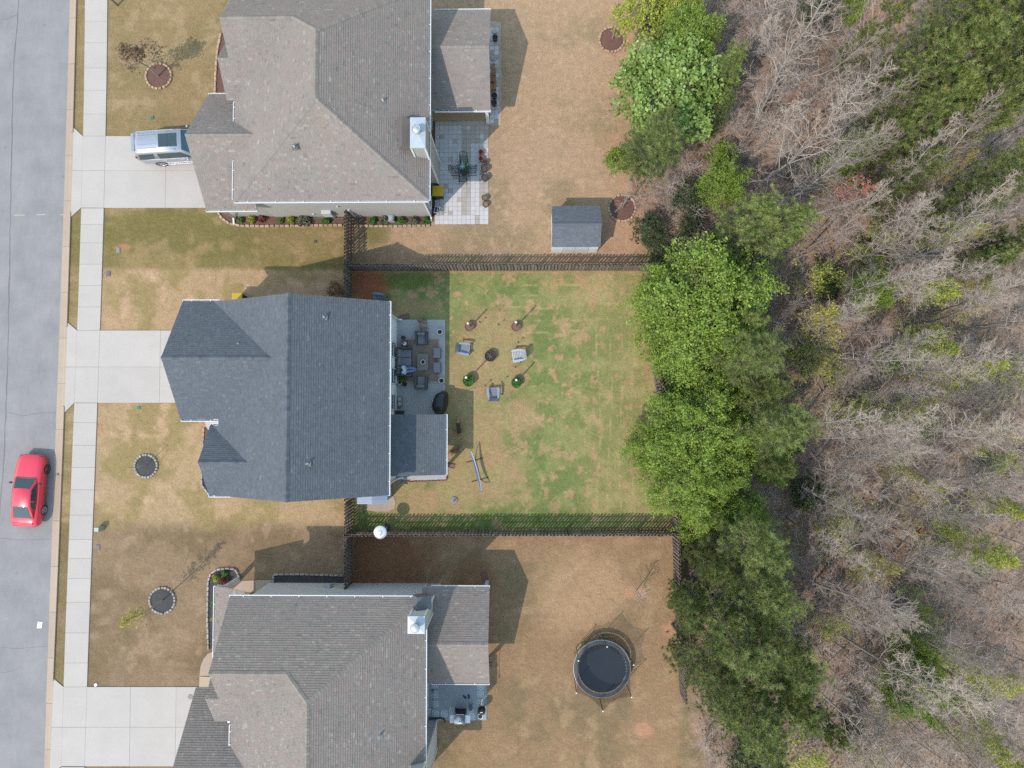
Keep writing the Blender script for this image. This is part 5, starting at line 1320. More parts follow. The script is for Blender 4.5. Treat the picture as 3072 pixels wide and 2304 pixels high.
# ================================================================== upper patio
def mesh_chair(label, px, py, ang, group='black mesh patio chairs'):
    x, y = P(px, py, .45); t = thing('mesh_chair', label, 'chair', (x, y, .05), ang, group)
    mb = MB(); mb.tube([(.25, -.24, .44), (.25, .24, .44), (-.2, .24, .41), (-.2, -.24, .41), (.25, -.24, .44)], .016, 6); mb.build('seat_frame', M_DARKMETAL, t)
    mb = MB()
    for k in range(12): mb.bar((-.19+.036*k, -.23, .425), (-.19+.036*k, .23, .425), .006, .006)
    for k in range(12): mb.bar((-.2, -.22+.04*k, .427), (.25, -.22+.04*k, .44), .006, .006)
    mb.build('seat_mesh', M_DARKMETAL, t)
    pts = [(-.2, -.24, .4)]+[(-.3-.05*math.sin(a*math.pi/8), -.24*math.cos(a*math.pi/8), .72+.2*math.sin(a*math.pi/8)) for a in range(9)]+[(-.2, .24, .4)]
    MB().tube(pts, .016, 6).build('back_frame', M_DARKMETAL, t)
    mb = MB()
    for k in range(9): yy = -.2+.05*k; mb.bar((-.21, yy, .42), (-.33, yy, .72+.17*math.sqrt(max(0, 1-(yy/.24)**2))), .006)
    mb.build('back_mesh', M_DARKMETAL, t)
    for s_ in (-1, 1):
        MB().tube([(-.3, s_*.24, .66), (.2, s_*.26, .64), (.24, s_*.26, .6), (.22, s_*.25, .02), (-.3, s_*.25, .02)], .014, 6).build('leg', M_DARKMETAL, t)
mesh_chair('black mesh chair at the upper side of the small patio table', 1391, 478, R(-90)); mesh_chair('black mesh chair on the left of the small patio table', 1364, 510, R(0)); mesh_chair('black mesh chair on the right of the small patio table', 1417, 510, R(180)); mesh_chair('black mesh chair at the lower side of the small patio table', 1388, 536, R(90))
x, y = P(1391, 509, .6); t = thing('patio_table', 'small square black patio table among the mesh chairs', 'table', (x, y, .05)); o = MB().box((0, 0, .7), (.66, .66, .025)).build('top', M_BLACK, t)
for sx1 in (-1, 1):
    for sy1 in (-1, 1): MB().bar((.27*sx1, .27*sy1, .69), (.31*sx1, .31*sy1, 0), .03).build('leg', M_DARKMETAL, t)
def small_plant(mat):
    def f(t, r, h):
        r_ = np.random.default_rng(int(r*1000)); n = 60; a = r_.uniform(0, 6.28, n); q = np.sqrt(r_.random(n))*r*.85; inst('foliage', leaf_mesh('foliage', np.stack([q*np.cos(a), q*np.sin(a), h+.02+.06*r_.random(n)], 1), .05, mat, .6, seed=3), t)
    return f
pot('white pot with a small plant on the black mesh table', 1398.5, 492.5, 5, .14, M_POTW, .765, None, small_plant(M_LEAFG)); pot('teal pot with a small plant on the black mesh table', 1402, 505.5, 6, .15, mk('teal_glaze', (.02, .22, .16), .35, .1, 3, .05), .765, None, small_plant(M_LEAFG)); pot('round black bowl at the table\'s lower edge', 1393, 519.5, 9, .12, M_BLACK, .765)
x, y = P(1387, 496, .8); mb = MB(); mb.v = [(0, 0, .05)]; arms = 9
for k in range(arms*2):
    a = k*math.pi/arms; r_ = (.27 if k % 2 == 0 else .12)*(1.25 if math.sin(a) < -.3 else .7); mb.v.append((r_*math.cos(a), r_*math.sin(a), .02+(.02 if k % 2 else 0)))
for k in range(arms*2): mb.f.append((0, 1+k, 1+(k+1) % (arms*2))); mb.mi.append(0); mb.sm.append(False)
b0_ = len(mb.v); mb.tube([(0, .05, .05), (.01, .18, .06), (0, .3, .04)], [.05, .045, .03], 7)
o = mb.build('teal_cloth', mk('pale_teal_fabric', sc(150, 205, 200), .9, .15, 5, .1)); o.location = (x, y, .77); tag(o, 'crumpled pale teal cloth lying on the small patio table', 'cloth')
pot('terracotta pot upside down, upper one of the two', 1444, 455, 8, .3, M_TERRA, .05); pot('terracotta pot, lower one beside the brown pots', 1444, 475, 8, .3, M_TERRA, .05)
pot('small rusty brown pot at the patio\'s right edge', 1455.5, 484, 7.5, .3, mk('rusty_pot', (.11, .055, .03), .7, .3, 5, .2), .05); pot('large dark brown pot, upper of two at the patio edge', 1453.5, 504, 10.5, .42, M_POTD, .05, M_POTB); pot('large dark brown pot, lower of two at the patio edge', 1454.5, 531, 10.5, .42, M_POTD, .05, M_POTB)
pot('pot of dry stems, upper of two near the lawn', 1454, 592.5, 9, .3, M_POTB, .05, mk('dry_stems', sc(150, 128, 96), .95, .3, 6, .5, 24, .7)); pot('pot of dry stems, lower of two near the lawn', 1456.5, 612, 9, .3, M_POTB, .05, mk('dry_stems2', sc(160, 138, 106), .95, .3, 6, .5, 24, .7))
pot('dark pot on the paver strip near its top', 1485, 111, 8, .36, M_POTD, .05); pot('dark pot beside the wooden boxes on the paver strip', 1482.5, 285, 8.5, .36, M_POTD, .05); pot('dark pot lowest on the paver strip', 1482, 307, 8.5, .36, M_POTD, .05)
M_CRATE = mk('plain_box_wood', sc(176, 134, 96), .8, .12, 4, .12, rnd=.15)
for k, (px, py, wd, dp, h, rz) in enumerate(((1481, 199, .2, .42, .25, .15), (1483, 217, .2, .42, .25, 0), (1474, 233, .17, .48, .3, 0), (1483.5, 238, .2, .42, .25, 0), (1476, 259, .2, .42, .3, .02), (1484, 259, .2, .42, .3, 0))):
    x, y = P(px, py, .3); t = thing('wooden_box', ('narrow plain wooden box on the paver strip, '+('first', 'second', 'third', 'fourth', 'fifth', 'sixth')[k]+' from the top'), 'box', (x, y, .05), rz, 'wooden boxes on the paver strip')
    for s_ in (-1, 1): MB().box((s_*(wd/2-.01), 0, h/2), (.02, dp, h)).build('side', M_CRATE, t); MB().box((0, s_*(dp/2-.01), h/2), (wd-.04, .02, h)).build('end', M_CRATE, t)
    MB().box((0, 0, h-.03), (wd-.04, dp-.04, .02)).build('lid', M_CRATE, t)
for k, (px, py) in enumerate(((1484, 94), (1480, 174))):
    x, y = P(px, py, .1); t = thing('loose_paver', ('loose grey paver left on the strip above the dark pot', 'loose grey paver on the strip above the wooden boxes')[k], 'paver', (x, y, .05), .2*(1-k)); o = MB().box((0, 0, .06), (.32, .3, .07)).build('paver', M_PAVE2, t); bev(o, .01)
# wheeled bins
def bin_(label, px, py, rz):
    x, y = P(px, py, 1.05); t = thing('wheeled_bin', label, 'bin', (x, y, .05), rz, 'yellow lidded wheeled bins')
    mb = MB(); mb.box((0, 0, .52), (.6, .56, .92), taper=1.15); mb.build('body', M_BLACK, t)
    o = MB().box((.02, 0, 1.03), (.76, .7, .06)).build('lid', mk('yellow_lid', sc(222, 186, 30), .5, .08, 3, .04), t); bev(o, .025)
    MB().box((-.42, 0, 1.0), (.05, .56, .04)).build('handle', M_BLACK, t)
    for s_ in (-1, 1): MB().cyl((-.26, s_*.28-.03, .1), .12, .06, 16, rot=Matrix.Rotation(-math.pi/2, 3, 'X')).build('wheel', M_BLACK, t)
bin_('yellow lidded black wheeled bin on the upper patio', 1313, 573, 0); bin_('yellow lidded bin peeping out above the middle house\'s roof', 712, 896.5, R(90))
x, y = P(1314, 633, .3); t = thing('hand_cart', 'folding silver hand cart beside the upper house corner', 'cart', (x, y, .05), R(-8)); M_ALU = mk('aluminium_tube', (.5, .53, .6), .35, .08, 4, .04, metal=.6)
for s_ in (-1, 1): MB().tube([(-.3, s_*.22, .1), (-.2, s_*.22, .55), (.1, s_*.2, .6), (.3, s_*.2, .12)], .02, 6).build('side_tube', M_ALU, t); MB().cyl((-.3, s_*.26-.02, .12), .12, .04, 14, rot=Matrix.Rotation(-math.pi/2, 3, 'X')).build('wheel', M_BLACK, t)
for xx, z in ((-.2, .56), (0, .58), (.12, .6), (.3, .14)): MB().tube([(xx, -.22, z), (xx, .22, z)], .016, 6).build('cross_tube', M_ALU, t)
MB().box((-.02, 0, .42), (.3, .34, .03)).build('platform', M_BLACK, t); MB().tube([(.3, -.12, .2), (.52, -.12, .3), (.52, .2, .3), (.34, .2, .22)], .014, 6).build('handle', M_ALU, t)
# garden hose and wall fittings
M_HOSE = mk('green_hose', sc(120, 176, 140), .5, .1, 4, .05)
def hose(label, pts, r=.014):
    w_ = [Vector(P3(*p, .075)) for p in pts]; q = []
    for i in range(len(w_)-1):
        p0_, p1_, p2_, p3_ = w_[max(i-1, 0)], w_[i], w_[i+1], w_[min(i+2, len(w_)-1)]
        for k in range(6):
            u = k/6; q.append(.5*((2*p1_)+(p2_-p0_)*u+(2*p0_-5*p1_+4*p2_-p3_)*u*u+(3*p1_-p0_-3*p2_+p3_)*u**3))
    q.append(w_[-1]); mb = MB(); mb.tube(q, r, 6); o = mb.build('garden_hose', M_HOSE); tag(o, label, 'hose', 'garden hoses in the upper bed')
hose('green garden hose looping in mulch left of the fence', [(1028, 655), (1000, 654), (975, 652), (955, 652), (952, 660), (965, 664), (985, 660), (978, 652), (958, 654), (930, 657), (922, 668), (935, 676), (960, 673), (985, 670)])
hose('green garden hose trailing through the bed right of the fence', [(1060, 662), (1075, 668), (1080, 658), (1070, 652), (1062, 656), (1078, 672), (1100, 664), (1130, 667), (1165, 672), (1200, 674), (1230, 672), (1255, 664), (1272, 668)])
x, y = P(1174, 657, .3); t = thing('hose_reel', 'grey hose reel in the bed by the upper patio', 'hose reel', (x, y, .05)); MB().cyl((0, -.16, .28), .2, .32, 16, rot=Matrix.Rotation(-math.pi/2, 3, 'X')).build('drum', mk('reel_grey', (.3, .32, .34), .6, .1, 3, .05), t)
for s_ in (-1, 1): MB().cyl((0, s_*.18-.01, .28), .26, .03, 18, rot=Matrix.Rotation(-math.pi/2, 3, 'X')).build('flange', M_GALV, t); MB().bar((-.2, s_*.2, 0), (0, s_*.2, .28), .03).build('leg', M_GALV, t)
mb = MB(origin(H1)); mb.box((xz(981, 638, 1.4), W1['ya']-.14, 1.3), (.62, .24, .8)); mb.build('meter_box', mk('meter_grey', (.42, .43, .43), .6, .1, 3, .05), H1)
mb = MB(origin(H1)); mb.bar((xz(1000, 645, .6), W1['ya']-.1, .1), (xz(1000, 645, .6), W1['ya']-.1, 1.3), .06); mb.build('conduit', mk('tan_conduit', sc(200, 170, 130), .7, .1, 3, .05), H1)
for px, py in ((1012, 616), (1046, 627), (940, 641)): mb = MB(origin(H1)); z = 2.6 if py < 620 else (1.8 if py < 630 else .9); mb.box((xz(px, py, z), W1['ya']-.06, z), (.14, .12, .14)); mb.build('wall_vent', M_GALV, H1)

# ================================================================== lower patio
x, y = P(1380, 2157, .95); t = thing('gas_grill', 'stainless steel gas grill on the lower stencilled patio', 'grill', (x, y, .07)); MB().box((0, .02, .45), (.66, .5, .8)).build('cabinet', M_DARKMETAL, t)
mb = MB(); mb.smooth = True
prof = [(-.3, .88), (-.3, 1.02), (-.22, 1.14), (-.05, 1.2), (.12, 1.16), (.26, 1.02), (.28, .88)]
mb.add([(-.34, p[0], p[1]) for p in prof]+[(.34, p[0], p[1]) for p in prof], [(i, i+1, i+8, i+7) for i in range(6)]+[(0, 1, 2, 3, 4, 5, 6), (13, 12, 11, 10, 9, 8, 7)]); o = mb.build('hood', M_STEEL, t)
for s_ in (-1, 1): MB().box((s_*.5, 0, .88), (.32, .5, .05)).build('side_shelf', mk('shelf_white_steel', (.62, .64, .66), .4, .06, 3, .04), t)
MB().tube([(-.26, .3, 1.05), (-.26, .36, 1.05), (.26, .36, 1.05), (.26, .3, 1.05)], .018, 6).build('handle', M_STEEL, t); MB().cyl((0, -.02, 1.195), .035, .02, 10).build('thermometer', M_BLACK, t)
for sx1 in (-1, 1):
    for sy1 in (-1, 1): MB().cyl((sx1*.3, sy1*.2-.02, .06), .05, .04, 10, rot=Matrix.Rotation(-math.pi/2, 3, 'X')).build('wheel', M_BLACK, t)
x, y = P(1382, 2131, .1); t = thing('low_black_shape', 'low black shape in front of the stainless grill', 'mat', (x, y, .07)); mb = MB(); mb.prism([(-.36, -.12), (.34, -.13), (.37, .12), (.1, .08), (-.2, .11), (-.37, .17)], 0, .1); mb.build('mat', M_BLACK, t); MB().box((.02, 0, .12), (.4, .1, .04)).build('top_strip', M_DARKMETAL, t)  # low black prism with a narrow strip on top
x, y = P(1445, 2133, .8); t = thing('kettle_smoker', 'black kettle smoker at the lower patio\'s right edge', 'grill', (x, y, .07)); mb = MB(); mb.smooth = True; mb.lathe([(.05, .3), (.2, .34), (.26, .5), (.26, .72), (.2, .86), (.08, .92), (.01, .925)], 22); mb.build('kettle', mk('black_enamel', (.012, .012, .014), .2, .1, 3, .03), t); MB().box((0, 0, .945), (.16, .03, .03)).build('handle', M_STEEL, t)
for k in range(3): a = k*2.094+.6; MB().bar((.18*math.cos(a), .18*math.sin(a), .36), (.25*math.cos(a), .25*math.sin(a), 0), .025).build('leg', M_DARKMETAL, t)
pot('white pot with dark soil in front of the black smoker', 1441, 2150, 7.5, .3, M_POTW, .07)
for px, py, rz, lab in ((1394.5, 2091.5, .9, 'left navy sandal of a pair on the lower patio'), (1406.5, 2090, .1, 'right navy sandal of a pair on the lower patio')):
    x, y = P(px, py, .1); t = thing('sandal', lab, 'sandal', (x, y, .07), rz, 'pair of sandals'); mb = MB(); mb.prism([(-.06, -.14), (.06, -.14), (.07, .05), (.05, .15), (-.05, .15), (-.07, .05)], 0, .03); mb.build('sole', mk('navy_rubber', (.02, .03, .06), .7, .1, 3, .05), t); MB().tube([(-.065, -.02, .02), (0, .04, .07), (.065, -.02, .02)], .015, 5).build('strap', mk('navy_strap', (.025, .035, .07), .7, .1, 3, .05), t)
x, y = P(1412, 2123, .4); t = thing('folding_stool', 'small navy folding stool right of the low black shape', 'stool', (x, y, .07), .1); MB().box((0, 0, .4), (.19, .3, .03)).build('seat', mk('navy_cloth', (.05, .07, .11), .9, .1, 3, .05), t)
for s_ in (-1, 1): MB().bar((-.1, s_*.13, .4), (.12, s_*.13, 0), .02).build('leg', M_DARKMETAL, t); MB().bar((.1, s_*.13, .4), (-.12, s_*.13, 0), .02).build('leg', M_DARKMETAL, t)
mb = MB(); w_ = [Vector(P3(*p, .12)) for p in ((1290, 2155), (1308, 2155), (1324, 2155), (1332, 2158), (1335, 2166))]; mb.tube(w_, .055, 10); o = mb.build('drain_pipe', M_BLACK); tag(o, 'black corrugated drain pipe at the lower edge of the stencilled patio', 'pipe')
x, y = P(1299, 2072, .05); t = thing('hose_nozzle', 'small green hose fitting on the stencilled patio', 'hose fitting', (x, y, .07)); MB().box((0, 0, .05), (.12, .14, .1)).build('body', M_GREENP, t); MB().tube([(.02, -.05, .03), (0, -.5, .02), (-.05, -1.2, .02), (-.08, -1.6, .02)], .012, 5).build('hose', M_GREENP, t)

o = MB().tube([P3(1479, 1978, .9), P3(1484, 1995, .5), P3(1499, 2033, .02)], .014, 6).build('thin_dark_bar', M_DARKMETAL); tag(o, 'thin black bar slanting down beside the lower porch', 'garden rod')  # thin dark tube slanting down to the lawn
# ================================================================== vehicles
def loft(mb, st):
    """st: list of (x, half profile [(y, z) bottom to centre top]); mirrored into closed rings"""
    rings = []
    for x, hp in st:
        full_ = [(-y, z) for y, z in hp[::-1] if y > 1e-6]
        ring = [(y, z) for y, z in hp]+full_
        rings.append([(x, y, z) for y, z in ring])
    n = len(rings[0]); vs = [v for r_ in rings for v in r_]
    fs = [(j*n+i, j*n+(i+1) % n, (j+1)*n+(i+1) % n, (j+1)*n+i) for j in range(len(rings)-1) for i in range(n)]
    fs += [tuple(range(n))[::-1], tuple(range((len(rings)-1)*n, len(rings)*n))]
    mb.add(vs, fs)
def wheel(t, x, y, r, wd, s_, rimmat):
    w_ = inst('wheel', None, t, (x, y, r))
    rot = Matrix.Rotation(-math.pi/2*s_, 3, 'X')
    mb = MB(); mb.smooth = True
    prof = [(r*.66, -wd/2), (r*.94, -wd/2), (r, -wd/3), (r, wd/3), (r*.94, wd/2), (r*.66, wd/2)]
    mb.lathe(prof, 28); mb.v = [tuple(rot @ Vector(v)) for v in mb.v]; mb.build('tyre', mk('tyre_rubber', (.018, .018, .019), .8, .1, 4, .1), w_)
    mb = MB(); mb.cyl((0, 0, wd*.15), r*.66, wd*.1, 24); mb.v = [tuple(rot @ Vector(v)) for v in mb.v]; mb.build('wheel_well_disc', M_BLACK, w_)
    mb = MB()
    for k in range(5):
        a = k*2*math.pi/5
        mb.bar(Vector((0, 0, wd*.36)), Vector((r*.64*math.cos(a), r*.64*math.sin(a), wd*.42)), .07, .03)
    mb.tube([(r*.65*math.cos(k*math.pi/12), r*.65*math.sin(k*math.pi/12), wd*.42) for k in range(25)], .025, 6, caps=False); mb.cyl((0, 0, wd*.3), .06, wd*.1, 10)
    mb.v = [tuple(rot @ Vector(v)) for v in mb.v]; mb.build('rim', rimmat, w_)
    return w_
def panel(t, pts, name, mat, parent=None, th=.008):
    """thin curved-out panel from 4 or more points, given thickness along its normal"""
    p = [Vector(q) for q in pts]; n = (p[1]-p[0]).cross(p[2]-p[0]).normalized()
    c = sum(p, Vector())/len(p)
    if n.z < 0 and abs(n.z) > .15 or (abs(n.z) <= .15 and n.y*c.y < 0): n = -n
    mb = MB(); k = len(p); mb.add([q-n*.03 for q in p]+[q+n*th for q in p], [tuple(range(k))[::-1], tuple(range(k, 2*k))]+[(i, (i+1) % k, k+(i+1) % k, k+i) for i in range(k)])
    return mb.build(name, mat, parent or t)
M_TINT = mk('car_glass', (.03, .05, .055), .06, .2, 2, .05, spec=.7)
m, nt, b = nodes_of('red_car_paint'); b.inputs['Base Color'].default_value = (.56, .018, .045, 1); b.inputs['Roughness'].default_value = .38; b.inputs['Coat Weight'].default_value = .8; b.inputs['Coat Roughness'].default_value = .06
nt.links.new(scalec(nt, (.56, .018, .045), madd(nt, noisen(nt, 3, 3, .6, posn(nt)), .16, .92)), b.inputs['Base Color']); M_RED = m
x, y = P(88, 1470, .6); car = thing('parked_car', 'red two door coupe parked at the kerb on the street', 'car', (x, y, .004), R(86.8))
def sec(w_, zb, zt, tuck=.9): return [(w_*tuck, zb), (w_*.98, zb+.14), (w_, (zb+zt)*.52), (w_*.985, zt-.14), (w_*.9, zt-.035), (w_*.62, zt+.008), (w_*.3, zt+.02), (0, zt+.022)]
mb = MB(); mb.smooth = True
loft(mb, [(2.39, sec(.52, .32, .62)), (2.34, sec(.70, .26, .70)), (2.22, sec(.82, .22, .76)), (1.95, sec(.90, .2, .82)), (1.45, sec(.935, .2, .90)), (.85, sec(.93, .2, .97)), (.2, sec(.925, .2, .985)), (-.6, sec(.925, .2, .99)), (-1.4, sec(.94, .2, 1.0)), (-1.9, sec(.93, .22, 1.0)), (-2.22, sec(.88, .26, .97)), (-2.36, sec(.80, .34, .9)), (-2.39, sec(.7, .4, .8))])
body = mb.build('body', M_RED, car)
gh = [(.86, .70, .965), (.16, .565, 1.36), (-.98, .545, 1.365), (-1.86, .66, 1.005)]     # x, half width, z along the cabin outline
mb = MB(); mb.smooth = True
loft(mb, [(.86, [(.74, .9), (.74, .955), (.72, .962), (0, .965)]), (.16, [(.83, .95), (.62, 1.30), (.55, 1.355), (0, 1.375)]), (-.4, [(.83, .95), (.61, 1.33), (.54, 1.38), (0, 1.395)]), (-.98, [(.82, .95), (.6, 1.31), (.53, 1.36), (0, 1.37)]), (-1.86, [(.76, .95), (.7, 1.0), (.66, 1.005), (0, 1.01)])])
mb.build('cabin', M_RED, car)
panel(car, [(.83, -.66, .985), (.83, .66, .985), (.2, .52, 1.355), (.2, -.52, 1.355)], 'windscreen', M_TINT); panel(car, [(-1.02, -.5, 1.352), (-1.02, .5, 1.352), (-1.80, .61, 1.03), (-1.80, -.61, 1.03)], 'rear_window', M_TINT)
for s_ in (-1, 1):
    panel(car, [(.52, s_*.77, 1.02), (.12, s_*.64, 1.29), (-.62, s_*.63, 1.30), (-.62, s_*.80, 1.01)], 'side_window', M_TINT); panel(car, [(-.74, s_*.8, 1.01), (-.74, s_*.63, 1.29), (-1.0, s_*.65, 1.25), (-1.28, s_*.76, 1.04)], 'quarter_window', M_TINT)
    mb = MB(); mb.smooth = True; mb.ball((.5, s_*.98, 1.03), .11, 10, 8, (.7, 1.1, .7)); mb.build('mirror', M_BLACK, car)
    for xx in (1.42, -1.32): wheel(car, xx, s_*.83, .345, .23, s_, mk('dark_alloy', (.10, .09, .085), .4, .1, 3, .05, metal=.5) if xx > 0 else mk('bright_alloy', (.4, .4, .4), .35, .1, 3, .05, metal=.7))
    mb = MB(); mb.box((2.27, s_*.58, .66), (.12, .26, .1)); mb.build('headlight', M_GLASS, car); MB().box((-2.36, s_*.58, .8), (.06, .3, .1)).build('tail_light', mk('red_lens', (.3, .01, .01), .2, .1, 3, .05), car)
MB().box((-2.2, 0, 1.0), (.14, 1.36, .025)).build('spoiler', M_RED, car); MB().bar((.88, -.66, .985), (.88, .66, .985), .05, .03).build('cowl', M_BLACK, car)
# silver sport utility vehicle on the upper driveway
m, nt, b = nodes_of('silver_car_paint'); b.inputs['Base Color'].default_value = (.30, .32, .36, 1); b.inputs['Metallic'].default_value = .35; b.inputs['Roughness'].default_value = .36; b.inputs['Coat Weight'].default_value = .7; b.inputs['Coat Roughness'].default_value = .05; M_SIL = m
hd = R(3.2); xr_, yr_ = P(400, 427, 1.9); suv = thing('parked_suv', 'silver sport utility vehicle with dark sunroof on the upper driveway', 'car', (xr_+2.5*math.cos(hd), yr_+2.5*math.sin(hd), .05), hd)
def sec2(w_, zb, zt): return [(w_*.93, zb), (w_*.99, zb+.2), (w_, (zb+zt)*.5), (w_*.99, zt-.12), (w_*.93, zt-.02), (w_*.5, zt+.02), (0, zt+.03)]
mb = MB(); mb.smooth = True
loft(mb, [(2.6, sec2(.78, .4, .95)), (2.52, sec2(.95, .32, 1.05)), (2.1, sec2(1.0, .3, 1.12)), (1.3, sec2(1.02, .3, 1.18)), (0, sec2(1.02, .3, 1.2)), (-1.6, sec2(1.02, .3, 1.2)), (-2.4, sec2(1.0, .34, 1.18)), (-2.56, sec2(.96, .42, 1.1)), (-2.62, sec2(.9, .5, 1.0))]); mb.build('body', M_SIL, suv)
mb = MB(); mb.smooth = True
loft(mb, [(1.28, [(.9, 1.1), (.9, 1.17), (.86, 1.19), (0, 1.2)]), (.62, [(.97, 1.12), (.76, 1.76), (.68, 1.84), (0, 1.87)]), (-.6, [(.97, 1.12), (.77, 1.82), (.69, 1.895), (0, 1.92)]), (-2.2, [(.96, 1.12), (.76, 1.8), (.68, 1.875), (0, 1.90)]), (-2.5, [(.95, 1.12), (.75, 1.74), (.66, 1.83), (0, 1.86)]), (-2.6, [(.92, 1.1), (.84, 1.3), (.7, 1.5), (0, 1.55)])]); mb.build('cabin', M_SIL, suv)
panel(suv, [(1.22, -.82, 1.23), (1.22, .82, 1.23), (.66, .66, 1.83), (.66, -.66, 1.83)], 'windscreen', mk('sunshade_glass', (.03, .12, .16), .08, .4, 3, .1, 8, spec=.7))
panel(suv, [(.38, -.44, 1.898), (.38, .44, 1.898), (-.2, .44, 1.915), (-.2, -.44, 1.915)], 'sunroof', M_TINT, th=.012); panel(suv, [(-.22, -.44, 1.915), (-.22, .44, 1.915), (-.82, .44, 1.918), (-.82, -.44, 1.918)], 'sunroof', M_TINT, th=.012)
for s_ in (-1, 1):
    panel(suv, [(.95, s_*.955, 1.22), (.5, s_*.83, 1.68), (-1.05, s_*.82, 1.71), (-1.05, s_*.96, 1.22)], 'side_window', M_TINT); panel(suv, [(-1.45, s_*.955, 1.22), (-1.3, s_*.82, 1.71), (-2.3, s_*.82, 1.68), (-2.4, s_*.94, 1.24)], 'side_window', M_TINT)
    mb = MB(); mb.smooth = True; mb.ball((.85, s_*1.12, 1.28), .13, 10, 8, (.7, 1.1, .9)); mb.build('mirror', M_SIL, suv)
    MB().tube([(.3, s_*.66, 1.9), (.2, s_*.66, 1.96), (-2.1, s_*.66, 1.95), (-2.25, s_*.66, 1.88)], .022, 6).build('roof_rail', M_STEEL, suv)
    for yy in (.22, .46): MB().box((-1.6, s_*yy, 1.915), (1.2, .04, .02)).build('roof_rib', M_SIL, suv)
    for xx in (1.55, -1.4): wheel(suv, xx, s_*.90, .40, .27, s_, M_STEEL)
    for xx in (.35, -.85): MB().box((xx, s_*1.025, 1.02), (.22, .03, .04)).build('door_handle', M_STEEL, suv)
    MB().box((-.05, s_*1.0, .36), (2.2, .14, .05)).build('running_board', M_STEEL, suv); MB().box((-2.6, s_*.82, 1.25), (.06, .12, .4)).build('tail_light', mk('red_lens', (.3, .01, .01), .2), suv)
MB().box((-2.55, 0, 1.86), (.2, 1.2, .04)).build('spoiler', M_SIL, suv)

# ================================================================== person and dogs
def skin_obj(name, joints, edges, mat, parent, root=0, sub=2):
    me = bpy.data.meshes.new(name); me.from_pydata([j[0] for j in joints], edges, []); me.materials.append(mat)
    o = inst(name, me, parent)
    o.modifiers.new('skin', 'SKIN').use_smooth_shade = True
    if not me.skin_vertices: me.skin_vertices.new() if hasattr(me.skin_vertices, 'new') else None
    sv = me.skin_vertices[0].data
    for i, j in enumerate(joints): r_ = j[1] if hasattr(j[1], '__len__') else (j[1], j[1]); sv[i].radius = r_; sv[i].use_root = (i == root)
    s_ = o.modifiers.new('sub', 'SUBSURF'); s_.levels = sub; s_.render_levels = sub
    return o
def ensure_skin(o): pass
M_SKIN = mk('skin', (.42, .25, .18), .6, .08, 6, .05); M_SHIRT = mk('light_blue_shirt', (.42, .56, .74), .9, .1, 5, .06, bump=.3, bscale=12); M_JEAN = mk('blue_jeans', (.15, .20, .38), .9, .12, 5, .1); M_HAIR = mk('dark_hair', (.025, .018, .016), .7, .2, 8, .2)
px_, py_ = P(1216, 1111, .5); man = thing('person', 'person in light blue shirt and jeans sitting on the sofa', 'person', (px_, py_, .06), R(4))
J = [((0, 0, .52), .13), ((-.05, 0, .72), (.14, .12)), ((-.10, 0, .92), (.15, .12)), ((-.12, 0, 1.03), .06), ((-.13, 0, 1.12), .062), ((-.13, 0, 1.2), (.085, .098)), ((-.13, 0, 1.3), (.075, .085)),
     ((-.11, .17, .95), .055), ((-.05, .25, .72), .045), ((.16, .1, .63), .035), ((.22, .06, .62), .03), ((-.11, -.17, .95), .055), ((-.05, -.25, .72), .045), ((.16, -.1, .63), .035), ((.22, -.06, .62), .03),
     ((.04, .1, .5), .09), ((.47, .11, .54), .06), ((.72, .06, .26), .045), ((.84, .05, .08), .04), ((.93, .05, .07), .035), ((.04, -.1, .5), .09), ((.47, -.09, .54), .06), ((.68, .0, .28), .045), ((.78, .12, .14), .04), ((.86, .16, .14), .035)]
E_ = [(0, 1), (1, 2), (2, 3), (3, 4), (4, 5), (5, 6), (2, 7), (7, 8), (8, 9), (9, 10), (2, 11), (11, 12), (12, 13), (13, 14), (0, 15), (15, 16), (16, 17), (17, 18), (18, 19), (0, 20), (20, 21), (21, 22), (22, 23), (23, 24)]
for h_, s_ in ((10, 1), (14, -1)):
    bx_, by_, bz_ = J[h_][0]
    for k in range(5):
        i = len(J); dx = (.0, .05, .06, .055, .045)[k]; dy = (-.045, -.03, -.01, .012, .03)[k]*s_
        J.append(((bx_+dx*.7+.01, by_+dy, bz_-.004), .009)); J.append(((bx_+dx+.02, by_+dy*1.1, bz_-.02), .008)); E_ += [(h_, i), (i, i+1)]
body_o = skin_obj('body', J, E_, M_SKIN, man)
skin_obj('shirt', [((-.0, 0, .54), .185), ((-.05, 0, .72), (.215, .175)), ((-.10, 0, .90), (.20, .16)), ((-.12, 0, 1.0), .085), ((-.11, .19, .95), .085), ((-.05, .27, .73), .07), ((.08, .17, .65), .058), ((-.11, -.19, .95), .085), ((-.05, -.27, .73), .07), ((.08, -.17, .65), .058)], [(0, 1), (1, 2), (2, 3), (2, 4), (4, 5), (5, 6), (2, 7), (7, 8), (8, 9)], M_SHIRT, man)
skin_obj('jeans', [((0, 0, .50), .15), ((.06, .1, .5), .105), ((.47, .11, .54), .085), ((.71, .06, .26), .07), ((.79, .055, .14), .065), ((.06, -.1, .5), .105), ((.47, -.09, .54), .085), ((.67, 0, .29), .07), ((.75, .09, .18), .065)], [(0, 1), (1, 2), (2, 3), (3, 4), (0, 5), (5, 6), (6, 7), (7, 8)], M_JEAN, man)
M_SHOE = mk('tan_shoe', sc(176, 146, 110), .7, .1, 5, .06)
for a in (((.8, .05, .06), (.98, .05, .06)), ((.76, .12, .1), (.93, .18, .12))):
    mb = MB(); mb.smooth = True; mb.ball(((a[0][0]+a[1][0])/2, (a[0][1]+a[1][1])/2, a[0][2]), .14, 12, 8, (1, .42, .42)); mb.build('shoe', M_SHOE, man)
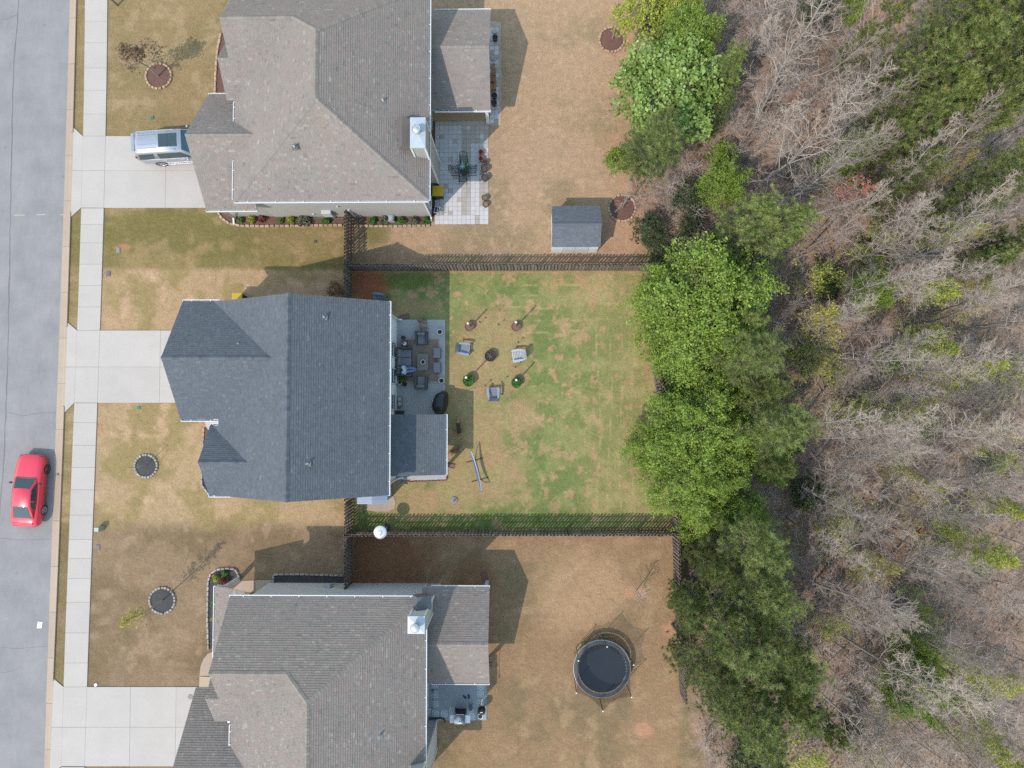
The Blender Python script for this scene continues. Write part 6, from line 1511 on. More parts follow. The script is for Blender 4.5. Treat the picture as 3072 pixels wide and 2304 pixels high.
mb = MB(); mb.smooth = True; mb.ball((-.145, 0, 1.25), .112, 14, 10, (.95, .9, .95)); mb.v = [(v[0]-.012, v[1], max(v[2], 1.2-.5*(v[0]+.145))) for v in mb.v]; mb.build('hair', M_HAIR, man)
mb = MB()
for s_ in (-1, 1): mb.ball((-.05, s_*.034, 1.215), .012, 8, 6)
mb.build('eyes', M_BLACK, man); mb = MB(); mb.smooth = True; mb.ball((-.03, 0, 1.185), .02, 8, 6, (1, .7, 1.2)); mb.ball((-.045, 0, 1.145), .022, 8, 6, (.5, 1.2, .4)); mb.build('nose_and_mouth', M_SKIN, man)
for s_ in (-1, 1): mb = MB(); mb.smooth = True; mb.ball((-.13, s_*.092, 1.2), .03, 8, 6, (.6, .35, 1)); mb.build('ear', M_SKIN, man)
t = inst('phone', None); x, y = P(1224.5, 1108.5, .75); bpy.data.objects.remove(t); o = MB().box((0, 0, 0), (.15, .075, .012)).build('phone', M_BLACK); o.location = (x, y, .735); o.rotation_euler = (0, .35, .3); bev(o, .005); tag(o, 'black phone held in the seated person\'s lap', 'phone')

def dog(label, px, py, rz, dark, tan, saddle, turn=0.0, tail=((-.62, .08, .42), (-.74, .22, .36), (-.78, .36, .4))):
    m, nt, b = nodes_of('dog_coat'); tc = nt.nodes.new('ShaderNodeTexCoord').outputs['Object']; sp = nt.nodes.new('ShaderNodeSeparateXYZ'); nt.links.new(tc, sp.inputs[0])
    hgt = mathn(nt, 'ADD', sp.outputs[2], mathn(nt, 'MULTIPLY', noisen(nt, 5, 3, .6, tc), .18)); mr = nt.nodes.new('ShaderNodeMapRange'); mr.inputs[1].default_value = saddle; mr.inputs[2].default_value = saddle+.08; nt.links.new(hgt, mr.inputs[0])
    fx = nt.nodes.new('ShaderNodeMapRange'); fx.inputs[1].default_value = .42; fx.inputs[2].default_value = .3; nt.links.new(sp.outputs[0], fx.inputs[0])
    nt.links.new(mixc(nt, mathn(nt, 'MULTIPLY', mr.outputs[0], fx.outputs[0]), tan, dark), b.inputs['Base Color']); b.inputs['Roughness'].default_value = .85; bumpn(nt, b, noisen(nt, 60, 3, .7, tc), .6, .02)
    x, y = P(px, py, .4); d = thing('dog', label, 'dog', (x, y, .0), rz, 'dogs in the back yard')
    hy = math.sin(turn); c_ = math.cos(turn)
    K_ = 1.25
    J = [((-.02, 0, .50), (.135, .15)), ((.22, 0, .50), (.15, .175)), ((.36, 0, .58), (.10, .11)), ((.36+.12*c_, .12*hy, .68), (.085, .09)), ((.36+.22*c_, .22*hy, .70), (.075, .075)), ((.36+.31*c_, .31*hy, .665), (.045, .042)), ((.36+.40*c_, .40*hy, .65), (.035, .03)), ((-.22, 0, .51), (.125, .125)), ((-.40, 0, .50), (.115, .12)), ((-.5, .01, .5), .045)]
    E_ = [(0, 1), (1, 2), (2, 3), (3, 4), (4, 5), (5, 6), (0, 7), (7, 8), (8, 9)]
    pr_ = 9
    for q in tail: J.append((q, .035)); E_.append((pr_, len(J)-1)); pr_ = len(J)-1
    for s_ in (-1, 1):
        i = len(J); J += [((.24, s_*.11, .38), .055), ((.23, s_*.11, .22), .036), ((.24, s_*.11, .06), .028), ((.30, s_*.11, .03), .03)]; E_ += [(1, i), (i, i+1), (i+1, i+2), (i+2, i+3)]
        i = len(J); J += [((-.36, s_*.12, .38), .085), ((-.27, s_*.12, .30), .05), ((-.47, s_*.12, .19), .03), ((-.44, s_*.12, .05), .026), ((-.38, s_*.12, .03), .03)]; E_ += [(8, i), (i, i+1), (i+1, i+2), (i+2, i+3), (i+3, i+4)]
    J = [(j[0], tuple(K_*q for q in j[1]) if hasattr(j[1], '__len__') else K_*j[1]) for j in J]
    skin_obj('body', J, E_, m, d)
    for s_ in (-1, 1):
        bx_, by_ = .36+.16*c_-s_*.06*hy, .16*hy+s_*.06*c_
        mb = MB(); mb.add([(bx_-.03, by_-.02, .75), (bx_+.03, by_-.02, .76), (bx_, by_+.025, .75), (bx_-.01, by_+s_*.03, .86)], [(0, 1, 3), (1, 2, 3), (2, 0, 3), (0, 2, 1)]); mb.build('ear', mk('dog_ear', (.04, .025, .018), .9, .2, 8, .1), d)
    mb = MB(); mb.ball((.36+.435*c_, .435*hy, .66), .02, 8, 6); mb.build('nose', M_BLACK, d)
    return d
dog('black and tan dog standing in the porch shadow', 1377, 1284, R(97), (.03, .022, .018), (.34, .18, .085), .60, -.1)
dog('reddish brown dog walking right beside the middle porch', 1366, 1354, R(22), (.14, .075, .045), (.30, .15, .08), .62, .15, ((-.62, .0, .46), (-.78, -.04, .40), (-.9, -.06, .4)))
# ================================================================== trees
def tubes_mesh(name, branches, mat, sides=3):
    """branches: list of (points (n,3), radii (n)); one mesh of thin tapered tubes"""
    V = []; Q = []; base = 0
    ang = np.arange(sides)*2*np.pi/sides
    ca, sa = np.cos(ang), np.sin(ang)
    for pts, rad in branches:
        pts = np.asarray(pts, float); rad = np.asarray(rad, float); n = len(pts)
        t = np.gradient(pts, axis=0); t /= np.linalg.norm(t, axis=1, keepdims=True)+1e-9
        u = np.where(np.abs(t[:, 2:3]) < .9, np.array([[0, 0, 1.]]), np.array([[1., 0, 0]]))
        x_ = np.cross(u, t); x_ /= np.linalg.norm(x_, axis=1, keepdims=True)+1e-9; y_ = np.cross(t, x_)
        ring = pts[:, None, :]+rad[:, None, None]*(x_[:, None, :]*ca[None, :, None]+y_[:, None, :]*sa[None, :, None])
        V.append(ring.reshape(-1, 3))
        i = np.arange(n-1)[:, None]*sides; j = np.arange(sides)[None, :]; j2 = (j+1) % sides
        Q.append((base+np.stack([i+j, i+j2, i+sides+j2, i+sides+j], -1)).reshape(-1, 4)); base += n*sides
    me = bpy.data.meshes.new(name); mesh_np(me, np.concatenate(V), np.concatenate(Q)); me.materials.append(mat)
    me.polygons.foreach_set('use_smooth', np.ones(len(me.polygons), bool))
    return me
def curve(p, d, L_, n, r_, bend=.25, up=.15):
    """slightly wandering polyline"""
    pts = [np.array(p, float)]; d = np.array(d, float); d /= np.linalg.norm(d)
    for k in range(n):
        d = d+r_.normal(0, bend/n**.5, 3)+np.array([0, 0, up/n]); d /= np.linalg.norm(d); pts.append(pts[-1]+d*L_/n)
    return np.array(pts)
def grow(seed, H, spread, n1, n2, n3, start=.3, tr=.13, upw=.9, fork=0, thick=1.0):
    r_ = np.random.default_rng(seed); out = []; tips = []
    trunk = curve((0, 0, -.1), (r_.normal(0, .04), r_.normal(0, .04), 1), H, 9, r_, .16, .3)
    rt = np.linspace(tr, .018, len(trunk)); out.append((trunk, rt))
    def at(c, t):
        f = t*(len(c)-1); i = min(int(f), len(c)-2); return c[i]*(1-(f-i))+c[i+1]*(f-i)
    for k in range(n1):
        t = start+(1-start)*((k+r_.random())/n1)**.9*.98; p = at(trunk, t); a = k*2.4+r_.normal(0, .5); L1 = spread*(1.08-t)**.75*r_.uniform(.65, 1.15)
        el = upw*r_.uniform(.7, 1.25)
        c1 = curve(p, (math.cos(a), math.sin(a), el), L1, 5, r_, .4, .25); r1 = max(.012, tr*.32*(1.1-t))*thick
        out.append((c1, np.linspace(r1, .007*thick, len(c1))))
        for j in range(n2):
            t2 = .2+.8*(j+r_.random())/n2; p2 = at(c1, min(t2, .99)); d2 = c1[-1]-c1[0]; d2 = d2/np.linalg.norm(d2)+r_.normal(0, .6, 3); d2[2] += .15
            L2 = L1*.45*(1.15-t2*.6)*r_.uniform(.6, 1.2); c2 = curve(p2, d2, L2, 3, r_, .5, .2); out.append((c2, np.linspace(.011*thick, .005*thick, len(c2))))
            for i in range(n3):
                t3 = .25+.75*(i+r_.random())/n3; p3 = at(c2, min(t3, .99)); d3 = (c2[-1]-c2[0])/np.linalg.norm(c2[-1]-c2[0])+r_.normal(0, .65, 3)
                c3 = curve(p3, d3, L2*.5*r_.uniform(.6, 1.3), 2, r_, .4, .1); out.append((c3, np.linspace(.0062*thick, .003*thick, len(c3)))); tips.append(c3[-1]); tips.append(c3[1])
    return out, np.array(tips)
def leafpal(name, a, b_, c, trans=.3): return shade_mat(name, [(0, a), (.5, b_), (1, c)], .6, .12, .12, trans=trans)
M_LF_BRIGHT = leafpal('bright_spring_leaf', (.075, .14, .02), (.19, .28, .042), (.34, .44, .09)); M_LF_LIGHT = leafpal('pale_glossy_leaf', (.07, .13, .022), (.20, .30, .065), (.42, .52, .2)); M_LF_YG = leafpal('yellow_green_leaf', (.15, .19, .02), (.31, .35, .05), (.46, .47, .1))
M_LF_YEL = leafpal('straw_yellow_catkin', (.20, .19, .035), (.38, .33, .07), (.5, .43, .12)); M_LF_RED = leafpal('coral_red_bud', (.22, .05, .03), (.42, .13, .08), (.55, .24, .15)); M_LF_DULL = leafpal('dull_evergreen_leaf', (.02, .04, .015), (.055, .085, .035), (.12, .15, .07)); M_LF_DEAD = leafpal('brown_dead_leaf', (.09, .055, .03), (.19, .125, .075), (.30, .2, .13), .15)
m, nt, b = nodes_of('pine_needles'); at = nt.nodes.new('ShaderNodeAttribute'); at.attribute_name = 'shade'
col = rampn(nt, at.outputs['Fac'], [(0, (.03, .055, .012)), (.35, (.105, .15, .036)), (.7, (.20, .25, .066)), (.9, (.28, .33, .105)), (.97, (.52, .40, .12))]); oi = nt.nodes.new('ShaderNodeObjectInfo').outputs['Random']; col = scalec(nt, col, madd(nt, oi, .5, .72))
nt.links.new(col, b.inputs['Base Color']); b.inputs['Roughness'].default_value = .55; tl = nt.nodes.new('ShaderNodeBsdfTranslucent'); nt.links.new(col, tl.inputs[0]); mx = nt.nodes.new('ShaderNodeMixShader'); mx.inputs[0].default_value = .22; nt.links.new(b.outputs[0], mx.inputs[1]); nt.links.new(tl.outputs[0], mx.inputs[2]); nt.links.new(mx.outputs[0], nt.nodes['Material Output'].inputs[0]); M_NEEDLE = m
PROTO = {}
M_TWIG = mk('brown_grey_twig', (.38, .31, .26), .95, .25, 1.5, .15, rnd=.3)
M_BARKT = mk('grey_trunk_bark', (.27, .245, .225), .9, .3, 1.2, .2, 20, rnd=.25)
def proto_bare(key, seed, H, spread, n1, n2, n3, **kw):
    br, tips = grow(seed, H, spread, n1, n2, n3, **kw)
    big = [b_ for b_ in br[1:] if b_[1][0] > .0112*kw.get('thick', 1.0)]; small = [b_ for b_ in br[1:] if b_[1][0] <= .0112*kw.get('thick', 1.0)]
    PROTO[key] = dict(H=H, R=spread*.85, trunk=tubes_mesh('trunk', br[:1], M_BARKT, 8), crown=tubes_mesh('branches', big, M_BARKG, 4), twigs=tubes_mesh('twigs', small, M_TWIG, 3), tips=tips)
for k in range(5): proto_bare('bare%d' % k, 100+k, (13, 11.5, 14.5, 10, 12.5)[k], (3.4, 3.0, 3.6, 2.8, 3.2)[k], 38, 6, 8, start=(.3, .25, .4, .2, .35)[k], upw=(1.0, .8, 1.2, .7, .95)[k], thick=1.0, tr=.085)
proto_bare('sapling0', 200, 4.6, 1.5, 16, 4, 3, start=.25, tr=.045, upw=1.1); proto_bare('sapling1', 201, 2.6, .55, 9, 3, 1, start=.35, tr=.025, upw=1.3, thick=.8); proto_bare('sapling2', 202, 6.0, 1.6, 22, 4, 3, start=.3, tr=.06, upw=1.2); proto_bare('sapling3', 203, 3.4, 1.3, 14, 4, 3, start=.2, tr=.035, upw=.8)
proto_bare('brush0', 210, 4.0, 2.4, 22, 5, 4, start=.08, tr=.035, upw=.55, thick=.9); proto_bare('brush1', 211, 3.2, 2.6, 22, 5, 4, start=.05, tr=.035, upw=.4, thick=.9)
def tip_leaves(key, name, n, size, mat, seed, sp_=.12, per=1.0):
    """leaves near the twig tips of a bare prototype"""
    tips = PROTO[key]['tips']; r_ = np.random.default_rng(seed); i = r_.integers(0, len(tips), n); p = tips[i]+r_.normal(0, sp_, (n, 3)); return leaf_mesh(name, p, size, mat, .6, seed=seed, shade=r_.random(n))
def proto_leafy(key, seed, R_, H, mat, n, size, low=.25, droop=.5, nspray=420, along=.9):
    """broadleaf tree: leafy sprays arching out of a lumpy crown, dark gaps between them"""
    r_ = np.random.default_rng(seed); br, tips = grow(seed, H*.9, R_*1.0, 22, 4, 0, start=.2, tr=.11, upw=.8)
    u = r_.normal(0, 1, (nspray, 3)); u /= np.linalg.norm(u, axis=1, keepdims=True); u[:, 2] = np.where(u[:, 2] < -.25, -u[:, 2], u[:, 2])
    az = np.arctan2(u[:, 1], u[:, 0]); lump = 1+.24*np.sin(2*az+seed)*np.sin(3*az+1.7*seed)+.20*np.sin(5*az+2*seed+4*u[:, 2])+.12*np.sin(11*u[:, 2]+seed)
    rad = (r_.uniform(.35, 1, nspray)**.45)*lump; c = u*(rad*.82)[:, None]*np.array([R_, R_, H*(1-low)*.5]); c[:, 2] += H*(low+(1-low)*.5)
    L_ = R_*.26*r_.uniform(.5, 1.5, nspray); d = u*np.array([1, 1, .6])+r_.normal(0, .35, (nspray, 3)); d /= np.linalg.norm(d, axis=1, keepdims=True)
    i = r_.integers(0, nspray, n); t = r_.random(n)**.8; p = c[i]+d[i]*(t*L_[i])[:, None]*along; p[:, 2] -= droop*.5*(t**2)*L_[i]; p += r_.normal(0, 1, (n, 3))*(size*1.5*(1.15-t*.6))[:, None]
    ok = p[:, 2] > .2; p = p[ok]; i = i[ok]; t = t[ok]
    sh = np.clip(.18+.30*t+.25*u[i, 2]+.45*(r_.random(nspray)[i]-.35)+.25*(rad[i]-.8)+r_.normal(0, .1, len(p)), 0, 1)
    sp = [(np.array([c[k], c[k]+d[k]*L_[k]*.5*along-[0, 0, droop*.12*L_[k]], c[k]+d[k]*L_[k]*along-[0, 0, droop*.5*L_[k]]]), [.012, .008, .004]) for k in range(0, nspray, 2)]
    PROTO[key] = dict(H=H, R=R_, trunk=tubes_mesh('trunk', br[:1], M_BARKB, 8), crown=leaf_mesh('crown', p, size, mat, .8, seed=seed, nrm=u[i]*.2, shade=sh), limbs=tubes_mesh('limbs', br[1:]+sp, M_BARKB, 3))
proto_leafy('green0', 301, 3.6, 8.5, M_LF_BRIGHT, 46000, .075, .15, .9, 1700); proto_leafy('green2', 311, 3.6, 8.0, M_LF_BRIGHT, 46000, .075, .12, .9, 1600); proto_leafy('green1', 302, 2.6, 6.5, M_LF_BRIGHT, 24000, .075, .12, .9, 950); proto_leafy('glossy', 303, 2.9, 7.0, M_LF_LIGHT, 14000, .13, .1, .1, 520, .6); proto_leafy('yg', 304, 1.8, 6.0, M_LF_YG, 5000, .085, .2, .4, 220); proto_leafy('dull', 305, 1.5, 2.6, M_LF_DULL, 4200, .085, .05, .2, 180); proto_leafy('bush', 306, 1.4, 2.4, M_LF_BRIGHT, 4000, .09, .05, .3, 180)
def proto_pine(key, seed, H, R_, nb, per, start=.42):
    """pine: whorled limbs set with round tufts of long needles, pale candles on the outer ones"""
    r_ = np.random.default_rng(seed); br = []; tufts = []
    trunk = curve((0, 0, -.1), (r_.normal(0, .03), r_.normal(0, .03), 1), H, 8, r_, .1, .3); br.append((trunk, np.linspace(.15, .02, len(trunk))))
    for k in range(nb):
        t = start+(1-start)*(k+r_.random())/nb; f = t*(len(trunk)-1); i = min(int(f), len(trunk)-2); p = trunk[i]*(1-(f-i))+trunk[i+1]*(f-i)
        prof = math.sin(math.pi*min(1, (1-t)/(1-start)*.62+.12)); a = k*2.4+r_.normal(0, .4); L1 = R_*prof*r_.uniform(.75, 1.1); c1 = curve(p, (math.cos(a), math.sin(a), .25+.5*t), L1, 5, r_, .3, .25); br.append((c1, np.linspace(.04*(1.15-t)+.01, .008, len(c1))))
        for j in range(per):
            t2 = .3+.7*(j+r_.random())/per; f2 = t2*(len(c1)-1); i2 = min(int(f2), len(c1)-2); q = c1[i2]*(1-(f2-i2))+c1[i2+1]*(f2-i2); sd = r_.normal(0, .26*R_*.42, 3)*np.array([1, 1, .45]); e = q+sd; br.append((np.array([q, (q+e)/2+[0, 0, -.03], e]), [.009, .007, .005])); tufts.append((e, t, t2))
    tufts.append((trunk[-1], 1, 1))
    n = len(tufts); nd = 30; C_ = np.array([x_[0] for x_ in tufts]); out_ = np.array([x_[2] for x_ in tufts]); ht = np.array([x_[1] for x_ in tufts])
    d = r_.normal(0, 1, (n, nd, 3)); d[..., 2] = np.abs(d[..., 2])*.9-.15; d /= np.linalg.norm(d, axis=-1, keepdims=True); L_ = r_.uniform(.18, .34, (n, nd, 1)); s_ = np.cross(d, r_.normal(0, 1, (n, nd, 3))); s_ /= np.linalg.norm(s_, axis=-1, keepdims=True)
    a = C_[:, None]+d*.02+s_*.017; b_ = C_[:, None]+d*.02-s_*.017; e = C_[:, None]+d*L_
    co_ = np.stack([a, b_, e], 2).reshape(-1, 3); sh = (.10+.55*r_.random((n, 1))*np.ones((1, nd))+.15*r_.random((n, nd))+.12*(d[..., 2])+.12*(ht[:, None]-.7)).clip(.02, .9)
    cd = np.where((out_ > .7) & (r_.random(n) < .55))[0]                      # candles
    tri = np.arange(len(co_)).reshape(-1, 3); cc = []; 
    for i in cd:
        for k in range(3):
            a_ = k*2.1; p0_ = C_[i]+np.array([.03*math.cos(a_), .03*math.sin(a_), .08]); p1_ = C_[i]+np.array([.03*math.cos(a_+2.1), .03*math.sin(a_+2.1), .08]); cc += [p0_, p1_, C_[i]+np.array([0, 0, .26])]
    cc = np.array(cc).reshape(-1, 3); tri2 = np.arange(len(cc)).reshape(-1, 3)+len(co_); me = bpy.data.meshes.new('needles'); mesh_np(me, np.concatenate([co_, cc]), np.concatenate([tri, tri2])); me.materials.append(M_NEEDLE)
    at = me.attributes.new('shade', 'FLOAT', 'FACE'); at.data.foreach_set('value', np.concatenate([sh.ravel(), np.full(len(tri2), 1.0)]).astype(np.float32))
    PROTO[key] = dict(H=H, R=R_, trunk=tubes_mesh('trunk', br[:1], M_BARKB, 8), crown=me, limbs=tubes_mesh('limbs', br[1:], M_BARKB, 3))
proto_pine('pine0', 401, 12, 2.4, 64, 13, .16); proto_pine('pine1', 402, 13.5, 2.7, 70, 13, .2); proto_pine('pine2', 403, 10, 2.0, 52, 12, .12)
def plant_tree(key, name, label, cat, base, R_=None, H=None, rz=None, group=None, leaves=None, crown_name='crown'):
    pr_ = PROTO[key]; sx1 = (R_/pr_['R']) if R_ else 1; sz = (H/pr_['H']) if H else sx1
    t = thing(name, label, cat, (base[0], base[1], 0), random.uniform(0, 6.28) if rz is None else rz, group); t.scale = (sx1, sx1, sz)
    inst('trunk', pr_['trunk'], t); inst(crown_name, pr_['crown'], t)['kind'] = 'stuff'
    if 'limbs' in pr_: inst('limbs', pr_['limbs'], t)['kind'] = 'stuff'
    if 'twigs' in pr_: inst('twigs', pr_['twigs'], t)['kind'] = 'stuff'
    if leaves is not None: inst('leaves', leaves, t)['kind'] = 'stuff'
    return t
def crown_at(px, py, hc): return P(px, py, hc)
# --- young trees standing in the lawns
plant_tree('sapling0', 'young_tree', 'young tree with brown withered leaves in the upper front lawn\'s ring', 'tree', P(478, 230), 1.7, 4.9, 1.0, leaves=tip_leaves('sapling0', 'leaves', 1100, .075, M_LF_DEAD, 5, .1), crown_name='branches')
plant_tree('sapling1', 'young_tree', 'thin bare sapling in the black mulch ring of the middle lawn', 'tree', P(441, 1397), .4, 2.5, 2.0, crown_name='branches')
plant_tree('sapling2', 'young_tree', 'young tree with sparse yellow leaves in the lower front lawn\'s ring', 'tree', P(490, 1800), 1.15, 6.2, .3, leaves=tip_leaves('sapling2', 'leaves', 620, .085, M_LF_YEL, 6, .07), crown_name='branches')
plant_tree('sapling2', 'young_tree', 'leafless young tree in the pale stone ring at top', 'tree', P(1836, 118), 1.1, 5.4, 1.6, crown_name='branches'); plant_tree('sapling0', 'young_tree', 'leafless young tree in the stone ring beside the shed', 'tree', P(1866, 625), 1.15, 4.2, 4.0, crown_name='branches'); plant_tree('sapling3', 'young_tree', 'silvery leafless young tree on the lower back lawn', 'tree', P(1907, 1774), 1.15, 3.0, .5, crown_name='branches')
shrub('dry straw coloured bush beside the fence above the middle house', 1002, 866, 24, 1.2, M_STRAW, 700, .07)
# --- wood edge and wood: (prototype, px, py of the crown, radius in px, height, label)
LEAFY = [
 ('green0', 2108, 945, 182, 9.0, 'largest bright green tree overhanging the green yard\'s right fence'), ('green1', 1985, 880, 80, 6.0, 'bright green tree at the upper right corner of the fenced yard'), ('green1', 2020, 1030, 95, 6.0, 'bright green tree leaning over the fence right of the lawn'),
 ('green2', 2085, 1290, 140, 7.5, 'wide green tree over the lower half of the right fence'), ('green1', 1945, 1350, 66, 4.5, 'low green tree pushing through the fence onto the lawn'), ('green2', 2075, 1430, 118, 7.0, 'dark green tree below the wide green tree at the fence'), ('green1', 2140, 1520, 80, 5.5, 'green tree at the lower right corner of the fenced yard'),
 ('green1', 2190, 880, 70, 7, 'bright green tree in the gap right of the largest one'), ('green1', 2150, 1170, 80, 6, 'green tree filling the gap between the two big fence trees'), ('green1', 2180, 1350, 85, 6.5, 'green tree between the wide fence tree and the pines'),
 ('glossy', 2014, 275, 158, 7.0, 'broad pale green glossy leaved tree at the upper yard\'s edge'), ('green1', 2066, 118, 82, 7.0, 'bright green tree above the glossy leaved tree'), ('yg', 1930, 40, 78, 5.5, 'yellow green feathery tree at the top of the wood edge'), ('yg', 2040, 20, 60, 6, 'yellow green tree beside the first at the top edge'),
 ('green1', 2172, 560, 62, 6.0, 'small lime green tree right of the shed\'s tree line'), ('green1', 2232, 1545, 62, 5.5, 'lime green tree just above the big lower pines'), ('green1', 2318, 1402, 52, 4.5, 'small lime green tree below the rounded pines'), ('green1', 2620, 870, 60, 5.0, 'bright green tree alone among bare trees, right of centre'), ('green1', 2740, 2060, 75, 8.0, 'bright green tree among bare trees near the bottom'), ('green1', 2738, 1960, 55, 7.0, 'paler green tree just above the bottom bright green one'),
 ('green1', 2560, 450, 48, 6, 'bright green tree left of the small upper pine'), ('green1', 2500, 520, 55, 5, 'green tree under the coral red budding tree'), ('bush', 1852, 478, 36, 2.2, 'bright green bush at the foot of the upper pine'), ('bush', 2065, 1590, 40, 2.4, 'green vine covered bush at the fence\'s lower corner'),
 ('bush', 2552, 24, 40, 3, 'green bush at the top edge among bare trees'), ('bush', 2780, 1290, 34, 2.2, 'low green bush in the middle of the bare wood'), ('bush', 2660, 1080, 32, 2.0, 'low green bush near fallen branches right of the rounded pines'),
 ('bush', 2170, 470, 40, 2.2, 'low green bush beneath the lime tree above the pines'), ('green1', 2140, 745, 40, 4, 'small bright green tree behind the fence\'s upper corner'), ('bush', 2045, 1170, 36, 3, 'green bush in the dark gap between the two fence trees')]
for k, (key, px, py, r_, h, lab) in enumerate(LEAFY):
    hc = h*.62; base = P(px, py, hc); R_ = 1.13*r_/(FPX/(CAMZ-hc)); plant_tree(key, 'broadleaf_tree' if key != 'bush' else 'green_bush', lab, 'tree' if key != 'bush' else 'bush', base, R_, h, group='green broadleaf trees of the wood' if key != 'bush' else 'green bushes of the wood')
DULL = [(1980, 70, 52, 3.5, 'grey green tangled bush at the top of the wood edge'), (2075, 595, 58, 3.0, 'grey green bush between the shed ring and the lime tree'), (1950, 690, 52, 2.6, 'dark grey green bush right of the shed'), (1985, 760, 40, 2.4, 'dark bush at the fence\'s upper right corner'), (2015, 1200, 42, 3.2, 'dark grey green bush at the gap in the right fence'), (2455, 18, 58, 4, 'pale grey green flowering bush at the top edge'), (2250, 2280, 70, 3, 'olive bush at the bottom below the big pines'), (2370, 1330, 40, 3, 'dull green bush behind the lower rounded pine'), (2100, 1130, 46, 4, 'dark bush between the bright fence trees'), (2420, 1480, 55, 2.5, 'olive undergrowth bush among bare trees'), (2480, 860, 45, 2.6, 'dull green bush beneath bare trees at centre right'), (2180, 800, 46, 4, 'shadowed green bush under the upper wide pine'), (2070, 680, 40, 2.4, 'dull bush left of the upper wide pine'), (2555, 2180, 40, 2.4, 'dull bush among the bare trees at the bottom')]
for px, py, r_, h, lab in DULL: hc = h*.6; plant_tree('dull', 'dull_bush', lab, 'bush', P(px, py, hc), r_/(FPX/(CAMZ-hc)), h, group='dull evergreen bushes of the wood')
PINES = [('pine0', 1960, 420, 104, 9, 'round pine beside the glossy leaved tree at the upper yard'), ('pine2', 2184, 218, 62, 9, 'small pine right of the glossy leaved tree'), ('pine2', 2166, 345, 32, 7, 'tiny pine between the glossy tree and bare trees'), ('pine1', 2215, 690, 92, 11, 'wide pine above the fence corner, left half'), ('pine0', 2335, 715, 90, 11, 'wide pine above the fence corner, right half'), ('pine2', 2130, 790, 60, 8, 'pine at the fence corner behind the bright green tree'),
 ('pine1', 2262, 1090, 118, 11, 'upper rounded pine right of the bright fence trees'), ('pine0', 2325, 1262, 118, 11.5, 'lower rounded pine right of the bright fence trees'), ('pine2', 2230, 960, 58, 9.5, 'pine peeping from behind the largest bright green tree'), ('pine2', 2290, 1390, 52, 9, 'small pine below the rounded pines'), ('pine2', 2300, 1180, 70, 10, 'pine between the two rounded pines'),
 ('pine1', 2230, 1650, 105, 12, 'uppermost of the tall pines at the lower fence'), ('pine0', 2285, 1770, 110, 12.5, 'tall pine second from the top at the lower fence'), ('pine1', 2190, 1870, 125, 13, 'broad tall pine in the middle of the lower row'), ('pine0', 2310, 1930, 105, 13, 'tall pine on the wood side of the lower row'), ('pine2', 2075, 1830, 66, 8, 'pine overhanging the lower yard\'s fence'), ('pine1', 2110, 2010, 110, 12, 'tall pine with yellow tips nearest the trampoline'), ('pine0', 2240, 2080, 120, 13, 'dark tall pine with yellow tips low in the row'), ('pine2', 2370, 2060, 80, 12, 'slim pine at the right of the lower row'), ('pine1', 2230, 2185, 95, 12, 'lowest pine of the row with many yellow tips'), ('pine2', 2415, 2125, 58, 11, 'small pine at the lower right of the row'), ('pine2', 2130, 1700, 60, 9, 'pine beside the fence above the lower row'),
 ('pine1', 2800, 80, 118, 15, 'tall pine at the left of the upper right grove'), ('pine0', 2940, 60, 120, 16, 'tall pine at the top of the upper right grove'), ('pine1', 3050, 150, 120, 16, 'tall pine at the right frame edge, top'), ('pine0', 2780, 230, 110, 15, 'tall pine at the grove\'s left edge, second down'), ('pine1', 2920, 210, 125, 16, 'tall pine in the middle of the upper right grove'), ('pine0', 3030, 300, 110, 15, 'tall pine low in the grove at the frame edge'), ('pine2', 2775, 360, 82, 13, 'smaller pine at the grove\'s lower left'), ('pine1', 2890, 320, 85, 14, 'pine at the grove\'s lower middle'), ('pine2', 2708, 540, 76, 9, 'lone small pine below the upper right grove'), ('pine0', 2955, 575, 100, 11, 'dark pine near the right frame edge below the grove'), ('pine2', 2690, 20, 60, 13, 'pine tip at the top edge left of the grove'), ('pine2', 2960, 790, 56, 8, 'small pine at the right beside the yellow catkin tree'), ('pine2', 3060, 700, 60, 10, 'pine at the right edge above the bare wood')]
for key, px, py, r_, h, lab in PINES: hc = h*.66; plant_tree(key, 'pine_tree', lab, 'pine tree', P(px, py, hc), r_/(FPX/(CAMZ-hc)), h, group='pines of the wood', crown_name='needles')
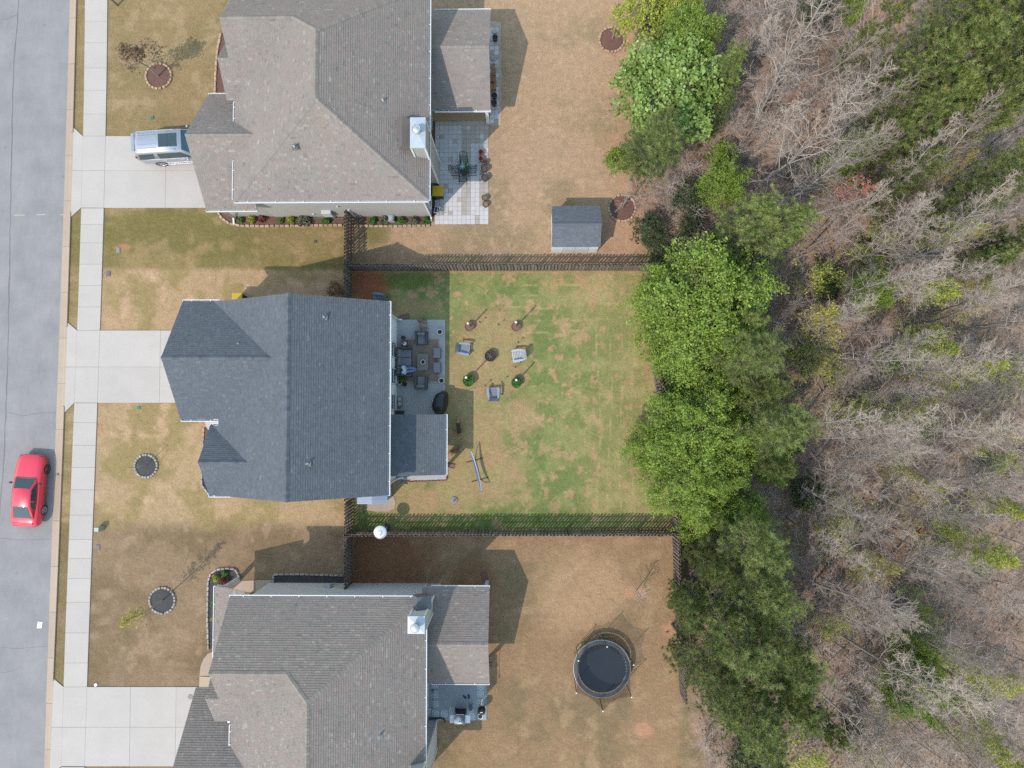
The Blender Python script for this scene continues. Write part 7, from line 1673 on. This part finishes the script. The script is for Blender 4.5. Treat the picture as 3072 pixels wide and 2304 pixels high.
# --- budding trees with thin foliage
YG = {k: tip_leaves(k, 'leaves', 3000, .10, M_LF_YG, 60+i, .13) for i, k in enumerate(('bare1', 'bare3'))}; YE = tip_leaves('bare3', 'leaves', 2400, .09, M_LF_YEL, 71, .11); RB = tip_leaves('bare1', 'leaves', 1500, .075, M_LF_RED, 72, .12)
BUD = [('bare1', YG, 2795, 850, 90, 8, 'budding tree with thin yellow green leaves left of the yellow one'), ('bare3', YG, 2800, 1000, 85, 8, 'thin yellow green budding tree in the middle of the right wood'), ('bare1', YG, 2905, 1135, 78, 8, 'rounded yellow green budding tree right of centre'), ('bare3', YE, 2985, 1310, 76, 8, 'yellow budding tree near the right edge below centre'), ('bare3', YE, 2515, 975, 100, 7, 'pale yellow budding tree right of the rounded pines'), ('bare1', YG, 2985, 1665, 86, 9, 'yellow green tree at the lower right edge'), ('bare3', YE, 2640, 1725, 62, 8, 'dull yellow budding tree right of the tall pines'), ('bare1', YG, 2960, 2050, 90, 9, 'yellow green budding tree near the bottom right'), ('bare3', YG, 2965, 2215, 92, 8, 'yellow green budding tree in the bottom right corner'), ('bare1', YG, 2930, 385, 80, 10, 'lime budding tree in front of the upper right grove'), ('bare3', YG, 2830, 660, 76, 8, 'lime budding tree below the lone small pine'), ('bare3', YE, 2910, 730, 42, 7, 'bright yellow small budding tree at upper right'), ('bare1', YG, 3040, 470, 70, 10, 'lime budding tree at the right edge under the grove'), ('bare3', YE, 2860, 530, 46, 8, 'pale yellow budding tree beside the dark pine'), ('bare1', YE, 2900, 830, 70, 8, 'golden budding tree near the right edge'), ('bare3', YG, 3030, 1500, 66, 8, 'yellow green budding tree at the right edge in the lower half'), ('bare1', YE, 2940, 900, 60, 7, 'tawny orange budding tree at the right'), ('bare1', RB, 2520, 560, 105, 9.5, 'coral red budding tree right of the wide upper pine'), ('bare3', YG, 2740, 1440, 50, 6, 'faint yellow green sapling by the boards in the wood')]
for key, lv, px, py, r_, h, lab in BUD: hc = h*.68; plant_tree(key, 'budding_tree', lab, 'tree', P(px, py, hc), r_/(FPX/(CAMZ-hc)), h, group='budding trees of the wood', leaves=lv[key] if isinstance(lv, dict) else lv, crown_name='branches')
# --- leafless trees: every one its own object; nothing in the photo tells them apart
r_ = np.random.default_rng(99); placed = []; tries = 0
def wood_edge(y): return float(np.interp(y, [0, 330, 600, 790, 1100, 1350, 1600, 2000, 2304], [2150, 2180, 2190, 2330, 2330, 2330, 2330, 2380, 2330]))
while len(placed) < 150 and tries < 6000:
    tries += 1; px = r_.uniform(2150, 2960); py = r_.uniform(-30, 2330)
    if px < wood_edge(py)+r_.uniform(0, 60): continue
    if (2540 < px < 2690 and 60 < py < 330) or (px > 2580 and py < 380) or (2640 < px < 2860 and 1750 < py < 2080 and r_.random() < .7): continue
    b_ = P(px, py)
    if any((b_[0]-q[0])**2+(b_[1]-q[1])**2 < 1.25**2 for q in placed): continue
    placed.append(b_); k = int(r_.integers(0, 5)); h = float(r_.uniform(7.5, 13.5)) if px > 2300 else float(r_.uniform(8, 12))
    plant_tree('bare%d' % k, 'bare_tree', 'leafless silver grey tree among the bare trees of the wood', 'tree', b_, PROTO['bare%d' % k]['R']*h/12*float(r_.uniform(.55, .9)), h, group='leafless trees of the wood', crown_name='branches')
# a few pale trunks singled out in the photograph
for px, py, h, s_, lab in ((2244, 160, 13, 1.0, 'white limbed bare tree at the top right of the glossy tree'), (2258, 366, 14.5, 1.1, 'tall silver bare tree with leaning trunk below the small upper pine'), (2240, 585, 14.5, 1.0, 'tall pale bare tree right of the lime green tree'), (2300, 640, 11, 1, 'bare pale tree just right of the wide pine\'s top'), (2500, 1312, 12, .9, 'pale bare tree with a level trunk right of the rounded pines'), (2480, 1075, 11, .9, 'bare tree with pale forked trunk beside the yellow budding tree'), (2440, 1745, 12, 1, 'pale bare tree touching the tall pines\' right side'), (2520, 1905, 13, 1.05, 'wide pale bare tree right of the lower pine row'), (2480, 2150, 12, 1, 'pale bare tree with spreading limbs near the bottom'), (2560, 2260, 11, 1, 'pale bare tree at the bottom edge of the wood'), (2640, 1500, 11, .9, 'bare tree standing over the timber frames')):
    k = (int(px+py)) % 5; plant_tree('bare%d' % k, 'bare_tree', lab, 'tree', P(px, py), PROTO['bare%d' % k]['R']*h/12*.95*s_, h, group='leafless trees of the wood', crown_name='branches')
n_b = 0
while n_b < 110:
    px = r_.uniform(1960, 3040); py = r_.uniform(-20, 2320)
    if px < float(np.interp(py, [0, 330, 600, 790, 1600, 2304], [1960, 2030, 1960, 2150, 2200, 2110])): continue
    n_b += 1; key = 'brush%d' % (n_b % 2); plant_tree(key, 'bare_shrub', 'low leafless grey shrub in the undergrowth of the wood', 'shrub', P(px, py), float(r_.uniform(1.0, 2.2)), float(r_.uniform(1.6, 3.4)), group='leafless undergrowth shrubs', crown_name='branches')
for k in range(40):
    py = r_.uniform(0, 860) if k < 30 else r_.uniform(1650, 2300); px = r_.uniform(1955, 2300) if py < 1000 else r_.uniform(2110, 2330)
    plant_tree('brush%d' % (k % 2), 'bare_shrub', 'leafless grey brown shrub crowding the edge of the wood', 'shrub', P(px, py), float(r_.uniform(1.1, 2.0)), float(r_.uniform(1.4, 2.8)), group='leafless edge shrubs', crown_name='branches')
SG = {k: tip_leaves(k, 'leaves', 1100, .08, M_LF_YG, 80+i, .12) for i, k in enumerate(('brush0', 'brush1'))}
for k in range(34):
    px = r_.uniform(2350, 3050); py = r_.uniform(700, 2300)
    plant_tree('brush%d' % (k % 2), 'budding_shrub', 'low shrub with faint yellow green buds in the undergrowth', 'shrub', P(px, py), float(r_.uniform(1.2, 2.4)), float(r_.uniform(1.6, 3.2)), group='budding undergrowth shrubs', crown_name='branches', leaves=SG['brush%d' % (k % 2)])
# --- fallen twigs and leaf litter on the wood floor, timber frames
def wood_pts(n):
    out = []
    while len(out) < n:
        px = r_.uniform(1890, 3060, 2000); py = r_.uniform(-20, 2320, 2000); e = np.interp(py, [0, 330, 430, 600, 790, 1100, 1600, 2000, 2304], [1940, 1930, 1900, 1920, 1985, 2000, 2060, 2075, 2135])+r_.normal(0, 14, 2000)
        for a, c, ee in zip(px, py, e):
            if a > ee: out.append(P(a, c))
            if len(out) >= n: break
    return np.array(out)
pts = wood_pts(9000); br = []
for p in pts:
    a = r_.normal(.75, .9); L_ = r_.uniform(.4, 2.2); d = np.array([math.cos(a), math.sin(a), 0]); s_ = np.array([p[0], p[1], r_.uniform(.02, .25)]); m_ = s_+d*L_*.5+np.array([r_.normal(0, .1), r_.normal(0, .1), r_.uniform(0, .45)]); e_ = s_+d*L_+np.array([0, 0, r_.uniform(-.0, .3)]); rr = r_.uniform(.006, .016); br.append((np.array([s_, m_, e_]), [rr, rr*.9, rr*.5]))
o = inst('fallen_twigs', tubes_mesh('fallen_twigs', br, mk('twig_grey', (.36, .32, .295), .95, .3, 1.5, .2), 3)); tag(o, 'tangle of fallen twigs and dry stems on the wood floor', 'twigs', kind='stuff')
pts = wood_pts(16000); p3 = np.column_stack([pts, r_.uniform(.03, .12, len(pts))])
o = inst('leaf_litter', leaf_mesh('leaf_litter', p3, .11, shade_mat('fallen_leaf', [(0, (.06, .035, .022)), (.5, (.16, .10, .065)), (1, (.36, .25, .17))], .9, .1, .1), .25, seed=8)); tag(o, 'brown fallen leaves covering the wood floor', 'leaves', kind='stuff')
M_BOARD = mk('rough_timber_board', sc(150, 112, 84), .85, .2, 3, .15, 30)
def frame(label, pxs):
    w_ = [Vector((*P(*p), .15)) for p in pxs]; t = thing('raised_bed', label, 'raised bed', (w_[0].x, w_[0].y, 0), 0, 'timber raised beds in the wood')
    for a, b_ in zip(w_[:-1], w_[1:]): MB(origin(t)).bar(a, b_, .26, .06, up=(0, 0, 1)).build('board', M_BOARD, t)
frame('timber frame of boards on the floor of the right wood', [(2598, 1505), (2598, 1440), (2620, 1436), (2620, 1505)]); frame('angled low timber boards below the first frame in the wood', [(2670, 1590), (2755, 1602), (2775, 1570)])
